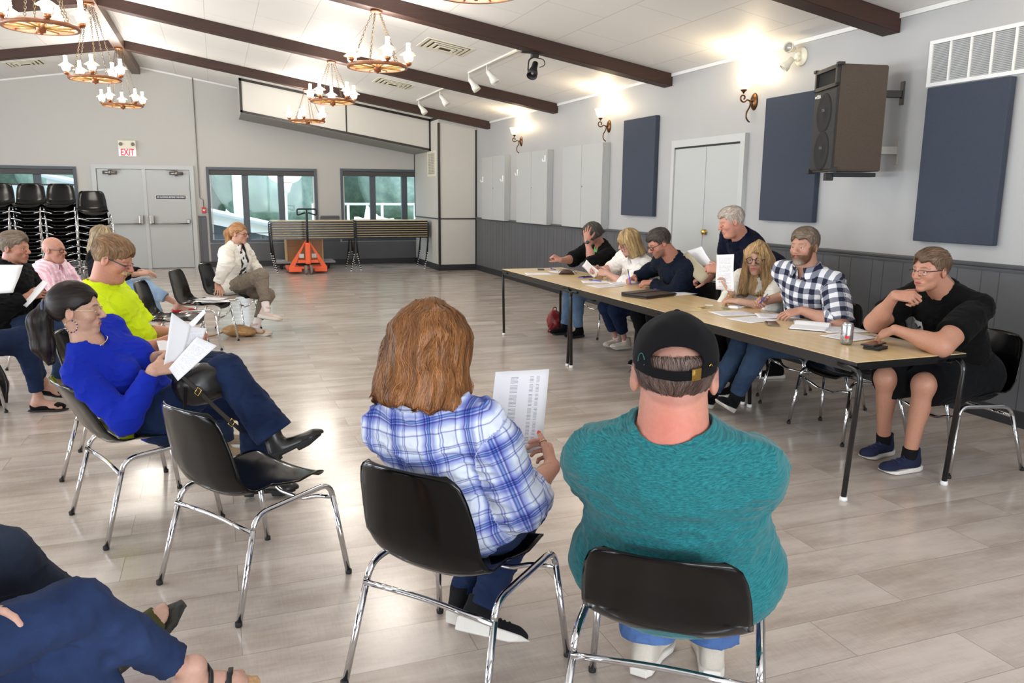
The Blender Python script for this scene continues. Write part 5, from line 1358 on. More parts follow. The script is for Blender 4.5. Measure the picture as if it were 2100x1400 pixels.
    if sp.get('stubble'):
        m = sm((-(l[:, 2]) - 0.036) / 0.012) * sm((l[:, 1] + 0.01) / 0.02) * inh * sm((np.abs(m - 0.0) > 0) * 1.0); m *= (~((np.abs(l[:, 0]) < 0.02) & (np.abs(l[:, 2] + 0.0615) < 0.009)))
        tint(m * sp['stubble'][1] * (l[:, 2] > -0.125), L3(sp['stubble'][0]))
    if sp.get('scalp'):
        zc = l[:, 2] - 0.006 - 0.735 * l[:, 1]; tint(inh * sm(zc / 0.01) * sp['scalp'][1], L3(sp['scalp'][0]))
    for cpos, rad, colr, amt in sp.get('patch', []):
        tint(sm(1.5 - 1.0 * np.linalg.norm(v - V3(cpos), axis=1) / rad) * amt, L3(colr))
    mesh_obj('body', v, f, M_SKIN, root, base, C)
    # ---------------- eyes
    if headspec.get('eyes') != 'down' and not sp.get('noeyes'):
        for sx in (-1, 1):
            bm = bmesh.new(); bmesh.ops.create_uvsphere(bm, u_segments=24, v_segments=18, radius=0.0114)
            vs = np.array([x.co[:] for x in bm.verts]); bm.faces.ensure_lookup_table()
            look = nz(V3(sp.get('look', (0, 1, 0.0))))
            dt = (vs / 0.0114) @ look
            cc = np.where(dt[:, None] > 0.96, L3((14, 12, 12)), np.where(dt[:, None] > 0.86, L3(sp.get('iris', (92, 96, 100))), L3((196, 184, 176))))
            me = bpy.data.meshes.new('eye'); bm.to_mesh(me); bm.free(); me.shade_smooth()
            w_ = (toworld(vs + V3(0.032 * sx, 0.0775, 0.0035)) - base).astype(np.float32); me.vertices.foreach_set('co', w_.ravel())
            at = me.attributes.new('Col', 'FLOAT_COLOR', 'POINT'); c4 = np.ones((len(vs), 4), np.float32); c4[:, :3] = cc; at.data.foreach_set('color', c4.ravel())
            me.materials.append(M_EYE); o = bpy.data.objects.new('eye', me); COL.objects.link(o); o.parent = root
    # ---------------- glasses
    gl = sp.get('glasses')
    if gl:
        mt = gl['mat']; r = gl.get('r', 0.0016); wx, wz = gl.get('w', 0.0235), gl.get('h', 0.019); yy = gl.get('y', 0.106); zc = gl.get('z', 0.001); e_ = gl.get('e', 2.6)
        def W3(p): return Vector(tuple(toworld(p) - base))
        bm = bmesh.new()
        for sx in (-1, 1):
            loop = []
            for k in range(28):
                a = 2 * math.pi * k / 28; ca, sa = math.cos(a), math.sin(a)
                x = 0.033 * sx + wx * np.sign(ca) * abs(ca) ** (2 / e_); z = zc + wz * np.sign(sa) * abs(sa) ** (2 / e_)
                loop.append(W3((x, yy - 3.2 * (abs(x) ** 2), z)))
            if gl.get('half'):
                tube(bm, loop[0:15], r, 6)
                tube(bm, loop[14:] + loop[:1], r * 0.4, 5)
            else: tube(bm, loop, r, 6, closed=True)
        tube(bm, [W3((-0.011, yy, zc + 0.006)), W3((0, yy + 0.003, zc + 0.008)), W3((0.011, yy, zc + 0.006))], r, 6)
        for sx in (-1, 1):
            tube(bm, [W3((sx * (0.033 + wx), yy - 0.009, zc + 0.008)), W3((sx * 0.068, yy - 0.02, zc + 0.008)), W3((sx * 0.082, 0.02, 0.010)), W3((sx * 0.083, -0.006, 0.012)), W3((sx * 0.081, -0.02, -0.008))], r * gl.get('temple', 1.0), 6)
        go = finish('glasses', bm, mt, root)
        bm = bmesh.new()
        for sx in (-1, 1):
            vs = []
            for k in range(20):
                a = 2 * math.pi * k / 20; ca, sa = math.cos(a), math.sin(a); x = 0.033 * sx + wx * np.sign(ca) * abs(ca) ** (2 / e_)
                vs.append(bm.verts.new(W3((x, yy - 3.2 * x * x, zc + wz * np.sign(sa) * abs(sa) ** (2 / e_)))))
            bm.faces.new(vs)
        finish('lens', bm, M_LENS, go)
    # ---------------- hair
    st = sp.get('hair')
    if st and not sp.get('nohead'):
        fl, flow = hair_style(st, headspec)
        Ln = st.get('len', 0.1) if st['style'] == 'bob' else 0.09
        lo_, hi_ = np.array((-0.16, -0.17, -Ln - 0.05)), np.array((0.16, 0.15, 0.16))
        if st['style'] == 'pony':
            tp = np.array([a for t_ in st['tail'] for a in t_[:2]]); rr = max(t_[2] for t_ in st['tail']) + 0.03; lo_ = np.minimum(lo_, tp.min(0) - rr); hi_ = np.maximum(hi_, tp.max(0) + rr)
        hv, hf = polygonise(fl, lo_, hi_, 0.0045 * q)
        hc = L3(st['col']); hc2 = L3(st.get('col2', st['col']))
        hv32 = hv.astype(np.float32)
        n1 = vnoise(hv32, (60, 60, 8)); bc = (hc[None] * (1 - n1[:, None]) + hc2[None] * n1[:, None]) * st.get('under', 0.55)  # base hair colour darkened so gaps between ribbons look shaded
        rt = L3(st['root']) if 'root' in st else None
        # ribbons
        N = int(st.get('n', 1400) * 1.5 / max(0.8, q)); cen = hv[hf].mean(1); ar = np.linalg.norm(np.cross(hv[hf[:, 1]] - hv[hf[:, 0]], hv[hf[:, 3]] - hv[hf[:, 0]]), axis=1)
        pick = rs.choice(len(hf), N, p=ar / ar.sum()); seeds = cen[pick]
        sel = np.abs(fl(seeds.astype(np.float32))) < 0.004
        if st['style'] == 'bob':
            ow = st.get('open', 0.058) + 0.010; sel &= ~((seeds[:, 1] > 0.02) & (np.abs(seeds[:, 0]) < ow) & (seeds[:, 2] < -0.075 + st.get('oh', 0.135) + 0.004))
        seeds = seeds[sel]
        nn = vnoise(seeds.astype(np.float32), (60, 60, 8)); cc = hc[None] * (1 - nn[:, None]) + hc2[None] * nn[:, None]
        if 'side' in st:
            mk = sm((0.035 - seeds[:, 2]) / 0.05)[:, None]; cc = cc * (1 - mk) + L3(st['side'])[None] * mk
            mk = sm((0.035 - hv[:, 2]) / 0.05)[:, None]; bc = bc * (1 - mk) + L3(st['side'])[None] * mk * 0.6
        Lr = st.get('rib', 0.035 if st['style'] in ('short', 'thin') else 0.11); steps = 4 if Lr < 0.05 else 9
        rv, rf, rc = ribbons(fl, flow, seeds, 1.0, steps, Lr, st.get('w', 0.0028), rs, lift=st.get('lift', 0.0045), wave=st.get('wave', 0.15), colvar=st.get('var', 0.4))
        cc2 = np.repeat(cc, (steps + 1) * 2, 0) * rc.reshape(-1, 1) if rc.ndim == 1 else np.repeat(cc, (steps + 1) * 2, 0) * rc[:, :1]
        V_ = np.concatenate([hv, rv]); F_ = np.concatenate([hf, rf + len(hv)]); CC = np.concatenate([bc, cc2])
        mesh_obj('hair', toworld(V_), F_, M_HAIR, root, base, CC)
    bd = sp.get('beard')
    if bd:
        def fb(qq):
            d = head_sdf(qq, headspec) - bd.get('t', 0.008)
            z, y, x = qq[:, 2], qq[:, 1], np.abs(qq[:, 0])
            lim = np.where(y < 0.055, 0.012 + (0.03 - y) * 0.25, -0.030) - sm((y - 0.035) / 0.03) * 0.018
            d = smax(d, (z - lim) * 0.7, 0.006)
            d = smax(d, (-0.022 - y + 0.03) * 0.9, 0.006)
            d = smax(d, -ell(qq, (0, 0.105, -0.061), (0.022, 0.03, 0.0085)), 0.003)
            d = smax(d, -(z + 0.135), 0.01)
            if bd.get('moustache'):
                d = smax(head_sdf(qq, headspec) - 0.006, np.maximum(np.abs(z + 0.045) - 0.009, x - 0.036), 0.004); d = smax(d, 0.05 - y, 0.004)
            return d + (vnoise(qq, (120, 120, 60)) - 0.5) * 0.003
        hv, hf = polygonise(fb, (-0.1, -0.03, -0.15), (0.1, 0.14, 0.04), 0.0038 * q)
        c1, c2 = L3(bd['col']), L3(bd['col2'])
        mk = lambda p: sm(((-0.072 - p[:, 2]) / 0.03) + (p[:, 1] - 0.088) / 0.05)[:, None]
        pick = rs.randint(0, len(hf), int(1200 / max(0.8, q))); seeds = hv[hf].mean(1)[pick]
        dn = lambda p: np.stack([p[:, 0] * 2, 0.35 + 0 * p[:, 0], -1 + 0 * p[:, 0]], 1).astype(np.float32)
        rv, rf, rc = ribbons(fb, dn, seeds, 1.0, 3, 0.016, 0.002, rs, lift=0.003)
        m1, m2 = mk(hv), mk(seeds)
        CC = np.concatenate([(c1 * (1 - m1) + c2 * m1) * 0.85, np.repeat(c1 * (1 - m2) + c2 * m2, 8, 0) * rc[:, :1]]) if rc.ndim > 1 else None
        if CC is None: CC = np.concatenate([(c1 * (1 - m1) + c2 * m1) * 0.85, np.repeat(c1 * (1 - m2) + c2 * m2, 8, 0) * rc.reshape(-1, 1)])
        mesh_obj('moustache' if bd.get('moustache') else 'beard', toworld(np.concatenate([hv, rv])), np.concatenate([hf, rf + len(hv)]), M_HAIR, root, base, CC)
    # ---------------- clothes
    def pat(v):
        X = v.astype(np.float32); rel = X - P; lat = rel @ clat; al = rel @ u
        U = np.stack([lat, al], 1)
        dt = torso(X, 0.0)
        for k in 'LR':
            dk = arm(X, k, 0.0); m = (dk < dt - 0.012)
            a, b = S[k], E[k]; n = nz(b - a); r = X - a; al1 = r @ n
            e1 = nz(np.cross(n, cfw)); e2 = np.cross(n, e1); ang = np.arctan2(r @ e2, r @ e1)
            far = al1 > 0.27 * s
            n2 = nz(W[k] - E[k]); r2 = X - E[k]; f1 = nz(e1 - n2 * (e1 @ n2)); f2 = np.cross(n2, f1)
            ang2 = np.arctan2(r2 @ f2, r2 @ f1); al2 = 0.30 * s + r2 @ n2
            dupper = cap(X, S[k], E[k], 0.05, 0.045); dfore = cap(X, E[k], W[k], 0.045, 0.03); fo = dfore < dupper
            u1 = np.where(fo, ang2, ang) * 0.055; v1 = np.where(fo, al2, al1)
            U[m, 0] = u1[m]; U[m, 1] = v1[m]
        return U
    def garment(name, fn, mat, h, lo, hi, amp=0.005, fq=(16, 16, 9), seed=0.0, pt=True, parent=None):
        def dsp(X):
            a = vnoise(X, fq, seed) - 0.5; b = 1 - np.abs(2 * vnoise(X, (fq[0] * 1.7, fq[1] * 1.7, fq[2] * 2.6), seed + 9) - 1)
            c = 1 - np.abs(2 * vnoise(X + np.float32(0.02) * a[:, None], (fq[0] * 3.1, fq[1] * 3.1, fq[2] * 3.6), seed + 21) - 1)
            return a * amp * 1.6 - b * b * b * amp * 1.1 - c * c * c * amp * 0.35
        def fw_(X): return fn(X, dsp(X))
        v, f = polygonise(fw_, lo, hi, h)
        if len(f) == 0: return None, fw_
        o = mesh_obj(name, v, f, mat, parent or root, base, uvs=pat(v) if pt else None)
        return o, fw_
    tb = sp['bottom']; i_ = tb.get('loose', 0.010)
    def bottom(X, dd=0.0):
        d = torso(X, i_ - 0.004) + dd
        wl = (X - (P + u * tb.get('waist', 0.12)).astype(np.float32)) @ u.astype(np.float32)
        d = smax(d, wl, 0.01)
        for k in 'LR': d = smin(d, smax(leg(X, k, i_, 2.0 if tb.get('len', 1.93) > 1 else 1.0, tb.get('flare', 0.0)) + dd, leg(X, k, i_ + 0.02, tb.get('len', 1.93), tb.get('flare', 0.0)), 0.004), 0.03)
        return d
    pl = [P] + [x[k] for x in (hip, K, A_) for k in 'LR']
    lo2 = np.min(pl, 0) - 0.20 * max(1, g); hi2 = np.max(pl, 0) + 0.20 * max(1, g); lo2[2] = max(lo2[2], 0.001)
    if not sp.get('nobottom'): garment(tb.get('name', 'trousers'), bottom, tb['mat'], 0.0075 * q, lo2, hi2, tb.get('amp', 0.005), tb.get('fq', (14, 14, 14)), 3.0, False)
    for tp in sp['tops']:
        it = tp.get('loose', 0.012); te = tp.get('sleeve', 0.6)
        hem = tp.get('hem', -0.10)
        nk = tp.get('neck', 'crew')
        def top(X, dd=0.0):
            d = torso(X, it) + dd
            if tp.get('drape'): d = smin(d, ell(X, P + u * 0.02, (0.175 * s * tg + it, 0.13 * s * tg + it + bel * 0.3, 0.13), RP), 0.05)
            d = smax(d, -((X - (P + u * hem).astype(np.float32)) @ u.astype(np.float32)), 0.01)
            for k in 'LR': d = smin(d, smax(arm(X, k, it, max(te, 1.0) if te <= 1 else 2.0, tp.get('sflare', 0.006)) + dd, arm(X, k, it + 0.02, te, tp.get('sflare', 0.006)), 0.004), 0.022)
            # neck opening
            nr = tp.get('nr', 0.062) * s
            d = smax(d, -cap(X, Nk - u * 0.012 + cfw * 0.012, Nk + (hb - Nk) * 1.0 + u * 0.1, nr, nr * 1.15), 0.006)
            if nk in ('v', 'wide'):
                dep = tp.get('vd', 0.10); d = smax(d, -cap(X, Nk + cfw * 0.07, Nk - u * dep + cfw * 0.15, 0.045 * (1.4 if nk == 'wide' else 1), 0.008), 0.004)
            if nk == 'open':
                r = X - Sc; la = np.abs(r @ clat.astype(np.float32)); fo = r @ cfw.astype(np.float32)
                gap = tp.get('gap', 0.07); d = smax(d, -np.maximum(la - gap, -(fo - 0.02)), 0.008)
            return d
        pts = [P, Nk, S['L'], S['R']] + [x for k in 'LR' for x in ([E[k], W[k]] if te > 1 else [E[k]])]
        lo3 = np.min(pts, 0) - 0.22 * max(1, tg); hi3 = np.max(pts, 0) + 0.16
        lo3[2] = max(lo3[2], 0.2)
        o, fnw = garment(tp.get('name', 'shirt'), top, tp['mat'], 0.007 * q, lo3, hi3, tp.get('amp', 0.005), tp.get('fq', (13, 13, 16)), tp.get('seed', 0.0))
        tp['fn'] = fnw
        if tp.get('collar'):
            cr = tp.get('nr', 0.062) * s + 0.006
            hgt = tp.get('ch', 0.036)
            ax = nz(hb - Nk); c0 = Nk + u * 0.0 + cfw * 0.004
            def colf(X):
                r = X - c0; al = r @ ax.astype(np.float32); rad = np.linalg.norm(r - al[:, None] * ax, axis=1)
                fo = r @ cfw.astype(np.float32); la = np.abs(r @ clat.astype(np.float32))
                rr = cr + 0.25 * np.maximum(0.0, 0.02 - al)
                d = np.abs(rad - rr) - 0.0045
                lowz = -0.012 - sm(fo / 0.06) * tp.get('cd', 0.035)
                d = smax(d, np.maximum(al - hgt + 0.25 * np.maximum(fo, 0), lowz - al), 0.004)
                d = np.maximum(d, -np.maximum(la - 0.012 - 0.35 * np.maximum(0, al + 0.03), 0.02 - fo))
                # folded outer leaf
                e = np.abs(rad - (cr + 0.012 + 0.42 * np.maximum(0.0, hgt - al))) - 0.003
                e = smax(e, np.maximum(al - hgt - 0.0, (-0.010 - 0.6 * sm(fo / 0.08) * 0.045) - al), 0.003); e = np.maximum(e, -np.maximum(la - 0.016 - 0.5 * np.maximum(0, hgt - al) * (fo > 0), 0.0 - fo))
                return np.minimum(d, e)
            cv, cf_ = polygonise(colf, c0 - 0.16, c0 + 0.16, 0.0042 * q)
            if len(cf_): mesh_obj('collar', cv, cf_, tp['mat'], root, base, uvs=pat(cv))
        if tp.get('band'):
            nr = tp.get('nr', 0.062) * s
            def bandf(X):
                r1 = cap(X, Nk - u * 0.012 + cfw * 0.012, Nk + (hb - Nk) * 1.0 + u * 0.1, nr, nr * 1.15)
                return np.maximum(np.abs(r1 - 0.008) - 0.010, np.abs(fnw(X)) - 0.0045)
            cv, cf_ = polygonise(bandf, Nk - 0.15, Nk + 0.13, 0.0038 * q)
            if len(cf_): mesh_obj('neckband', cv, cf_, tp.get('bandmat', tp['mat']), root, base, uvs=pat(cv))
    # ---------------- shoes
    ty = shoe.get('type')
    if ty:
        for k in 'LR':
            a = A_[k].astype(np.float32); R_ = FT[k].astype(np.float32); ss = s * shoe.get('size', 1.0); sx = -1 if k == 'R' else 1
            loc = lambda X: ((X - a) @ R_) / np.float32(ss)
            toz = shoe.get('toe', 0.165)
            def plan(l, gx):
                # outline of the sole seen from above
                y = l[:, 1]; w = np.interp(y, [-0.07, -0.05, 0.0, 0.05, 0.11, 0.15, toz + 0.03], [0.02, 0.031, 0.034, 0.036, 0.046, 0.040, 0.006]).astype(np.float32)
                cx = np.interp(y, [-0.07, 0.05, 0.12, 0.2], [0, -0.002, 0.003, 0.010]) * sx
                return np.maximum(np.abs(l[:, 0] - cx) - w - gx, np.maximum(y - toz - 0.03 - gx, -0.068 - gx - y)) * 0.9
            if ty in ('sneaker', 'dress', 'boot'):
                hi_c = 0.10 if ty == 'boot' else (0.045 if ty == 'sneaker' else 0.02)
                def up(X):
                    l = loc(X)
                    d = cap(l, V3(0, -0.008, hi_c), V3(0, -0.022, -0.03), 0.046, 0.042)
                    d = smin(d, cap(l, V3(0, -0.018, -0.045), V3(0.004 * sx, toz - 0.03, -0.056), 0.042, 0.028), 0.035)
                    d = smin(d, ell(l, (0.004 * sx, toz - 0.035, -0.058), (0.045, 0.055, 0.026)), 0.02)
                    d = smax(d, plan(l, 0.006), 0.012)
                    d = smax(d, -(l[:, 2] + 0.066), 0.003); d = smax(d, l[:, 2] - hi_c, 0.006)
                    d = smax(d, -cap(l, V3(0, -0.004, hi_c + 0.03), V3(0, -0.008, hi_c - 0.02), 0.030, 0.028), 0.004)
                    return d * np.float32(ss)
                def so(X):
                    l = loc(X); z = l[:, 2]
                    th = np.interp(l[:, 1], [-0.06, 0.05, 0.16, 0.2], [0.030, 0.024, 0.018, 0.010]) * shoe.get('st', 1.0)
                    d = smax(plan(l, 0.008), np.maximum(z - (-0.088 + th), -0.088 - z + np.maximum(0, l[:, 1] - 0.12) * 0.25), 0.006)
                    if ty == 'boot': d = smax(d, -np.maximum(np.abs(l[:, 1] - 0.02) - 0.045, (z + 0.072)), 0.004)
                    return d * np.float32(ss)
            elif ty == 'flat':
                def up(X):
                    l = loc(X); d = smin(cap(l, V3(0, -0.026, -0.055), V3(0, toz - 0.04, -0.062), 0.036, 0.026), ell(l, (0, toz - 0.04, -0.064), (0.042, 0.055, 0.024)), 0.02)
                    d = smax(d, plan(l, 0.004), 0.01)
                    d = smax(d, -ell(l, (0, 0.035, -0.015), (0.030, 0.085, 0.045)), 0.006); d = smax(d, l[:, 2] + 0.030, 0.004); d = smax(d, -(l[:, 2] + 0.08), 0.003); return d * np.float32(ss)
                def so(X):
                    l = loc(X); return smax(plan(l, 0.004), np.abs(l[:, 2] + 0.084) - 0.005, 0.003) * np.float32(ss)
            else:   # sandal: footbed and straps
                strap = shoe.get('strap', 'wide')
                def up(X):
                    l = loc(X); fd = foot(X, k) / np.float32(ss); d = np.abs(fd - 0.004) - 0.0028
                    if strap == 'wide':
                        m = np.minimum(np.abs(l[:, 1] - 0.050) - 0.024, np.abs(l[:, 1] - 0.108) - 0.022)
                    else:
                        m = np.minimum(np.abs(l[:, 1] - 0.105 - sx * 0.5 * l[:, 0]) - 0.010, np.abs(l[:, 1] - 0.045 - 0.3 * l[:, 2]) - 0.010)
                    d = smax(d, m, 0.003); d = smax(d, -(l[:, 2] + 0.078), 0.003); return d * np.float32(ss)
                def so(X):
                    l = loc(X); return smax(plan(l, 0.007), np.abs(l[:, 2] + 0.093) - 0.012, 0.006) * np.float32(ss)
            c = A_[k] + FT[k] @ V3(0, 0.05, -0.02); e = 0.19
            v, f = polygonise(up, c - e, c + e, 0.005 * q)
            if not len(f): continue
            o = mesh_obj('shoe' if ty != 'sandal' else 'sandal_strap', v, f, shoe['mat'], root, base)
            v, f = polygonise(so, c - e, c + e, 0.005 * q)
            if len(f): mesh_obj('sole', v, f, shoe.get('sole', M_WSOLE), o, base)
            if shoe.get('sock'):
                def sk_(X):
                    l = loc(X); return smax(cap(l, V3(0, 0, 0.0), V3(0, 0, 0.12), 0.040, 0.041) , np.abs(l[:, 2] - 0.06) - shoe.get('sockh', 0.035), 0.004) * np.float32(ss)
                n_ = nz(K[k] - A_[k]).astype(np.float32); R2 = np.stack([nz(np.cross(FT[k][:, 1], n_)), nz(np.cross(n_, np.cross(FT[k][:, 1], n_))), n_], 1).astype(np.float32)
                def sk_(X):
                    l = ((X - a) @ R2) / np.float32(ss); return smax(cap(l, V3(0, 0, -0.03), V3(0, 0, 0.13), 0.041, 0.041), np.maximum(l[:, 2] - shoe.get('sockh', 0.09), -l[:, 2] - 0.02), 0.004) * np.float32(ss)
                v, f = polygonise(sk_, A_[k] - 0.14, A_[k] + 0.17, 0.006 * q)
                if len(f): mesh_obj('sock', v, f, shoe['sock'], root, base)
            if shoe.get('laces'):
                bm = bmesh.new()
                for j in range(5):
                    y = 0.04 + 0.017 * j; z0 = -0.004 - 0.38 * (y - 0.035)
                    pp = []
                    for t_ in np.linspace(-1, 1, 7):
                        lx = 0.021 * t_; p0 = A_[k] + FT[k] @ (V3(lx, y + 0.006 * t_ * (1 if j % 2 else -1), 0.03) * ss)
                        X = p0[None].astype(np.float32)
                        for _ in range(8): X = X - (FT[k][:, 2] * up(X)[0] * 0.8).astype(np.float32)
                        pp.append(Vector(tuple(X[0] + FT[k][:, 2] * 0.002 - base)))
                    tube(bm, pp, 0.0022, 5)
                finish('laces', bm, shoe['laces'], o)
    return dict(root=root, base=base, S=S, E=E, W=W, K=K, A=A_, Nk=Nk, u=u, cfw=cfw, clat=clat, P=P, hands=Hh, tops=sp['tops'], toworld=toworld, L=L, Hd=Hd, RM=RM)
M_WSOLE = plain('white_sole', (214, 210, 202), 0.6)
M_LENS = bpy.data.materials.new('spectacle_lens'); M_LENS.use_nodes = True
_t = M_LENS.node_tree; _t.nodes.remove(_t.nodes['Principled BSDF'])
_tr = _t.nodes.new('ShaderNodeBsdfTransparent'); _gl = _t.nodes.new('ShaderNodeBsdfGlossy'); _gl.inputs['Roughness'].default_value = 0.02
_mx = _t.nodes.new('ShaderNodeMixShader'); _mx.inputs[0].default_value = 0.035
_t.links.new(_tr.outputs[0], _mx.inputs[1]); _t.links.new(_gl.outputs[0], _mx.inputs[2]); _t.links.new(_mx.outputs[0], _t.nodes['Material Output'].inputs[0])
def decal(pd, ti, c, x, y, w, h, mat, name, base_dir, n=(10, 12), off=0.0025, parent=None):
    """a small patch laid on a garment: c centre in world, x / y axes, projected along base_dir"""
    fn = pd['tops'][ti]['fn']; X = []; nx, ny = n
    x = nz(x); y = nz(y); dr = nz(base_dir)
    for j in range(ny + 1):
        for i in range(nx + 1): X.append(V3(c) + x * w * (i / nx - 0.5) + y * h * (j / ny - 0.5) - dr * 0.12)
    X = np.array(X, np.float32)
    for _ in range(30): X = X + dr.astype(np.float32) * (fn(X) * 0.7)[:, None]
    X = X - dr * off
    F = [(j * (nx + 1) + i, j * (nx + 1) + i + 1, (j + 1) * (nx + 1) + i + 1, (j + 1) * (nx + 1) + i) for j in range(ny) for i in range(nx)]
    uv = np.array([(i / nx, j / ny) for j in range(ny + 1) for i in range(nx + 1)])
    return mesh_obj(name, X, np.array(F), mat, parent or pd['root'], pd['base'], uvs=uv)
# ================================================================== the people
SK = (205, 143, 118)
FLATH = (0.25, 0.3, 0.3, 0.3); HOLD = (0.75, 0.8, 0.85, 0.9); FIST = (1.35, 1.4, 1.4, 1.45)
CAST = {}
CAST['G'] = dict(label='man in a black t-shirt and shorts resting his chin on his hand', seed=3, q=0.95, s=1.06, g=1.16, ag=1.10, tg=1.2, lg=1.1, belly=0.03, sh=0.195, hs=0.968,
    P=(4.12, 3.38, 0.53), fwd=(-0.98, -0.12), cfwd=(-0.98, -0.05), head=(3.73, 3.32, 1.155), hdir=(-1.0, -0.02, -0.06), neckr=0.068, neck=(3.865, 3.335, 1.04),
    skin=(198, 143, 118), brow=(96, 70, 52), lips=(170, 92, 82), iris=(70, 66, 60), look=(0.0, 1, 0), face=dict(wide=1.03, jaw=1.1),
    arms=dict(R=dict(w=(3.56, 3.39, 1.015), pole=(-0.3, 0.7, -1), d=(0.45, -0.85, 0.02), n=(-0.55, -0.35, 0.75), curl=(1.0, 1.1, 1.2, 1.2), tb=0.3),
              L=dict(w=(3.49, 3.30, 0.838), e=(3.54, 3.035, 0.79), d=(-0.12, 0.85, -0.42), n=(-0.5, -0.1, 0.85), curl=(0.40, 0.42, 0.45, 0.5), spread=0.12)),
    legs=dict(R=dict(a=(3.76, 3.56, 0.095), toe=(-0.95, -0.1, 0)), L=dict(a=(3.68, 3.29, 0.095), toe=(-0.95, 0.05, 0), pole=(-1, -0.15, 0.6))),
    tops=[dict(mat='black_tee', sleeve=0.72, loose=0.014, sflare=0.014, neck='crew', nr=0.072, hem=-0.12, drape=1, band=1, amp=0.006)],
    bottom=dict(mat='black_shorts', len=0.97, loose=0.03, flare=0.03, name='shorts', bare=1), shoes=dict(type='sneaker', mat='navy_shoe', laces='navy_lace', sock='black_sock', sockh=0.045),
    hair=dict(style='short', col=(96, 76, 60), col2=(120, 96, 76), side=(128, 112, 98), top=0.008, comb='fwd', n=2200, thick=0.008), scalp=((90, 74, 62), 0.7),
    glasses=dict(mat='dark_metal', w=0.026, h=0.0135, e=3.5, r=0.0013, half=1, temple=1.8))
CAST['F'] = dict(label='bearded man in a navy and white checked shirt writing with a pen', seed=4, q=1.0, s=1.05, g=1.06, ag=1.15, sh=0.178, hs=0.968,
    P=(3.95, 4.46, 0.54), fwd=(-0.95, -0.05), cfwd=(-0.93, -0.36), head=(3.66, 4.27, 1.232), hdir=(-0.97, -0.30, -0.07), neckr=0.062,
    skin=(196, 145, 122), brow=(110, 86, 66), lips=(178, 104, 94), iris=(90, 104, 112), look=(0.1, 1, 0), face=dict(jaw=1.05),
    arms=dict(R=dict(w=(3.70, 4.70, 0.81), pole=(0.5, 0.8, -1), d=(-0.85, -0.35, 0.1), n=(-0.1, 0.75, 0.6), curl=(0.8, 1.1, 1.2, 1.2)),
              L=dict(w=(3.62, 4.20, 0.815), pole=(0.3, -0.9, -0.3), d=(-0.80, 0.42, -0.22), n=(-0.35, -0.25, 0.9), curl=(0.4, 0.45, 0.5, 0.5), spread=0.1)),
    legs=dict(R=dict(a=(3.34, 4.78, 0.12), toe=(-0.9, -0.3, 0.3), pole=(-0.6, 0.0, 1)), L=dict(a=(3.42, 4.60, 0.13), toe=(-0.80, -0.55, 0.42), pole=(-0.6, -0.1, 1))),
    tops=[dict(mat='gingham', sleeve=0.98, loose=0.016, sflare=0.012, neck='v', vd=0.05, nr=0.066, hem=-0.16, drape=1, collar=1, amp=0.006)],
    bottom=dict(mat='jeans_mid', len=1.9, loose=0.012), shoes=dict(type='sneaker', mat='black_knit', st=1.2, sock='black_sock', sockh=0.07),
    hair=dict(style='short', col=(112, 96, 80), col2=(136, 120, 104), side=(140, 128, 116), top=0.010, comb='side', n=2200, thick=0.009), scalp=((108, 92, 78), 0.7),
    beard=dict(col=(112, 80, 58), col2=(176, 164, 152), t=0.006))
CAST['E'] = dict(label='woman with long wavy blonde hair and round black glasses holding up a printed page', seed=5, q=1.1, s=0.95, g=1.0, bust=0.9, sh=0.165,
    P=(4.16, 5.20, 0.52), fwd=(-0.97, -0.1), cfwd=(-0.92, -0.35), head=(3.86, 5.01, 1.085), hs=1.01, hdir=(-0.78, -0.62, -0.02), hup=(0.06, 0.05, 1),
    skin=(206, 163, 140), brow=(130, 100, 74), lips=(190, 96, 92), iris=(70, 74, 70), look=(0.0, 1, 0),
    arms=dict(R=dict(w=(3.66, 5.03, 0.835), pole=(0.1, 0.8, -1), d=(-0.25, 0.25, 0.92), n=(0.55, -0.75, 0.1), curl=(0.5, 0.6, 0.7, 0.8), thumb=(0.45, 0.85, -0.2)),
              L=dict(w=(3.62, 4.88, 0.79), pole=(0.2, -0.9, -0.4), d=(-0.4, 0.9, 0), n=(-0.2, 0, 1), curl=(0.5, 0.5, 0.5, 0.5))),
    legs=dict(R=dict(a=(3.80, 5.35, 0.09)), L=dict(a=(3.78, 5.10, 0.09))),
    tops=[dict(mat='white_knit', sleeve=1.15, loose=0.022, sflare=0.03, neck='v', vd=0.10, hem=-0.12, drape=1, amp=0.006)],
    bottom=dict(mat='black_trouser', len=1.93, loose=0.012), shoes=dict(type='sneaker', mat='black_knit'),
    hair=dict(style='bob', col=(168, 132, 88), col2=(206, 174, 128), len=0.27, flare=0.050, wavy=0.024, wave=0.6, n=4200, thick=0.013, open=0.070, oh=0.136, w=0.004, rib=0.16),
    glasses=dict(mat='black_plastic', w=0.0245, h=0.0225, e=2.0, r=0.0026))
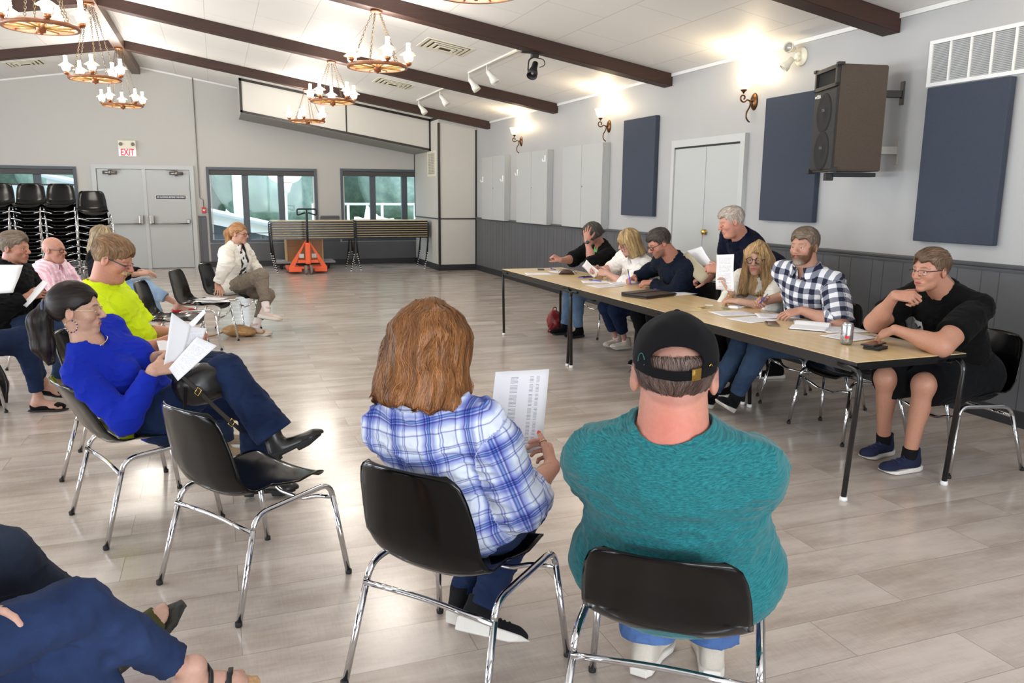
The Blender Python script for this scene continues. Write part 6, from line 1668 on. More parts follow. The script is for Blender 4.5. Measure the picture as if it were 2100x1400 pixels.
CAST['D'] = dict(label='grey-haired man in a navy polo shirt standing and leaning over the table', seed=6, q=1.05, s=1.05, g=1.14, ag=1.15, belly=0.04, sh=0.19, hs=0.950,
    P=(4.42, 5.62, 0.90), fwd=(-0.95, 0.2), cfwd=(-0.97, 0.05), head=(3.90, 5.42, 1.355), hdir=(-0.86, 0.30, -0.28), neckr=0.064, neck=(4.01, 5.45, 1.24),
    skin=(212, 151, 130), brow=(140, 112, 90), lips=(190, 110, 100), face=dict(eyes='down', chin2=1, wide=1.03, jaw=1.1),
    arms=dict(R=dict(w=(3.92, 5.72, 0.865), pole=(0.5, 0.6, -1), d=(-0.85, 0.45, 0.1), n=(-0.3, -0.4, 0.8), curl=(0.9, 1.0, 1.0, 1.1)),
              L=dict(w=(3.80, 5.40, 0.975), pole=(0.3, -0.6, -1), d=(-0.7, 0.65, 0.1), n=(-0.6, -0.5, 0.5), curl=(0.9, 1.0, 1.1, 1.1))),
    legs=dict(R=dict(a=(4.45, 5.98, 0.09), pole=(-1, 0, 0)), L=dict(a=(4.52, 5.52, 0.09), pole=(-1, 0, 0))),
    tops=[dict(mat='navy_polo', sleeve=0.8, loose=0.016, sflare=0.02, neck='v', vd=0.06, nr=0.068, hem=-0.12, drape=1, collar=1, amp=0.005)],
    bottom=dict(mat='black_trouser', len=1.95, loose=0.02), shoes=dict(type='sneaker', mat='black_knit'),
    hair=dict(style='short', col=(176, 158, 140), col2=(204, 196, 186), side=(208, 204, 200), top=0.010, comb='fwd', n=2000, thick=0.008), scalp=((184, 164, 148), 0.5))
CAST['C'] = dict(label='dark-haired man in a navy sweater and black glasses writing', seed=7, q=1.15, s=1.04, g=1.12, ag=1.15, sh=0.195, hs=0.977,
    P=(4.02, 6.12, 0.53), fwd=(-0.97, -0.05), cfwd=(-0.97, -0.15), head=(3.60, 6.02, 1.155), hdir=(-0.88, 0.10, -0.46), neckr=0.066, neck=(3.76, 6.03, 1.02),
    skin=(198, 137, 116), brow=(66, 54, 46), lips=(176, 92, 84), face=dict(eyes='down'), stubble=((88, 74, 66), 0.5),
    arms=dict(R=dict(w=(3.66, 6.55, 0.80), pole=(0.3, 1, -0.4), d=(-0.8, -0.35, -0.1), n=(-0.2, 0.3, 0.9), curl=(0.9, 1.1, 1.2, 1.2)),
              L=dict(w=(3.62, 6.14, 0.80), pole=(0.3, -1, -0.3), d=(-0.75, 0.6, -0.05), n=(-0.3, -0.1, 0.9), curl=(0.9, 1.0, 1.1, 1.2))),
    legs=dict(R=dict(a=(3.70, 6.35, 0.09)), L=dict(a=(3.68, 6.02, 0.09))),
    tops=[dict(mat='navy_sweater', sleeve=1.93, loose=0.016, sflare=0.006, neck='crew', nr=0.07, hem=-0.14, drape=1, band=1, amp=0.008)],
    bottom=dict(mat='black_trouser', len=1.93, loose=0.012), shoes=dict(type='sneaker', mat='black_knit'),
    hair=dict(style='short', col=(64, 56, 50), col2=(84, 76, 70), side=(96, 90, 84), top=0.012, comb='fwd', n=2000, thick=0.009), scalp=((64, 56, 50), 0.8),
    glasses=dict(mat='black_plastic', w=0.025, h=0.0165, e=3.0, r=0.0026))
CAST['B'] = dict(label='blonde woman in a white blouse with small coloured flowers reading a page', seed=8, q=1.2, s=0.97, g=1.12, ag=1.15, bust=1.0, sh=0.175, hs=0.923,
    P=(4.10, 7.02, 0.52), fwd=(-0.97, -0.1), cfwd=(-0.95, -0.15), head=(3.72, 6.80, 1.12), hdir=(-0.90, 0.05, -0.36), neck=(3.84, 6.84, 0.98),
    skin=(214, 165, 148), brow=(150, 116, 86), lips=(180, 36, 44), face=dict(eyes='down', chin2=1),
    arms=dict(R=dict(w=(3.58, 7.16, 0.83), pole=(0.3, 0.9, -0.6), d=(-0.85, -0.25, 0.1), n=(0.0, 0.8, 0.55), curl=(0.7, 0.8, 0.9, 0.9)),
              L=dict(w=(3.56, 6.90, 0.81), pole=(0.4, -0.8, -0.4), d=(-0.65, 0.72, 0.1), n=(-0.6, -0.5, 0.5), curl=(0.7, 0.8, 0.9, 0.9))),
    legs=dict(R=dict(a=(3.86, 7.24, 0.09), toe=(-1, -0.15, 0)), L=dict(a=(3.88, 7.08, 0.09), toe=(-1, 0.1, 0))),
    tops=[dict(mat='floral_blouse', sleeve=1.28, loose=0.024, sflare=0.014, neck='v', vd=0.09, hem=-0.14, drape=1, collar=1, amp=0.009)],
    bottom=dict(mat='jeans_dark', len=1.70, loose=0.014), shoes=dict(type='sneaker', mat='cream_sneaker', laces='white_lace', size=0.95, sock='pale_sock', sockh=0.02),
    hair=dict(style='bob', col=(150, 122, 84), col2=(214, 186, 136), len=0.155, flare=0.012, n=2200, thick=0.014, open=0.070, oh=0.112, w=0.004),
    glasses=dict(mat='pink_metal', w=0.024, h=0.019, e=2.3, r=0.0016))
CAST['A'] = dict(label='dark-haired person in a black cardigan and green top holding their head in one hand', hs=0.905, seed=9, q=1.3, s=0.98, g=1.12, ag=1.15, bust=0.8, sh=0.18,
    P=(4.12, 7.95, 0.52), fwd=(-0.97, 0.1), cfwd=(-0.96, 0.0), head=(3.80, 7.76, 1.15), hdir=(-0.84, 0.2, -0.52), neck=(3.94, 7.80, 1.03),
    skin=(198, 141, 122), brow=(80, 66, 58), lips=(170, 80, 84), face=dict(eyes='down'),
    arms=dict(R=dict(w=(3.52, 7.96, 0.86), pole=(0.4, 0.8, -0.5), d=(-0.7, 0.3, 0.5), n=(-0.6, 0.1, 0.7), curl=FIST),
              L=dict(w=(3.665, 7.60, 1.085), pole=(-0.3, -0.5, -1), d=(0.05, 0.25, 0.95), n=(-0.65, -0.75, 0.1), curl=(0.35, 0.3, 0.35, 0.4), spread=0.16)),
    legs=dict(R=dict(a=(3.66, 8.12, 0.09), toe=(-1, 0.05, 0)), L=dict(a=(3.72, 7.88, 0.09), toe=(-1, -0.2, 0))),
    tops=[dict(mat='green_top', sleeve=0.3, loose=0.008, neck='crew', name='undershirt', hem=-0.1),
          dict(mat='black_cardigan', sleeve=1.2, loose=0.022, sflare=0.012, neck='open', gap=0.045, hem=-0.14, drape=1, name='cardigan', amp=0.008)],
    bottom=dict(mat='jeans_light', len=1.93, loose=0.014), shoes=dict(type='sneaker', mat='black_knit', sole='dark_sole'),
    hair=dict(style='bob', col=(58, 50, 46), col2=(104, 98, 94), len=0.05, flare=0.0, n=1600, thick=0.014, open=0.062, oh=0.10, w=0.004, rib=0.06))
CAST['H'] = dict(label='woman with a reddish ponytail and glasses in a white zip hoodie, legs crossed', hs=0.905, seed=10, q=1.2, s=0.97, g=0.98, sh=0.165, bust=0.7,
    P=(0.12, 9.40, 0.52), fwd=(0.93, -0.34), cfwd=(0.80, -0.60), head=(0.225, 9.30, 1.115), hdir=(0.86, -0.50, -0.1), hup=(-0.05, 0, 1),
    skin=(212, 161, 136), brow=(150, 110, 80), lips=(180, 100, 90), iris=(90, 80, 70),
    arms=dict(R=dict(w=(-0.03, 8.98, 0.60), pole=(0.3, -1, 0.3), d=(0.1, -0.75, -0.6), n=(0.35, -0.5, 0.8), curl=FLATH, spread=0.14),
              L=dict(w=(0.42, 9.36, 0.69), pole=(0.1, 1, -0.5), d=(0.4, -0.85, -0.1), n=(0.2, 0.2, 0.95), curl=(0.6, 0.6, 0.6, 0.6))),
    legs=dict(R=dict(a=(0.46, 9.0, 0.285), toe=(0.9, -0.38, -0.15), pole=(0.4, 0, 1)), L=dict(a=(0.34, 9.12, 0.09), toe=(0.88, -0.42, 0), pole=(0.7, 0.2, 0.8))),
    tops=[dict(mat='bw_print', sleeve=0.4, loose=0.008, neck='v', vd=0.07, name='printed_top', hem=-0.1, collar=1),
          dict(mat='white_hoodie', sleeve=1.92, loose=0.024, sflare=0.0, neck='open', gap=0.075, hem=-0.12, drape=1, name='hoodie', amp=0.009)],
    bottom=dict(mat='grey_jogger', len=1.72, loose=0.014, amp=0.007), shoes=dict(type='sneaker', mat='pastel_sneaker', laces='white_lace', size=1.08, st=1.4, sock='white_sock', sockh=0.10),
    hair=dict(style='pony', col=(172, 116, 72), col2=(206, 160, 112), n=1800, thick=0.010, w=0.003, rib=0.06, hairline=0.0, tail=[((0, -0.12, 0.045), (0, -0.15, -0.01), 0.028, 0.045), ((0, -0.15, -0.01), (0, -0.135, -0.12), 0.045, 0.035)]),
    glasses=dict(mat='burgundy_plastic', w=0.023, h=0.019, e=2.2, r=0.0022))
CAST['I'] = dict(label='sandy-haired man with a moustache in a bright yellow t-shirt reading papers', seed=11, q=0.95, s=1.06, g=1.08, ag=1.15, belly=0.06, sh=0.19, hs=0.977,
    P=(-0.50, 4.92, 0.54), fwd=(0.99, -0.05), cfwd=(0.98, -0.15), head=(-0.55, 4.85, 1.19), hdir=(0.90, -0.22, -0.36), neckr=0.064, slouch=0.03, neck=(-0.63, 4.87, 1.03),
    skin=(206, 141, 118), brow=(170, 126, 90), lips=(186, 108, 96), face=dict(eyes='down', chin2=1),
    arms=dict(R=dict(w=(-0.27, 4.66, 0.76), pole=(-0.5, -0.6, -1), d=(0.95, 0.1, 0.05), n=(0.0, -0.6, 0.75), curl=(0.7, 0.8, 0.8, 0.8)),
              L=dict(w=(-0.22, 4.94, 0.75), pole=(-0.4, 0.6, -1), d=(0.95, -0.2, 0.05), n=(0.0, 0.5, 0.8), curl=(0.7, 0.8, 0.8, 0.8))),
    legs=dict(R=dict(a=(-0.03, 4.76, 0.09)), L=dict(a=(-0.03, 5.04, 0.09))),
    tops=[dict(mat='neon_tee', sleeve=0.80, loose=0.016, sflare=0.022, neck='crew', nr=0.070, hem=-0.05, band=1, drape=1, amp=0.007)],
    bottom=dict(mat='jeans_dark2', len=1.93, loose=0.014), shoes=dict(type='sneaker', mat='tan_shoe'),
    hair=dict(style='short', col=(112, 82, 56), col2=(150, 118, 86), side=(160, 136, 110), top=0.008, comb='fwd', n=3000, thick=0.010, rib=0.05, hairline=-0.006), scalp=((150, 116, 88), 0.7),
    beard=dict(col=(206, 172, 132), col2=(214, 184, 146), moustache=1),
    glasses=dict(mat='steel_blue', w=0.025, h=0.012, e=3.4, r=0.0014, half=1, temple=2.2, z=-0.006))
CAST['J'] = dict(label='woman with a black ponytail and hoop earrings in a royal blue top', seed=12, q=0.85, s=0.98, g=1.0, tg=1.03, bust=1.1, sh=0.172, hs=0.941,
    P=(-0.30, 4.04, 0.505), fwd=(0.93, -0.12), cfwd=(0.86, -0.36), head=(-0.605, 3.93, 1.035), hdir=(0.965, -0.12, -0.02), hup=(-0.14, 0, 1), neck=(-0.585, 3.93, 0.895), slouch=0.02, neckr=0.049,
    skin=(204, 159, 136), brow=(56, 40, 34), lips=(178, 92, 88), iris=(60, 44, 34), look=(0.0, 1, -0.2), face=dict(chin2=0),
    arms=dict(R=dict(w=(-0.30, 3.72, 0.785), pole=(0.5, -0.3, -1), d=(0.90, 0.30, 0.12), n=(-0.1, -0.80, 0.55), curl=(0.35, 0.35, 0.4, 0.4), spread=0.08, thumb=(0.7, 0.7, 0.0)),
              L=dict(w=(-0.30, 3.94, 0.80), pole=(-0.5, 0.7, -1), d=(0.92, -0.3, 0.1), n=(0.1, 0.7, 0.6), curl=(0.4, 0.45, 0.5, 0.5))),
    legs=dict(R=dict(a=(0.215, 3.70, 0.42), toe=(0.90, -0.1, 0.42), pole=(0.1, 0, 1)), L=dict(a=(0.13, 4.10, 0.10), pole=(0.6, 0, 1))),
    tops=[dict(mat='royal_blue', sleeve=1.93, loose=0.009, neck='v', vd=0.09, nr=0.068, hem=-0.03, band=0, amp=0.006)],
    bottom=dict(mat='jeans_indigo', len=1.92, loose=0.012, flare=0.045, amp=0.005), shoes=dict(type='boot', mat='black_leather', sole='dark_sole', toe=0.185, st=1.5),
    hair=dict(style='pony', col=(22, 16, 15), col2=(36, 26, 24), n=2600, thick=0.013, w=0.003, rib=0.07, hairline=0.004, lift=0.002, tail=[((0, -0.125, 0.02), (0, -0.165, -0.05), 0.03, 0.050), ((0, -0.165, -0.05), (0, -0.155, -0.17), 0.052, 0.048), ((0, -0.155, -0.17), (0, -0.125, -0.24), 0.045, 0.022)]),
    glasses=dict(mat='gold_metal', w=0.026, h=0.021, e=2.3, r=0.0012, temple=1.4))
CAST['K'] = dict(label='man with wavy grey-brown hair in a black jacket holding folded papers', seed=13, q=1.2, s=1.04, g=1.1, ag=1.1, sh=0.19, hs=0.959,
    P=(-1.58, 7.02, 0.53), fwd=(0.98, 0.0), cfwd=(0.95, -0.25), head=(-1.45, 6.96, 1.13), hdir=(0.92, -0.36, -0.08), neckr=0.062,
    skin=(196, 137, 114), brow=(130, 108, 88), lips=(170, 96, 86), iris=(70, 70, 66), face=dict(jaw=1.1, wide=1.03),
    arms=dict(R=dict(w=(-1.36, 6.72, 0.78), pole=(-0.4, -0.7, -1), d=(0.9, 0.15, 0.3), n=(0.1, -0.7, 0.6), curl=(0.8, 0.8, 0.9, 0.9)),
              L=dict(w=(-1.20, 7.05, 0.76), pole=(-0.4, 0.7, -1), d=(0.6, -0.7, 0.1), n=(0.3, 0.3, 0.8), curl=(0.8, 0.9, 0.9, 1.0))),
    legs=dict(R=dict(a=(-1.24, 6.90, 0.09)), L=dict(a=(-1.18, 7.16, 0.10), toe=(0.95, 0.1, 0))),
    tops=[dict(mat='black_jacket', sleeve=1.93, loose=0.022, neck='crew', nr=0.070, hem=-0.14, drape=1, band=1, amp=0.010)],
    bottom=dict(mat='jeans_mid2', len=1.93, loose=0.014), shoes=dict(type='sneaker', mat='tan_shoe'),
    hair=dict(style='short', col=(110, 92, 76), col2=(150, 134, 118), side=(128, 120, 112), top=0.018, comb='back', n=2200, thick=0.012, rib=0.05, wave=0.4), scalp=((110, 96, 84), 0.7))
CAST['L'] = dict(label='bald person with dark glasses in a pink striped shirt', hs=0.905, seed=14, q=1.25, s=0.98, g=1.15, ag=1.1, bust=0.5, sh=0.175,
    P=(-1.55, 8.15, 0.53), fwd=(0.98, -0.1), cfwd=(0.92, -0.3), head=(-1.37, 8.02, 1.045), hdir=(0.90, -0.40, -0.05), neckr=0.058,
    skin=(204, 145, 124), brow=(120, 86, 66), lips=(178, 96, 90), iris=(60, 50, 44), face=dict(chin2=1),
    arms=dict(R=dict(w=(-1.20, 7.85, 0.70), pole=(-0.3, -0.9, -0.6), d=(0.95, 0.2, 0), n=(0.1, -0.3, 0.9)), L=dict(w=(-1.12, 8.1, 0.70), pole=(-0.3, 0.9, -0.6), d=(0.8, -0.5, 0), n=(0.1, 0.3, 0.9))),
    legs=dict(R=dict(a=(-1.12, 8.02, 0.09)), L=dict(a=(-1.12, 8.28, 0.09))),
    tops=[dict(mat='pink_stripe', sleeve=1.6, loose=0.026, sflare=0.01, neck='v', vd=0.06, hem=-0.14, drape=1, collar=1, amp=0.010)],
    bottom=dict(mat='jeans_mid2', len=1.93, loose=0.014), shoes=dict(type='sneaker', mat='tan_shoe'), scalp=((186, 140, 124), 0.5),
    glasses=dict(mat='black_plastic', w=0.025, h=0.018, e=3.0, r=0.0024))
CAST['M'] = dict(label='woman with long ash-blonde hair in black, pale jeans crossed, red shoes', hs=0.905, seed=15, q=1.35, s=0.98, g=1.0, bust=0.7, sh=0.168,
    P=(-1.14, 9.30, 0.53), fwd=(0.97, -0.1), cfwd=(0.93, -0.25), head=(-1.12, 9.25, 1.09), hdir=(0.90, -0.30, -0.24),
    skin=(206, 157, 136), brow=(120, 90, 68), lips=(176, 96, 92), face=dict(eyes='down'),
    arms=dict(R=dict(w=(-0.80, 9.05, 0.72), pole=(-0.3, -0.9, -0.6), d=(0.9, 0.25, 0.1), n=(0.1, -0.4, 0.9)), L=dict(w=(-0.76, 9.3, 0.72), pole=(-0.3, 0.9, -0.6), d=(0.8, -0.5, 0), n=(0.1, 0.3, 0.9))),
    legs=dict(R=dict(a=(-0.42, 8.98, 0.39), toe=(0.85, -0.2, -0.30), pole=(0.1, 0, 1)), L=dict(a=(-0.62, 9.30, 0.09))),
    tops=[dict(mat='black_knit_top', sleeve=1.7, loose=0.014, neck='crew', nr=0.066, hem=-0.12, drape=1, amp=0.006)],
    bottom=dict(mat='jeans_pale', len=1.62, loose=0.014), shoes=dict(type='flat', mat='red_shoe', sole='red_shoe'),
    hair=dict(style='bob', col=(142, 122, 92), col2=(186, 168, 134), len=0.19, flare=0.012, n=1400, thick=0.016, open=0.058, oh=0.15, w=0.004),
    glasses=dict(mat='dark_metal', w=0.024, h=0.017, e=2.6, r=0.0016))
CAST['N'] = dict(label='woman with shoulder-length auburn hair in a blue and white plaid shirt seen from behind', seed=16, q=0.72, s=0.98, g=1.12, ag=1.25, bust=0.6, sh=0.178, hs=1.06, noeyes=1,
    P=(0.71, 2.32, 0.53), fwd=(0.78, 0.62), cfwd=(0.72, 0.70), head=(0.592, 2.30, 1.075), hdir=(0.72, 0.66, -0.22), hup=(0, 0, 1), neck=(0.565, 2.265, 0.92), drop=0.06,
    skin=(210, 155, 132), brow=(120, 80, 50), lips=(180, 90, 80),
    arms=dict(R=dict(w=(1.00, 2.30, 0.665), pole=(0.0, -0.4, -1), d=(0.30, 0.90, 0.30), n=(0.85, -0.45, 0.1), curl=(0.7, 0.8, 0.9, 1.0), thumb=(0.55, 0.8, -0.2), tb=0.2),
              L=dict(w=(0.86, 2.58, 0.64), pole=(-0.6, 0.6, -0.6), d=(0.85, 0.3, 0.1), n=(-0.2, 0.5, 0.7), curl=(0.7, 0.8, 0.9, 0.9))),
    legs=dict(R=dict(a=(0.80, 2.44, 0.115), toe=(0.80, -0.42, -0.15), pole=(0.7, 0.5, 0.8)), L=dict(a=(0.78, 2.60, 0.095), toe=(0.7, 0.6, 0))),
    tops=[dict(mat='plaid', sleeve=1.30, loose=0.018, sflare=0.012, neck='crew', nr=0.066, hem=-0.13, drape=1, collar=1, amp=0.008, fq=(11, 11, 14))],
    bottom=dict(mat='jeans_dark', len=1.98, loose=0.012), shoes=dict(type='sneaker', mat='black_white_shoe', st=1.7, sock='black_sock', sockh=0.03, laces='black_lace'),
    hair=dict(style='bob', col=(88, 54, 30), col2=(158, 106, 62), len=0.145, flare=0.028, wavy=0.020, wave=0.5, n=9000, thick=0.024, open=0.055, oh=0.12, w=0.0023, rib=0.12, var=0.4, lift=0.006))
CAST['O'] = dict(label='heavy-set man in a teal t-shirt and black cap seen from behind', seed=17, q=0.72, s=1.04, g=1.25, tg=1.50, ag=1.28, lg=1.15, belly=0.03, sh=0.195, hs=1.17, noeyes=1,
    P=(1.15, 1.77, 0.54), fwd=(0.61, 0.79), cfwd=(0.62, 0.78), head=(1.050, 1.66, 1.112), hdir=(0.50, 0.86, -0.10), neckr=0.084, neck=(1.038, 1.638, 0.955), drop=0.065,
    skin=(198, 143, 122), brow=(120, 80, 50), lips=(180, 90, 80), face=dict(wide=1.04),
    arms=dict(R=dict(w=(1.50, 2.02, 0.64), pole=(0.2, -0.3, -1), d=(0.4, 0.9, 0), n=(0.5, 0, 0.8), curl=HOLD), L=dict(w=(1.20, 2.20, 0.64), pole=(-0.6, 0.1, -1), d=(0.6, 0.75, 0), n=(-0.3, 0.3, 0.8), curl=HOLD)),
    legs=dict(R=dict(a=(1.47, 2.02, 0.095), toe=(0.5, 0.85, 0)), L=dict(a=(1.27, 2.10, 0.095), toe=(0.75, 0.65, 0))),
    tops=[dict(mat='teal_heather', sleeve=0.72, loose=0.018, sflare=0.015, neck='crew', nr=0.090, hem=-0.16, drape=1, band=1, amp=0.007, fq=(8, 8, 13))],
    bottom=dict(mat='jeans_blue', len=1.98, loose=0.022, flare=0.024, amp=0.007), shoes=dict(type='sneaker', mat='tan_white_shoe', laces='white_lace'),
    hair=dict(style='thin', col=(74, 56, 50), col2=(106, 88, 80), thick=0.003, n=5200, rib=0.045, w=0.0016, lift=0.004, hairline=-0.048, var=0.5, wave=0.3), scalp=((128, 94, 82), 0.55), patch=[((1.0, 1.58, 0.985), 0.085, (190, 84, 72), 0.45)])
CAST['Q'] = dict(label='person in dark jeans and black ballet flats, mostly cut off by the left edge', hs=0.905, seed=18, q=1.3, s=0.98, g=1.0, sh=0.17, bust=0.6,
    P=(-1.70, 6.16, 0.52), fwd=(0.98, 0.15), head=(-1.95, 6.10, 1.10), hdir=(0.95, -0.1, -0.25),
    skin=(200, 153, 134), brow=(90, 70, 56), lips=(176, 96, 92), face=dict(eyes='down'),
    arms=dict(R=dict(w=(-1.55, 5.90, 0.80), pole=(-0.3, -0.9, -0.6), d=(0.9, 0.2, 0.3), n=(0.1, -0.6, 0.7), curl=HOLD), L=dict(w=(-1.55, 6.3, 0.80), pole=(-0.3, 0.9, -0.6), d=(0.9, -0.2, 0.3), n=(0.1, 0.6, 0.7), curl=HOLD)),
    legs=dict(R=dict(a=(-1.25, 6.42, 0.19), toe=(0.96, -0.05, -0.22), pole=(0.5, 0, 1)), L=dict(a=(-1.27, 6.32, 0.095), toe=(0.98, -0.1, 0), pole=(0.5, 0, 1))),
    tops=[dict(mat='black_jacket', sleeve=1.9, loose=0.014, hem=-0.1, drape=1)],
    bottom=dict(mat='jeans_dark', len=1.86, loose=0.008), shoes=dict(type='flat', mat='black_suede', sole='dark_sole'),
    hair=dict(style='bob', col=(96, 74, 56), col2=(120, 96, 74), len=0.16, n=900, thick=0.016))
CAST['R'] = dict(label='person in blue jeans and black strapped sandals, legs crossed, in the bottom left corner', hs=0.905, seed=19, q=1.0, s=0.98, g=1.0, lg=0.82, sh=0.175, bust=0.6,
    P=(-0.76, 1.83, 0.56), fwd=(0.90, 0.30), cfwd=(0.90, 0.30), head=(-1.0, 1.70, 1.10), hdir=(0.95, 0.2, -0.2),
    skin=(206, 161, 142), brow=(90, 70, 56), lips=(176, 96, 92),
    arms=dict(R=dict(w=(-0.62, 1.44, 0.68), pole=(-0.6, -0.9, -0.6), d=(0.5, 0.3, 0), n=(0.1, -0.3, 0.9)), L=dict(w=(-0.60, 1.88, 0.66), pole=(-0.6, 0.9, -0.6), d=(0.9, 0, 0), n=(0.1, 0.4, 0.9))),
    legs=dict(R=dict(a=(-0.125, 2.06, 0.305), toe=(0.92, 0.35, -0.12), pole=(0.1, 0.0, 1)), L=dict(a=(-0.22, 1.98, 0.10), pole=(0.5, 0, 1))),
    tops=[dict(mat='black_jacket', sleeve=1.9, loose=0.018, hem=-0.14, drape=1, amp=0.01)],
    bottom=dict(mat='jeans_indigo2', len=1.80, loose=0.008, amp=0.006), shoes=dict(type='sandal', mat='black_strap', sole='cork_sole', strap='thin'), nohead=0,
    hair=dict(style='bob', col=(96, 74, 56), col2=(120, 96, 74), len=0.14, n=800, thick=0.016),
    toenails=1)
CAST['S'] = dict(label='person in black trousers and an olive two-strap sandal at the lower left edge', hs=0.905, seed=20, q=1.0, s=1.0, g=1.05, sh=0.175,
    P=(-0.98, 2.16, 0.52), fwd=(0.94, 0.2), head=(-1.25, 2.05, 1.15), hdir=(0.95, 0.1, -0.15),
    skin=(208, 165, 146), brow=(90, 70, 56), lips=(176, 96, 92),
    arms=dict(R=dict(w=(-0.98, 1.95, 0.68), pole=(-0.6, -0.9, -0.6), d=(0.9, 0, 0), n=(0.1, -0.3, 0.9)), L=dict(w=(-0.94, 2.38, 0.68), pole=(-0.6, 0.9, -0.6), d=(0.9, 0, 0), n=(0.1, 0.4, 0.9))),
    legs=dict(R=dict(a=(-0.36, 2.34, 0.295), toe=(0.80, 0.25, 0.52), pole=(0.3, 0, 1)), L=dict(a=(-0.62, 2.42, 0.10), pole=(0.6, 0, 1))),
    tops=[dict(mat='black_jacket', sleeve=1.9, loose=0.018, hem=-0.12, drape=1, amp=0.01)],
    bottom=dict(mat='charcoal_jean', len=1.86, loose=0.016, amp=0.006), shoes=dict(type='sandal', mat='olive_strap', sole='sandal_sole', strap='wide'),
    hair=dict(style='short', col=(96, 74, 56), n=600, thick=0.012))
#--CAST-END--
PM = dict(
 black_tee=lambda: cloth('black_tee', (10, 10, 11)), black_shorts=lambda: cloth('black_shorts', (13, 14, 17)), navy_shoe=lambda: cloth('navy_shoe_mesh', (34, 38, 60), 0.8), navy_lace=lambda: cloth('navy_lace', (52, 58, 92)),
 black_sock=lambda: cloth('black_sock', (20, 20, 22)), dark_metal=lambda: plain('dark_metal_frame', (48, 42, 42), 0.3, 0.7), gingham=m_gingham, jeans_mid=lambda: denim('jeans_mid', (36, 50, 72), (56, 74, 98)),
 black_knit=lambda: cloth('black_knit', (13, 13, 15)), white_knit=lambda: cloth('white_knit', (226, 224, 216)), black_trouser=lambda: cloth('black_trouser', (12, 12, 15)), black_plastic=lambda: plain('black_plastic_frame', (14, 14, 16), 0.2),
 navy_polo=lambda: cloth('navy_polo', (17, 21, 40)), navy_sweater=lambda: cloth('navy_sweater', (14, 22, 36)), floral_blouse=m_floral, jeans_dark=lambda: denim('jeans_dark', (22, 32, 58), (36, 50, 82)),
 cream_sneaker=lambda: cloth('cream_sneaker', (214, 206, 194)), white_lace=lambda: cloth('white_lace', (232, 230, 226)), pale_sock=lambda: cloth('pale_sock', (222, 196, 196)), pink_metal=lambda: plain('rose_metal', (140, 80, 84), 0.3, 0.6),
 green_top=lambda: cloth('green_top', (96, 158, 92)), black_cardigan=lambda: cloth('black_cardigan', (12, 12, 13)), jeans_light=lambda: denim('jeans_light', (74, 98, 128), (112, 136, 164)), dark_sole=lambda: plain('dark_sole', (22, 22, 22), 0.7),
 bw_print=m_bwprint, white_hoodie=lambda: cloth('white_hoodie', (228, 224, 214)), grey_jogger=lambda: cloth('grey_jogger', (124, 114, 102), 0.9, 160, 0.16), pastel_sneaker=lambda: cloth('pastel_sneaker', (206, 188, 178)), white_sock=lambda: cloth('white_sock', (232, 220, 220)),
 burgundy_plastic=lambda: plain('burgundy_frame', (86, 30, 40), 0.25), neon_tee=lambda: cloth('neon_tee', (206, 230, 30), 0.85, 600, 0.05), jeans_dark2=lambda: denim('jeans_navy', (28, 38, 60), (44, 58, 84)), tan_shoe=lambda: cloth('tan_shoe', (150, 134, 112)),
 steel_blue=lambda: plain('steel_blue_frame', (60, 70, 84), 0.3, 0.6), royal_blue=lambda: cloth('royal_blue_top', (18, 38, 152), 0.85, 600, 0.05), jeans_indigo=lambda: denim('jeans_indigo', (20, 30, 56), (36, 52, 86)), black_leather=lambda: plain('black_leather', (24, 22, 22), 0.32, 0, 0.5, 60, 0.2, 0.1),
 gold_metal=lambda: plain('pale_gold', (200, 180, 140), 0.2, 0.9), black_jacket=lambda: cloth('black_jacket', (16, 17, 20)), jeans_mid2=lambda: denim('jeans_mid2', (34, 48, 74), (52, 68, 98)), pink_stripe=m_pinkstripe,
 black_knit_top=lambda: cloth('black_knit_top', (13, 13, 16)), jeans_pale=lambda: denim('jeans_pale', (120, 148, 180), (158, 184, 210)), red_shoe=lambda: plain('red_shoe', (180, 34, 34), 0.4), plaid=m_plaid, black_white_shoe=lambda: cloth('black_shoe_mesh', (26, 26, 28)),
 black_lace=lambda: cloth('black_lace', (30, 30, 32)), teal_heather=lambda: heather('teal_heather', (14, 74, 82), (42, 120, 124)), jeans_blue=lambda: denim('jeans_blue', (64, 92, 144), (92, 122, 172)), tan_white_shoe=lambda: cloth('tan_white_shoe', (196, 188, 176)),
 black_suede=lambda: cloth('black_suede', (20, 19, 20), 0.9), jeans_indigo2=lambda: denim('jeans_indigo2', (24, 34, 62), (44, 60, 96)), black_strap=lambda: plain('black_strap', (28, 28, 30), 0.6), cork_sole=lambda: plain('cork_footbed', (176, 138, 96), 0.7, nscale=90, namt=0.12),
 charcoal_jean=lambda: denim('charcoal_jean', (28, 34, 46), (48, 56, 72)), olive_strap=lambda: cloth('olive_suede', (70, 70, 42)), sandal_sole=lambda: plain('black_rubber_sole', (44, 42, 38), 0.8, nscale=70, namt=0.3, bump=0.5))
_pmc = {}
def pm(k):
    if k not in _pmc: _pmc[k] = PM[k]()
    return _pmc[k]
def resolve(sp):
    for tp in sp['tops']: tp['mat'] = pm(tp['mat'])
    sp['bottom']['mat'] = pm(sp['bottom']['mat'])
    sh = sp.get('shoes')
    if sh:
        for k in ('mat', 'sole', 'laces', 'sock'):
            if k in sh: sh[k] = pm(sh[k])
    if sp.get('glasses'): sp['glasses']['mat'] = pm(sp['glasses']['mat'])
import os, time
_only = os.environ.get('ONLY')
PD = {}
for _k, _sp in CAST.items():
    if _only and _k not in _only: continue
    _t0 = time.time(); resolve(_sp); PD[_k] = person(_sp); print('PERSON', _k, round(time.time() - _t0, 1))
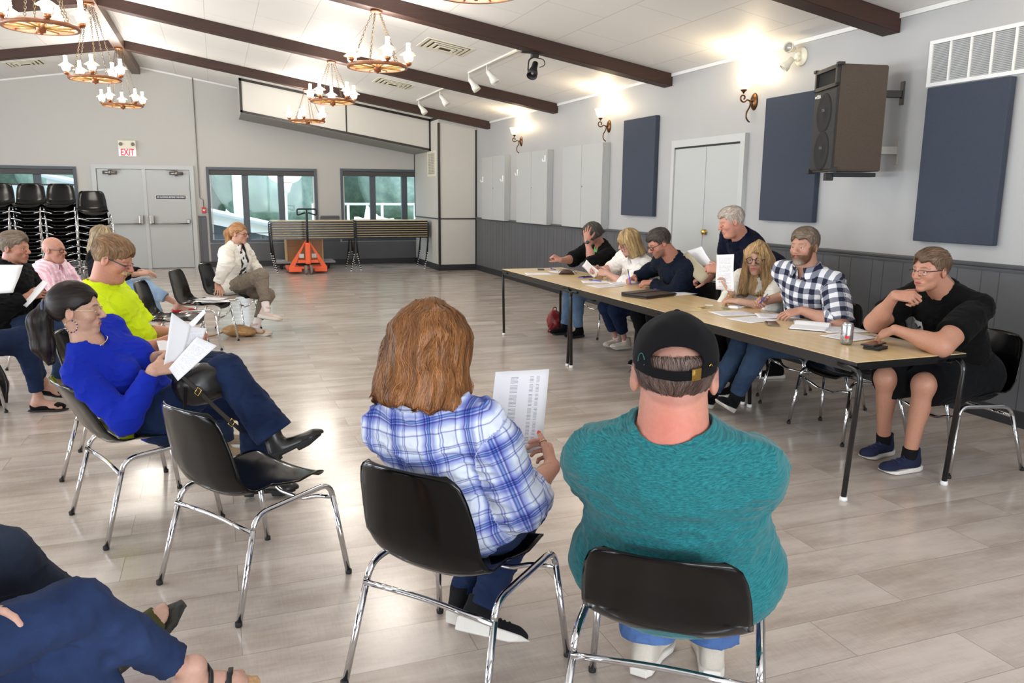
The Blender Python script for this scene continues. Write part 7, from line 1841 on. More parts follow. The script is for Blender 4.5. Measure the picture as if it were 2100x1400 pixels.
# ================================================================== papers, phones, bags
def m_print(name, rows, dens, paper=(236, 236, 240), ink=(96, 98, 112), cols=False):
    t = NT(name); x, y = pat_xy(t)
    r = t.math('MULTIPLY', y, rows); fr = t.math('FRACT', r); fl = t.math('FLOOR', r)
    line = t.math('LESS_THAN', fr, 0.42)
    cx = t.n('ShaderNodeCombineXYZ'); t.l(t.math('MULTIPLY', x, 26 if not cols else 9), cx.inputs[0]); t.l(t.math('MULTIPLY', fl, 7.31), cx.inputs[1])
    n = t.noise(cx.outputs[0], 1.0, 3, 0.8); word = t.math('GREATER_THAN', n, 1 - dens)
    cx2 = t.n('ShaderNodeCombineXYZ'); t.l(t.math('MULTIPLY', fl, 0.71), cx2.inputs[1]); n2 = t.noise(cx2.outputs[0], 1.0, 2)
    ext = t.math('LESS_THAN', x, t.math('ADD', 0.35, n2)); par = t.math('GREATER_THAN', n2, 0.40)
    a = t.math('MULTIPLY', line, word); a = t.math('MULTIPLY', a, t.math('MULTIPLY', ext, par))
    if cols:
        band = lambda lo_, hi_: t.math('MULTIPLY', t.math('GREATER_THAN', x, lo_), t.math('LESS_THAN', x, hi_))
        a = t.math('MULTIPLY', t.math('MULTIPLY', t.math('MULTIPLY', line, word), par), t.math('ADD', band(0.30, 0.44), t.math('ADD', band(0.66, 0.73), band(0.78, 0.84))))
    m = t.math('MULTIPLY', t.math('MULTIPLY', t.math('GREATER_THAN', x, 0.13), t.math('LESS_THAN', x, 0.88)), t.math('MULTIPLY', t.math('GREATER_THAN', y, 0.07), t.math('LESS_THAN', y, 0.93)))
    a = t.math('MULTIPLY', t.math('MULTIPLY', a, m), 0.75)
    t.base(t.mix(a, lin(paper), lin(ink))); t.set(rough=0.6, spec=0.3)
    return t.m
M_TXT = m_print('printed_page', 46, 0.54, ink=(140, 144, 164)); M_TXT2 = m_print('printed_columns', 60, 0.66, ink=(120, 122, 136), cols=True); M_BLANKP = plain('blank_paper', (236, 236, 240), 0.6)
M_TXT3 = m_print('faint_print', 40, 0.50, ink=(176, 178, 192))
def sheet(label, c4, mat=None, bulge=0.01, group='sheets of paper', name='paper_sheet', cat='paper', th=0.0007, n=8, layers=1):
    P = [V3(p) for p in c4]; ctr = sum(P) / 4; nrm = nz(np.cross(P[1] - P[0], P[3] - P[0]))
    bm = bmesh.new(); uvl = []
    g = []
    for j in range(n + 1):
        row = []
        for i in range(n + 1):
            a, b = i / n, j / n; p = (P[0] * (1 - a) + P[1] * a) * (1 - b) + (P[3] * (1 - a) + P[2] * a) * b
            p = p + nrm * bulge * (math.sin(a * math.pi) + 0.4 * math.sin(b * 2.2 * math.pi + a * 2)) - ctr
            row.append(bm.verts.new(p)); uvl.append((a, 1 - b, 0))
        g.append(row)
    for j in range(n):
        for i in range(n): bm.faces.new((g[j][i], g[j][i + 1], g[j + 1][i + 1], g[j + 1][i])).smooth = True
    me = bpy.data.meshes.new(name); bm.to_mesh(me); bm.free()
    at = me.attributes.new('Pat', 'FLOAT_VECTOR', 'POINT'); at.data.foreach_set('vector', np.array(uvl, np.float32).ravel())
    me.materials.append(mat or M_TXT3)
    o = bpy.data.objects.new(name, me); COL.objects.link(o); o.location = tuple(ctr)
    md = o.modifiers.new('thickness', 'SOLIDIFY'); md.thickness = th * layers; md.offset = 0
    return tag(o, label, cat, group)
ZT = 0.7455
_k = [0]
def flat(cx, cy, ang, label, mat=None, w=0.216, h=0.279, z=None, bulge=0.0, layers=1):
    _k[0] += 1; zz = (ZT + 0.0004 + 0.0006 * _k[0] * 0.5) if z is None else z
    ca, sa = math.cos(Rad(ang)), math.sin(Rad(ang)); X = V3(ca, sa, 0) * w / 2; Y = V3(-sa, ca, 0) * h / 2; C = V3(cx, cy, zz)
    return sheet(label, [C - X + Y, C + X + Y, C + X - Y, C - X - Y], mat, bulge, layers=layers)
flat(3.15, 7.68, 75, 'flat white sheet at the far end of the table, nearest its open edge')
flat(3.50, 7.84, 95, 'flat white sheet under the elbow of the person in the black cardigan')
flat(3.38, 6.78, 70, 'white sheet lying under the black and blue pen by the floral blouse')
flat(3.30, 6.45, 100, 'white sheet overlapping others in front of the navy sweater, nearest the table edge', M_TXT)
flat(3.57, 6.58, 80, 'white sheet under the hands of the man in the navy sweater', M_TXT)
flat(3.62, 5.74, 105, 'white sheet sticking out beyond the dark portfolio')
flat(3.38, 4.62, 82, 'white sheet next to the keys on the table', M_TXT)
flat(3.34, 4.34, 100, 'white sheet under the resting hand of the bearded man')
flat(3.60, 4.42, 60, 'white sheet directly below the pen hand of the bearded man')
flat(3.62, 4.05, 55, 'white sheet behind the open notebook')
flat(3.60, 3.82, 75, 'white sheet between the notebook and the drink can', M_TXT)
flat(3.47, 3.60, 100, 'white sheet touching the drink can, nearest the man in the black t-shirt', M_TXT)
sheet('printed page held up by the woman with long wavy hair', [(3.60, 5.17, 1.115), (3.60, 4.955, 1.135), (3.60, 4.93, 0.86), (3.60, 5.155, 0.85)], M_TXT, 0.006, layers=5)
M_MANILA = plain('manila_envelope', (168, 157, 132), 0.6, nscale=5, namt=0.05)
sheet('large tan envelope held by the standing man in the navy polo', [(3.78, 6.04, 1.012), (3.78, 5.86, 1.09), (3.80, 5.53, 0.93), (3.80, 5.66, 0.835)], M_MANILA, 0.008, None, 'envelope', 'envelope', layers=4)
sheet('white sheet fanned above the tan envelope in the standing man\'s hands', [(3.86, 6.00, 1.085), (3.86, 5.77, 1.14), (3.86, 5.58, 0.99), (3.86, 5.80, 0.95)], M_BLANKP, 0.006)
sheet('white page held up by the woman in the floral blouse', [(3.47, 7.30, 0.85), (3.43, 7.12, 0.93), (3.50, 6.96, 0.82), (3.52, 7.12, 0.745)], M_BLANKP, 0.006, layers=2)
sheet('long printed page with number columns held by the auburn-haired woman', [(0.900, 2.585, 0.935), (1.090, 2.545, 0.940), (1.035, 2.475, 0.655), (0.845, 2.515, 0.655)], M_TXT2, 0.004, layers=2)
J4 = 'white pages fanned in the hands of the woman in blue'
sheet('tall blank leftmost page fanned in the hands of the woman in blue', [(-0.207, 3.735, 1.035), (-0.132, 3.775, 0.965), (-0.185, 3.755, 0.80), (-0.255, 3.725, 0.80)], M_BLANKP, 0.004, J4)
sheet('middle printed page fanned in the hands of the woman in blue', [(-0.14, 3.785, 0.960), (-0.070, 3.815, 0.945), (-0.115, 3.795, 0.835), (-0.22, 3.755, 0.77)], M_TXT3, 0.003, J4)
sheet('lowest printed page fanned in the hands of the woman in blue', [(-0.112, 3.755, 0.920), (-0.030, 3.735, 0.876), (-0.200, 3.695, 0.735), (-0.235, 3.715, 0.79)], M_TXT3, 0.004, J4)
sheet('folded narrow page sticking up behind the fanned pages of the woman in blue', [(-0.148, 3.835, 0.965), (-0.075, 3.835, 1.03), (-0.069, 3.825, 1.015), (-0.13, 3.835, 0.945)], M_BLANKP, 0.003, J4, layers=4)
sheet('white page low on the lap of the man in yellow', [(-0.34, 4.60, 0.765), (-0.22, 4.66, 0.765), (-0.20, 4.55, 0.705), (-0.32, 4.50, 0.712)], M_BLANKP, 0.003, layers=3)
sheet('folded white pages held by the man in the black jacket', [(-1.41, 6.70, 0.745), (-1.25, 6.78, 0.90), (-1.205, 6.70, 0.885), (-1.345, 6.62, 0.72)], M_BLANKP, 0.004, layers=6)
sheet('large white page held up at the left edge of the view', [(-1.42, 5.98, 1.085), (-1.20, 5.95, 1.083), (-1.27, 5.93, 0.905), (-1.44, 5.96, 0.895)], M_BLANKP, -0.012)
sheet('white page tip low at the left edge above blue denim knees', [(-1.55, 6.15, 0.84), (-1.42, 6.10, 0.88), (-1.41, 6.06, 0.865), (-1.54, 6.10, 0.80)], M_BLANKP, 0.002, layers=3)
for i, (x, y, a, z) in enumerate(((-0.10, 8.80, 60, 0.468), (-0.12, 8.70, 80, 0.462), (-0.06, 8.66, 95, 0.456))):
    flat(x, y, a, ['topmost white sheet on the chair seat beside the woman in the hoodie', 'middle white sheet on the chair seat beside the woman in the hoodie', 'lowest white sheet on the chair seat beside the woman in the hoodie'][i], M_BLANKP, z=z, bulge=0.002)
# phones
def phone(cx, cy, ang, label, body, z=ZT, tilt=0.0):
    r = empty('phone', (cx, cy, z + 0.0005), Rad(ang), label, 'phone')
    bm = bmesh.new(); bx(bm, -0.037, 0.037, -0.076, 0.076, 0, 0.009, 0, 0.003); finish('body', bm, body, r)
    bm = bmesh.new(); bx(bm, -0.034, 0.034, -0.073, 0.073, 0.0091, 0.0097); finish('screen', bm, plain('phone_glass', (12, 13, 16), 0.06, 0, 0.6), r)
    bm = bmesh.new(); bx(bm, -0.0375, -0.0365, 0.01, 0.035, 0.003, 0.006); finish('button', bm, M_BLKMATTE, r)
    return r
phone(3.36, 8.13, -20, 'black phone at the far end of the table', plain('phone_black', (22, 22, 24), 0.3))
phone(3.46, 7.19, -65, 'phone in a purple case in front of the floral blouse', plain('phone_purple', (86, 78, 160), 0.4))
phone(3.335, 4.14, -30, 'phone in a brown patterned case lying beside the open notebook', plain('phone_camo', (104, 92, 72), 0.5, nscale=60, namt=0.3))
wal = empty('wallet', (3.325, 3.265, ZT), Rad(-70), 'black folded wallet under the phone near the table corner', 'wallet')
bm = bmesh.new(); bx(bm, -0.045, 0.045, -0.055, 0.055, 0, 0.009, 0, 0.004); bx(bm, -0.044, 0.046, -0.054, 0.053, 0.0092, 0.018, 0, 0.004); finish('leather', bm, plain('wallet_leather', (22, 20, 20), 0.5, nscale=80, namt=0.2, bump=0.3), wal)
phone(3.335, 3.29, -70, 'black phone lying on the wallet near the table corner', plain('phone_black', (22, 22, 24), 0.3), ZT + 0.0185)
# pens
def pen(a, b, label, col, cap_c=(20, 20, 22)):
    a = Vector(a); b = Vector(b); r = empty('pen', tuple(a), 0, label, 'pen'); d = b - a
    bm = bmesh.new(); tube(bm, [(0, 0, 0), d * 0.05, d * 0.7], 0.0042, 8, radii=[0.001, 0.004, 0.0042]); finish('barrel', bm, plain('pen_%d' % col[2], col, 0.3), r)
    bm = bmesh.new(); tube(bm, [d * 0.7, d], 0.0045, 8); tube(bm, [d * 0.72 + Vector((0, 0, 0.006)), d * 0.95 + Vector((0, 0, 0.006))], 0.0014, 5); finish('cap', bm, plain('pen_cap_%d' % cap_c[2], cap_c, 0.3), r)
pen((3.50, 8.03, ZT + 0.006), (3.49, 8.16, ZT + 0.006), 'small blue pen beside the black phone at the far end', (40, 60, 190), (40, 60, 191))
pen((3.42, 6.75, ZT + 0.010), (3.36, 6.90, ZT + 0.010), 'black pen with a blue grip lying on papers by the floral blouse', (30, 70, 220))
pen((3.63, 5.90, ZT + 0.008), (3.57, 6.03, ZT + 0.008), 'blue pen lying beyond the dark portfolio', (36, 50, 192), (36, 50, 193))
pen((3.555, 6.43, 0.755), (3.545, 6.47, 0.890), 'blue pen standing up in the hand of the man in the navy sweater', (30, 60, 200), (16, 18, 24))
pen((3.60, 4.63, 0.80), (3.57, 4.50, 0.89), 'slim pen held upright by the bearded man', (40, 60, 170), (120, 124, 134))
# glasses case
r = empty('glasses_case', (3.40, 7.52, ZT), Rad(-18), 'dark brown half-moon glasses case on the table', 'glasses case')
bm = bmesh.new()
for s_ in (0,):
    n = 20; rings = []
    for j in range(9):
        t_ = j / 8; w = math.sin(t_ * math.pi) ** 0.5; 
        rings.append([bm.verts.new((-0.085 + 0.17 * t_, 0.034 * w * math.cos(a), 0.026 * w + 0.026 * w * math.sin(a) * (1 if math.sin(a) > 0 else 0.95) + 0.001)) for a in [2 * math.pi * k / n for k in range(n)]])
    for j in range(8):
        for k in range(n):
            bm.faces.new((rings[j][k], rings[j][(k + 1) % n], rings[j + 1][(k + 1) % n], rings[j + 1][k])).smooth = True
bmesh.ops.remove_doubles(bm, verts=bm.verts[:], dist=1e-4)
finish('shell', bm, plain('case_brown', (58, 34, 28), 0.5, nscale=60, namt=0.2, bump=0.2), r)
bm = bmesh.new(); tube(bm, [(-0.086 + 0.172 * k / 24, 0.0, 0.027 + 0.029 * math.sin(math.pi * k / 24) ** 0.5) for k in range(25)], 0.0022, 6); tube(bm, [(0.086, 0, 0.027), (0.10, 0, 0.02), (0.105, 0, 0.008)], 0.003, 6); finish('zip', bm, M_BLKMATTE, r)
# portfolio
r = empty('portfolio', (3.315, 5.68, ZT), Rad(20), 'dark brown zip portfolio lying on the middle table', 'portfolio')
bm = bmesh.new(); bx(bm, -0.19, 0.19, -0.135, 0.135, 0.0, 0.012, 0, 0.005); finish('back_cover', bm, plain('portfolio_brown', (52, 40, 34), 0.45, nscale=90, namt=0.2, bump=0.3), r)
bm = bmesh.new(); bx(bm, -0.185, 0.185, -0.13, 0.13, 0.0125, 0.019); finish('pages', bm, plain('portfolio_inside', (20, 18, 18), 0.7), r)
bm = bmesh.new(); bx(bm, -0.19, 0.19, -0.135, 0.135, 0.0195, 0.028, 0, 0.004); finish('front_cover', bm, plain('portfolio_brown', (52, 40, 34)), r)
bm = bmesh.new(); bx(bm, -0.19, 0.19, 0.02, 0.135, 0.0285, 0.034, 0, 0.003); finish('flap', bm, plain('portfolio_flap', (60, 48, 42), 0.5), r)
bm = bmesh.new(); tube(bm, fillet([(-0.19, -0.13, 0.016), (-0.193, 0.137, 0.016), (0.193, 0.137, 0.016), (0.193, -0.137, 0.016)], 0.02), 0.004, 6); finish('zip', bm, M_BLKMATTE, r)
# notebook with fanned pages
r = empty('notebook', (3.50, 3.97, ZT), Rad(40), 'open notebook with fanned white pages between the bearded man and the can', 'notebook')
bm = bmesh.new(); bx(bm, -0.16, 0.16, -0.11, 0.11, 0, 0.003, 0, 0.001); finish('cover', bm, M_BLKMATTE, r)
for s_ in (-1, 1):
    bm = bmesh.new(); g = []
    for k in range(13):
        t_ = k / 12; x = s_ * (0.002 + 0.152 * t_); z = 0.005 + (0.030 if s_ > 0 else 0.016) * math.sin(min(1, t_ * 1.7) * math.pi * 0.62) * (1 - 0.6 * t_)
        g.append((x, z))
    poly = g + [(s_ * 0.154, 0.0035), (s_ * 0.002, 0.0035)]
    prism(bm, poly, 'y', -0.104, 0.104); finish('pages', bm, M_BLANKP, r)
# keys with a white tag, notepad, card
r = empty('key_ring', (3.355, 4.93, ZT), 0, 'bunch of brass keys with a white tag on the table', 'keys')
for k, a in enumerate((10, 60, 110, 160)):
    ca, sa = math.cos(Rad(a + 120)), math.sin(Rad(a + 120)); z = 0.002 + 0.0028 * k
    bm = bmesh.new(); lathe(bm, [(0.011, z - 0.001), (0.011, z + 0.001)], 12, (0.018 * ca, 0.018 * sa, 0)); box(bm, (0.042 * ca, 0.042 * sa, z), (0.032, 0.006, 0.002), Matrix.Rotation(Rad(a + 120), 3, 'Z')); finish('key', bm, M_BRASS, r)
bm = bmesh.new(); tube(bm, [(0.014 * math.cos(t_), 0.014 * math.sin(t_), 0.013) for t_ in [2 * math.pi * k / 14 for k in range(14)]], 0.001, 5, closed=True); finish('ring', bm, M_STEEL, r)
bm = bmesh.new(); box(bm, (0.05, 0.02, 0.016), (0.055, 0.035, 0.003), Matrix.Rotation(Rad(-30), 3, 'Z')); finish('tag', bm, M_WHITE, r)
r = empty('notepad', (3.60, 4.88, ZT), Rad(25), 'small white notepad with a blue line near the keys', 'notepad')
bm = bmesh.new(); bx(bm, -0.055, 0.055, -0.04, 0.04, 0, 0.014, 0, 0.001); finish('pages', bm, M_BLANKP, r)
bm = bmesh.new(); bx(bm, -0.055, 0.055, -0.04, -0.028, 0.0142, 0.0148); finish('printed_line', bm, plain('blue_ink', (70, 130, 190), 0.6), r)
bm = bmesh.new(); bx(bm, -0.043, 0.043, -0.027, 0.027, 0, 0.0012); o = finish('card', bm, plain('green_card', (120, 140, 110), 0.4, nscale=40, namt=0.3)); o.location = (3.49, 4.86, ZT + 0.0005); o.rotation_euler = (0, 0, Rad(70)); tag(o, 'small green and white card lying between the keys and notepad', 'card')
# drink can
r = empty('drink_can', (3.275, 3.425, ZT), Rad(-130), 'silver drink can with a small red mark near the table end', 'can')
bm = bmesh.new(); lathe(bm, [(0.022, 0.003), (0.025, 0.0), (0.0305, 0.008), (0.033, 0.016), (0.033, 0.104), (0.0295, 0.113), (0.0275, 0.118), (0.0285, 0.121), (0.0265, 0.121), (0.0255, 0.116), (0.0, 0.116)], 40)
t = NT('can_print'); v = t.coords('Object', (1, 1, 1)); n = t.noise(v, 70, 3, 0.7); t.base(t.ramp(n, [(0.4, lin((196, 196, 198))), (0.55, lin((150, 152, 156)))])); t.set(rough=0.28, metal=0.85)
finish('can_body', bm, t.m, r)
bm = bmesh.new(); box(bm, (0.008, 0, 0.117), (0.018, 0.01, 0.001)); finish('tab', bm, M_STEEL, r)
for k, (za, rr_) in enumerate(((0.045, 0.0332),)):
    bm = bmesh.new(); g = []
    for i in range(9):
        a = Rad(-22 + 44 * i / 8) + Rad(0); g.append((bm.verts.new((rr_ * math.cos(a), rr_ * math.sin(a), za - 0.008)), bm.verts.new((rr_ * math.cos(a), rr_ * math.sin(a), za + 0.008))))
    for i in range(8): bm.faces.new((g[i][0], g[i + 1][0], g[i + 1][1], g[i][1]))
    finish('red_mark', bm, plain('can_red', (200, 40, 44), 0.4), r)
# bags
def blob_obj(name, fn, lo, hi, h, mat, parent, base=(0, 0, 0)):
    v, f = polygonise(fn, lo, hi, h); return mesh_obj(name, v, f, mat, parent, V3(base))
r = empty('tan_bag', (0.14, 9.12, 0), Rad(-15), 'tan leather bag with gold zips lying on the floor under the chair', 'bag')
M_TAN = plain('tan_leather', (156, 118, 72), 0.45, nscale=30, namt=0.12, bump=0.3)
fn = lambda X: smin(ell(X, (0, 0, 0.065), (0.16, 0.10, 0.065)), ell(X, (0.11, -0.02, 0.05), (0.11, 0.08, 0.05)), 0.03) + (vnoise(X, (22, 22, 30)) - 0.5) * 0.014
blob_obj('body', fn, (-0.2, -0.15, 0.0), (0.28, 0.15, 0.17), 0.007, M_TAN, r)
bm = bmesh.new(); tube(bm, [(-0.02, -0.06, 0.105), (0.08, -0.075, 0.09), (0.17, -0.07, 0.07)], 0.005, 6); tube(bm, [(-0.0, -0.09, 0.07), (0.1, -0.095, 0.055), (0.19, -0.08, 0.045)], 0.005, 6); finish('zip', bm, M_BRASS, r)
bm = bmesh.new(); tube(bm, fillet([(-0.14, 0, 0.05), (-0.24, -0.02, 0.012), (-0.36, -0.03, 0.008), (-0.33, 0.03, 0.012)], 0.04), 0.009, 6); finish('strap', bm, M_TAN, r)
bm = bmesh.new(); tube(bm, fillet([(0.2, -0.02, 0.04), (0.28, -0.03, 0.03), (0.31, 0.0, 0.06), (0.26, 0.02, 0.05)], 0.03), 0.008, 6); finish('strap', bm, M_TAN, r)
r = empty('red_backpack', (3.66, 8.42, 0), Rad(20), 'small dark red backpack on the floor by the farthest table legs', 'backpack')
M_REDB = plain('dark_red_leather', (124, 26, 30), 0.45, nscale=30, namt=0.15, bump=0.3)
fn = lambda X: smax(smin(ell(X, (0, 0, 0.11), (0.10, 0.075, 0.13)), ell(X, (0, -0.06, 0.08), (0.07, 0.04, 0.06)), 0.02) + (vnoise(X, (25, 25, 25)) - 0.5) * 0.012, -X[:, 2], 0.01)
blob_obj('body', fn, (-0.14, -0.14, 0.0), (0.14, 0.12, 0.28), 0.007, M_REDB, r)
bm = bmesh.new(); tube(bm, fillet([(-0.03, 0, 0.22), (-0.02, 0, 0.27), (0.03, 0, 0.27), (0.03, 0, 0.22)], 0.02), 0.006, 6)
tube(bm, fillet([(-0.06, -0.05, 0.10), (-0.16, -0.08, 0.03), (-0.20, -0.10, 0.012), (-0.12, -0.12, 0.012), (-0.05, -0.06, 0.04)], 0.03), 0.008, 6); finish('strap', bm, M_REDB, r)
r = empty('black_handbag', (-0.10, 3.80, 0.60), Rad(12), 'black leather handbag with a buckled strap on the lap of the woman in blue', 'handbag')
fn = lambda X: ell(X, (0, 0, 0.09), (0.135, 0.085, 0.095)) + (vnoise(X, (18, 18, 18)) - 0.5) * 0.022
blob_obj('body', fn, (-0.18, -0.13, -0.03), (0.18, 0.13, 0.22), 0.006, pm('black_leather'), r)
def strapm(bm, pts, w=0.02, th=0.003):
    P_ = [Vector(p) for p in fillet(pts, 0.06, 6)]; prev = None
    for i, p in enumerate(P_):
        t_ = (P_[min(i + 1, len(P_) - 1)] - P_[max(i - 1, 0)]).normalized(); s_ = t_.cross(Vector((0.5, -0.8, 0.3))).normalized(); n_ = s_.cross(t_)
        q_ = [bm.verts.new(p + s_ * a * w / 2 + n_ * b * th / 2) for a, b in ((-1, -1), (1, -1), (1, 1), (-1, 1))]
        if prev:
            for k in range(4): bm.faces.new((prev[k], prev[(k + 1) % 4], q_[(k + 1) % 4], q_[k]))
        else: bm.faces.new(q_[::-1])
        prev = q_
    bm.faces.new(prev)
bm = bmesh.new(); strapm(bm, [(-0.09, -0.075, 0.10), (-0.10, -0.09, 0.0), (-0.10, -0.10, -0.08)]); finish('strap', bm, pm('black_leather'), r)
bm = bmesh.new(); strapm(bm, [(-0.10, -0.07, 0.15), (-0.03, -0.12, 0.07), (0.05, -0.14, -0.03), (0.13, -0.15, -0.12)]); st_ = finish('strap', bm, pm('black_leather'), r)
for p in ((-0.045, -0.118, 0.085), (0.085, -0.146, -0.07)):
    bm = bmesh.new(); m_ = frameM(p, (0.55, 0.0, 0.8), (0.6, -0.3, -0.6)); tube(bm, [m_ @ Vector(q_) for q_ in ((-0.014, -0.010, 0), (0.014, -0.010, 0), (0.014, 0.010, 0), (-0.014, 0.010, 0))], 0.002, 6, closed=True); finish('buckle', bm, M_BRASS, st_)
r = empty('dark_tote_bag', (-1.62, 6.62, 0), 0, 'dark bag with looped handle on the floor at the left edge', 'bag')
fn = lambda X: smax(ell(X, (0, 0, 0.13), (0.11, 0.08, 0.17)) + (vnoise(X, (18, 18, 18)) - 0.5) * 0.02, -X[:, 2], 0.01)
blob_obj('body', fn, (-0.15, -0.13, 0.0), (0.15, 0.13, 0.33), 0.009, pm('black_leather'), r)
bm = bmesh.new(); tube(bm, fillet([(0.0, -0.06, 0.26), (0.06, -0.07, 0.36), (0.12, -0.07, 0.2), (0.1, -0.07, 0.03)], 0.06), 0.009, 6); finish('handle', bm, pm('black_leather'), r)

# ================================================================== what people wear (parts of the people)
def on(pd, q): return Vector(tuple(pd['toworld'](V3(q)) - pd['base']))
if 'O' in PD:
    pd = PD['O']; M_CAP = cloth('black_cap_cotton', (12, 12, 14), 0.9, 300, 0.1)
    pl_ = lambda q: 0.040 + 0.30 * q[:, 1]
    def crown(q): return ell(q, (0, -0.014, 0.040), (0.0905, 0.117, 0.098))
    def cap_f(X):
        q = ((X - pd['Hd'].astype(np.float32)) @ pd['RM'].astype(np.float32)) / np.float32(1.17)
        d0 = crown(q); seam = 0.0
        d0 = d0 + (vnoise(q, (24, 24, 18)) - 0.5) * 0.007
        d = np.maximum(d0, -(d0 + 0.006)); d = smax(d, -(q[:, 2] - pl_(q)), 0.003)
        return smax(d, -ell(q, (0, -0.135, 0.042), (0.056, 0.07, 0.030)), 0.004) * 1.17
    H_ = pd['Hd']; v, f = polygonise(cap_f, H_ - 0.17, H_ + 0.18, 0.0032); co = mesh_obj('cap', v, f, M_CAP, pd['root'], pd['base'])
    def strap_f(X):
        q = ((X - pd['Hd'].astype(np.float32)) @ pd['RM'].astype(np.float32)) / np.float32(1.17)
        d = np.abs(crown(q) - 0.001) - 0.003; d = np.maximum(d, np.abs(q[:, 2] - pl_(q) - 0.012) - 0.011); d = np.maximum(d, np.abs(q[:, 0]) - 0.082); return np.maximum(d, q[:, 1]) * 1.17
    v, f = polygonise(strap_f, H_ - 0.17, H_ + 0.18, 0.0032); mesh_obj('strap', v, f, M_CAP, co, pd['base'])
    bm = bmesh.new()
    def surf(x, z):
        y = -0.014 - 0.117 * math.sqrt(max(0, 1 - (x / 0.0915) ** 2 - ((z - 0.04) / 0.098) ** 2)); return (x, y - 0.004, z)
    zz = lambda x: 0.052 + 0.30 * surf(x, 0.0)[1]
    g = [[bm.verts.new(on(pd, V3(surf(x, zz(x) + dz)) - V3(0, 0.0035, 0))) for x in (0.030, 0.036, 0.042, 0.048)] for dz in (-0.012, 0.0, 0.012)]
    for j in range(2):
        for i in range(3): bm.faces.new((g[j][i], g[j][i + 1], g[j + 1][i + 1], g[j + 1][i]))
    bmesh.ops.solidify(bm, geom=bm.faces[:], thickness=0.002); finish('buckle', bm, M_BRASS, co)
    bm = bmesh.new(); tube(bm, [on(pd, surf(0.070, 0.012)), on(pd, surf(0.071, 0.034)), on(pd, surf(0.067, 0.038)), on(pd, surf(0.064, 0.034))], 0.0016, 6); finish('strap_hook', bm, M_BRASS, co)
    bm = bmesh.new(); c_ = V3(0, -0.012, 0.1385); lathe(bm, [(0.008, -0.002), (0.008, 0.002), (0.004, 0.004), (0, 0.0045)], 12, on(pd, c_), M=Matrix([list(r_) for r_ in pd['RM']])); finish('button', bm, M_CAP, co)
    M_EMB = plain('dark_green_thread', (10, 84, 74), 0.6)
    bm = bmesh.new(); lp = []
    for k in range(15):
        a = 2 * math.pi * k / 14 * 0.92 + 0.3; x = -0.070 + 0.0065 * math.cos(a); z = 0.036 + 0.018 * math.sin(a); lp.append(on(pd, surf(x, z)))
    tube(bm, lp, 0.0013, 5); finish('embroidery', bm, M_EMB, co)
    # peak of the cap, facing away from the camera
    bm = bmesh.new(); g = []
    for j in range(5):
        row = []
        for i in range(11):
            a = Rad(-62 + 124 * i / 10); ro = 0.088 + 0.0155 * j * (math.cos(a * 1.3) ** 0.6 if abs(a) < 1.2 else 0.3) * 1.1
            row.append(bm.verts.new(on(pd, (ro * math.sin(a), -0.012 + 0.030 + (ro + 0.0) * math.cos(a) - 0.003, 0.048 - 0.006 * j - 0.3 * (ro * math.sin(a)) ** 2 / 0.09))))
        g.append(row)
    for j in range(4):
        for i in range(10): bm.faces.new((g[j][i], g[j][i + 1], g[j + 1][i + 1], g[j + 1][i])).smooth = True
    bmesh.ops.solidify(bm, geom=bm.faces[:], thickness=0.003); finish('peak', bm, M_CAP, co)
if 'J' in PD:
    pd = PD['J']
    for sx in (1, -1):
        bm = bmesh.new(); c_ = V3(0.088 * sx, -0.004, -0.062)
        lp = [on(pd, c_ + V3(0.004 * sx * 0, 0.026 * math.cos(a), 0.028 * math.sin(a))) for a in [2 * math.pi * k / 22 for k in range(22)]]
        tube(bm, lp, 0.0016, 6, closed=True); er = finish('hoop_earring', bm, pm('gold_metal'), pd['root'])
        bm = bmesh.new()
        for k in range(10):
            a = math.pi + 2 * math.pi * (k + 1) / 13 - 0.4; p_ = on(pd, c_ + V3(0, 0.026 * math.cos(a), 0.028 * math.sin(a))); bmesh.ops.create_icosphere(bm, subdivisions=1, radius=0.0042 if k % 2 else 0.0032, matrix=Matrix.Translation(p_))
        finish('bead', bm, plain('purple_bead', (58, 50, 120), 0.25), er)
    bm = bmesh.new(); N_ = pd['Nk'] - pd['base']; lp = []
    for k in range(17):
        a = Rad(-100 + 200 * k / 16); d_ = pd['cfw'] * math.cos(a) * 0.094 + pd['clat'] * math.sin(a) * 0.064 - pd['u'] * (0.010 + 0.030 * max(0, math.cos(a))); lp.append(Vector(tuple(N_ + d_)))
    tube(bm, lp, 0.0028, 6); finish('necklace', bm, pm('gold_metal'), pd['root'])
    bm = bmesh.new(); c_ = V3(0, -0.128, 0.018); tube(bm, [on(pd, c_ + V3(0.031 * math.cos(a), -0.010, 0.031 * math.sin(a))) for a in [2 * math.pi * k / 16 for k in range(16)]], 0.006, 6, closed=True); finish('hair_tie', bm, plain('grey_ribbon', (70, 76, 104), 0.6), pd['root'])
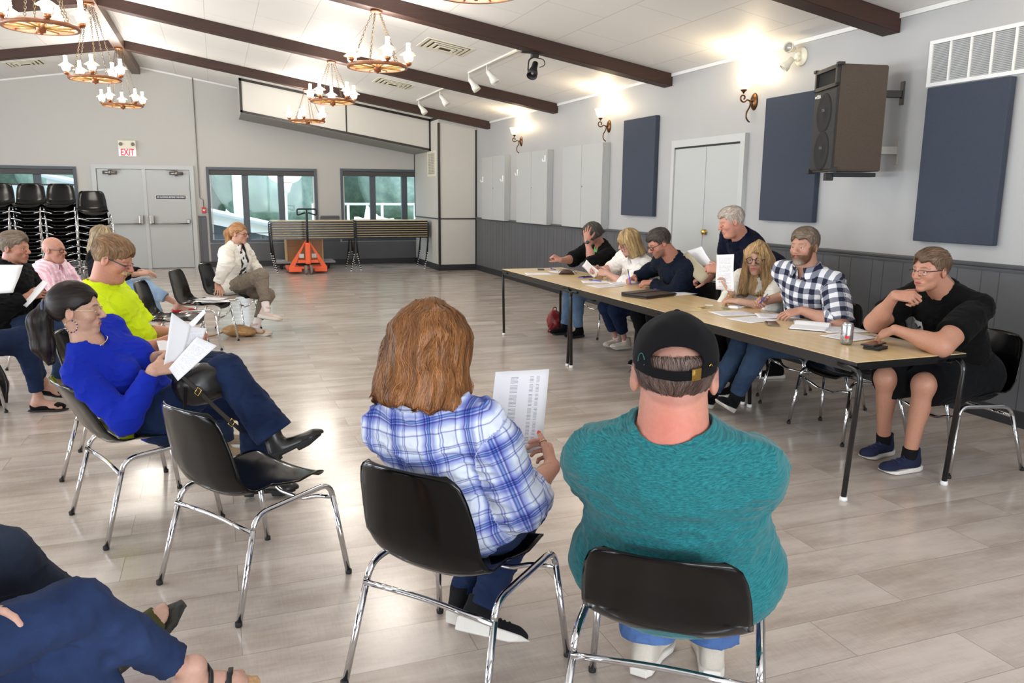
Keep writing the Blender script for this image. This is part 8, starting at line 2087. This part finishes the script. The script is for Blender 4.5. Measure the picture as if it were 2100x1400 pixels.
def watch(pd, k, band, face, nm='wristwatch', off=0.018, r=0.029):
    a = pd['W'][k]; n_ = nz(pd['E'][k] - pd['W'][k]); up = nz(V3(0, 0, 1) - n_ * n_[2]); s_ = np.cross(n_, up); c = a + n_ * off - pd['base']
    bm = bmesh.new()
    tube(bm, [Vector(tuple(c + up * r * math.cos(t_) + s_ * r * math.sin(t_))) for t_ in [2 * math.pi * q_ / 20 for q_ in range(20)]], 0.0045, 6, closed=True); w_ = finish(nm, bm, band, pd['root'])
    if face:
        cam_dir = nz(V3(0, 0, 1.55) - a); out = nz(cam_dir - n_ * (cam_dir @ n_)); x_ = np.cross(n_, out)
        M_ = Matrix(((x_[0], n_[0], out[0]), (x_[1], n_[1], out[1]), (x_[2], n_[2], out[2])))
        bm = bmesh.new(); lathe(bm, [(0.018, 0), (0.019, 0.004), (0.017, 0.008), (0, 0.008)], 20, Vector(tuple(c + out * (r + 0.001))), M=M_); finish('watch_case', bm, face, w_)
if 'A' in PD: watch(PD['A'], 'L', M_BLKMATTE, plain('watch_face', (50, 64, 78), 0.2, 0.4))
if 'I' in PD: watch(PD['I'], 'L', M_BLKMATTE, plain('watch_face', (50, 64, 78), 0.2, 0.4))
if 'E' in PD: watch(PD['E'], 'R', M_BRASS, None, 'bracelet', 0.02, 0.026)
def ring(pd, k, fi, seg=0, t_=0.5, col=None):
    a, b, ra, rb = pd['hands'][k][1][fi][seg]; d_ = nz(b - a); c = a + (b - a) * t_ - pd['base']; e1 = nz(np.cross(d_, V3(0.3, 0.1, 1))); e2 = np.cross(d_, e1)
    bm = bmesh.new(); tube(bm, [Vector(tuple(c + e1 * (ra + 0.0008) * math.cos(q_) + e2 * (ra + 0.0008) * math.sin(q_))) for q_ in [2 * math.pi * z_ / 16 for z_ in range(16)]], 0.0016, 5, closed=True); finish('ring', bm, col or pm('gold_metal'), pd['root'])
if 'G' in PD: ring(PD['G'], 'L', 2)
if 'A' in PD: ring(PD['A'], 'L', 2)
if 'N' in PD:
    ring(PD['N'], 'R', 4, 1, 0.6)
    a, b, ra, rb = PD['N']['hands']['R'][1][4][2]; d_ = nz(b - a)
    cd = nz(V3(0, 0, 1.55) - b); od = nz(cd - d_ * (cd @ d_))
    bm = bmesh.new(); c = b - d_ * 0.001 + od * rb * 0.75 - PD['N']['base']; x_ = np.cross(d_, od)
    M_ = Matrix(((x_[0], d_[0], od[0]), (x_[1], d_[1], od[1]), (x_[2], d_[2], od[2])))
    bmesh.ops.create_uvsphere(bm, u_segments=12, v_segments=8, radius=1.0); bmesh.ops.transform(bm, matrix=Matrix.Translation(Vector(tuple(c))) @ M_.to_4x4() @ Matrix.Diagonal((0.0058, 0.009, 0.0022, 1)), verts=bm.verts[:])
    finish('fingernail', bm, plain('red_nail', (206, 40, 44), 0.2), PD['N']['root'], smooth=True)
if 'G' in PD:
    pd = PD['G']; cf_ = pd['cfw']; u_ = pd['u']; c = V3(3.92, 3.455, 0.845)
    decal(pd, 0, c, -pd['clat'], u_, 0.085, 0.125, M_WHITE, 'shirt_print', -cf_)
    pr_ = [o for o in pd['root'].children if o.name.startswith('shirt_print')][0]
    # the mark: two curved strokes crossing
    for sg in (1, -1):
        bm = bmesh.new(); fn_ = pd['tops'][0]['fn']; top_ = []; bot_ = []
        for k in range(11):
            t_ = k / 10; x = -0.030 + 0.060 * t_; yc = sg * 0.017 * math.cos(t_ * math.pi) ; th = 0.0065 * (0.55 + 0.9 * abs(t_ - 0.5) * 2) * (1.0 if 0.02 < t_ < 0.98 else 0.5)
            for L_, yy in ((top_, yc + th), (bot_, yc - th)):
                X = (c - pd['clat'] * x + u_ * (yy + 0.008) + cf_ * 0.12)[None].astype(np.float32)
                for _ in range(25): X = X - cf_.astype(np.float32) * (fn_(X) * 0.7)[:, None]
                L_.append(bm.verts.new(tuple(X[0] + cf_ * 0.0045 - pd['base'])))
        for k in range(10): bm.faces.new((top_[k], top_[k + 1], bot_[k + 1], bot_[k]))
        bmesh.ops.solidify(bm, geom=bm.faces[:], thickness=0.0008); finish('print_mark', bm, M_INK, pr_)
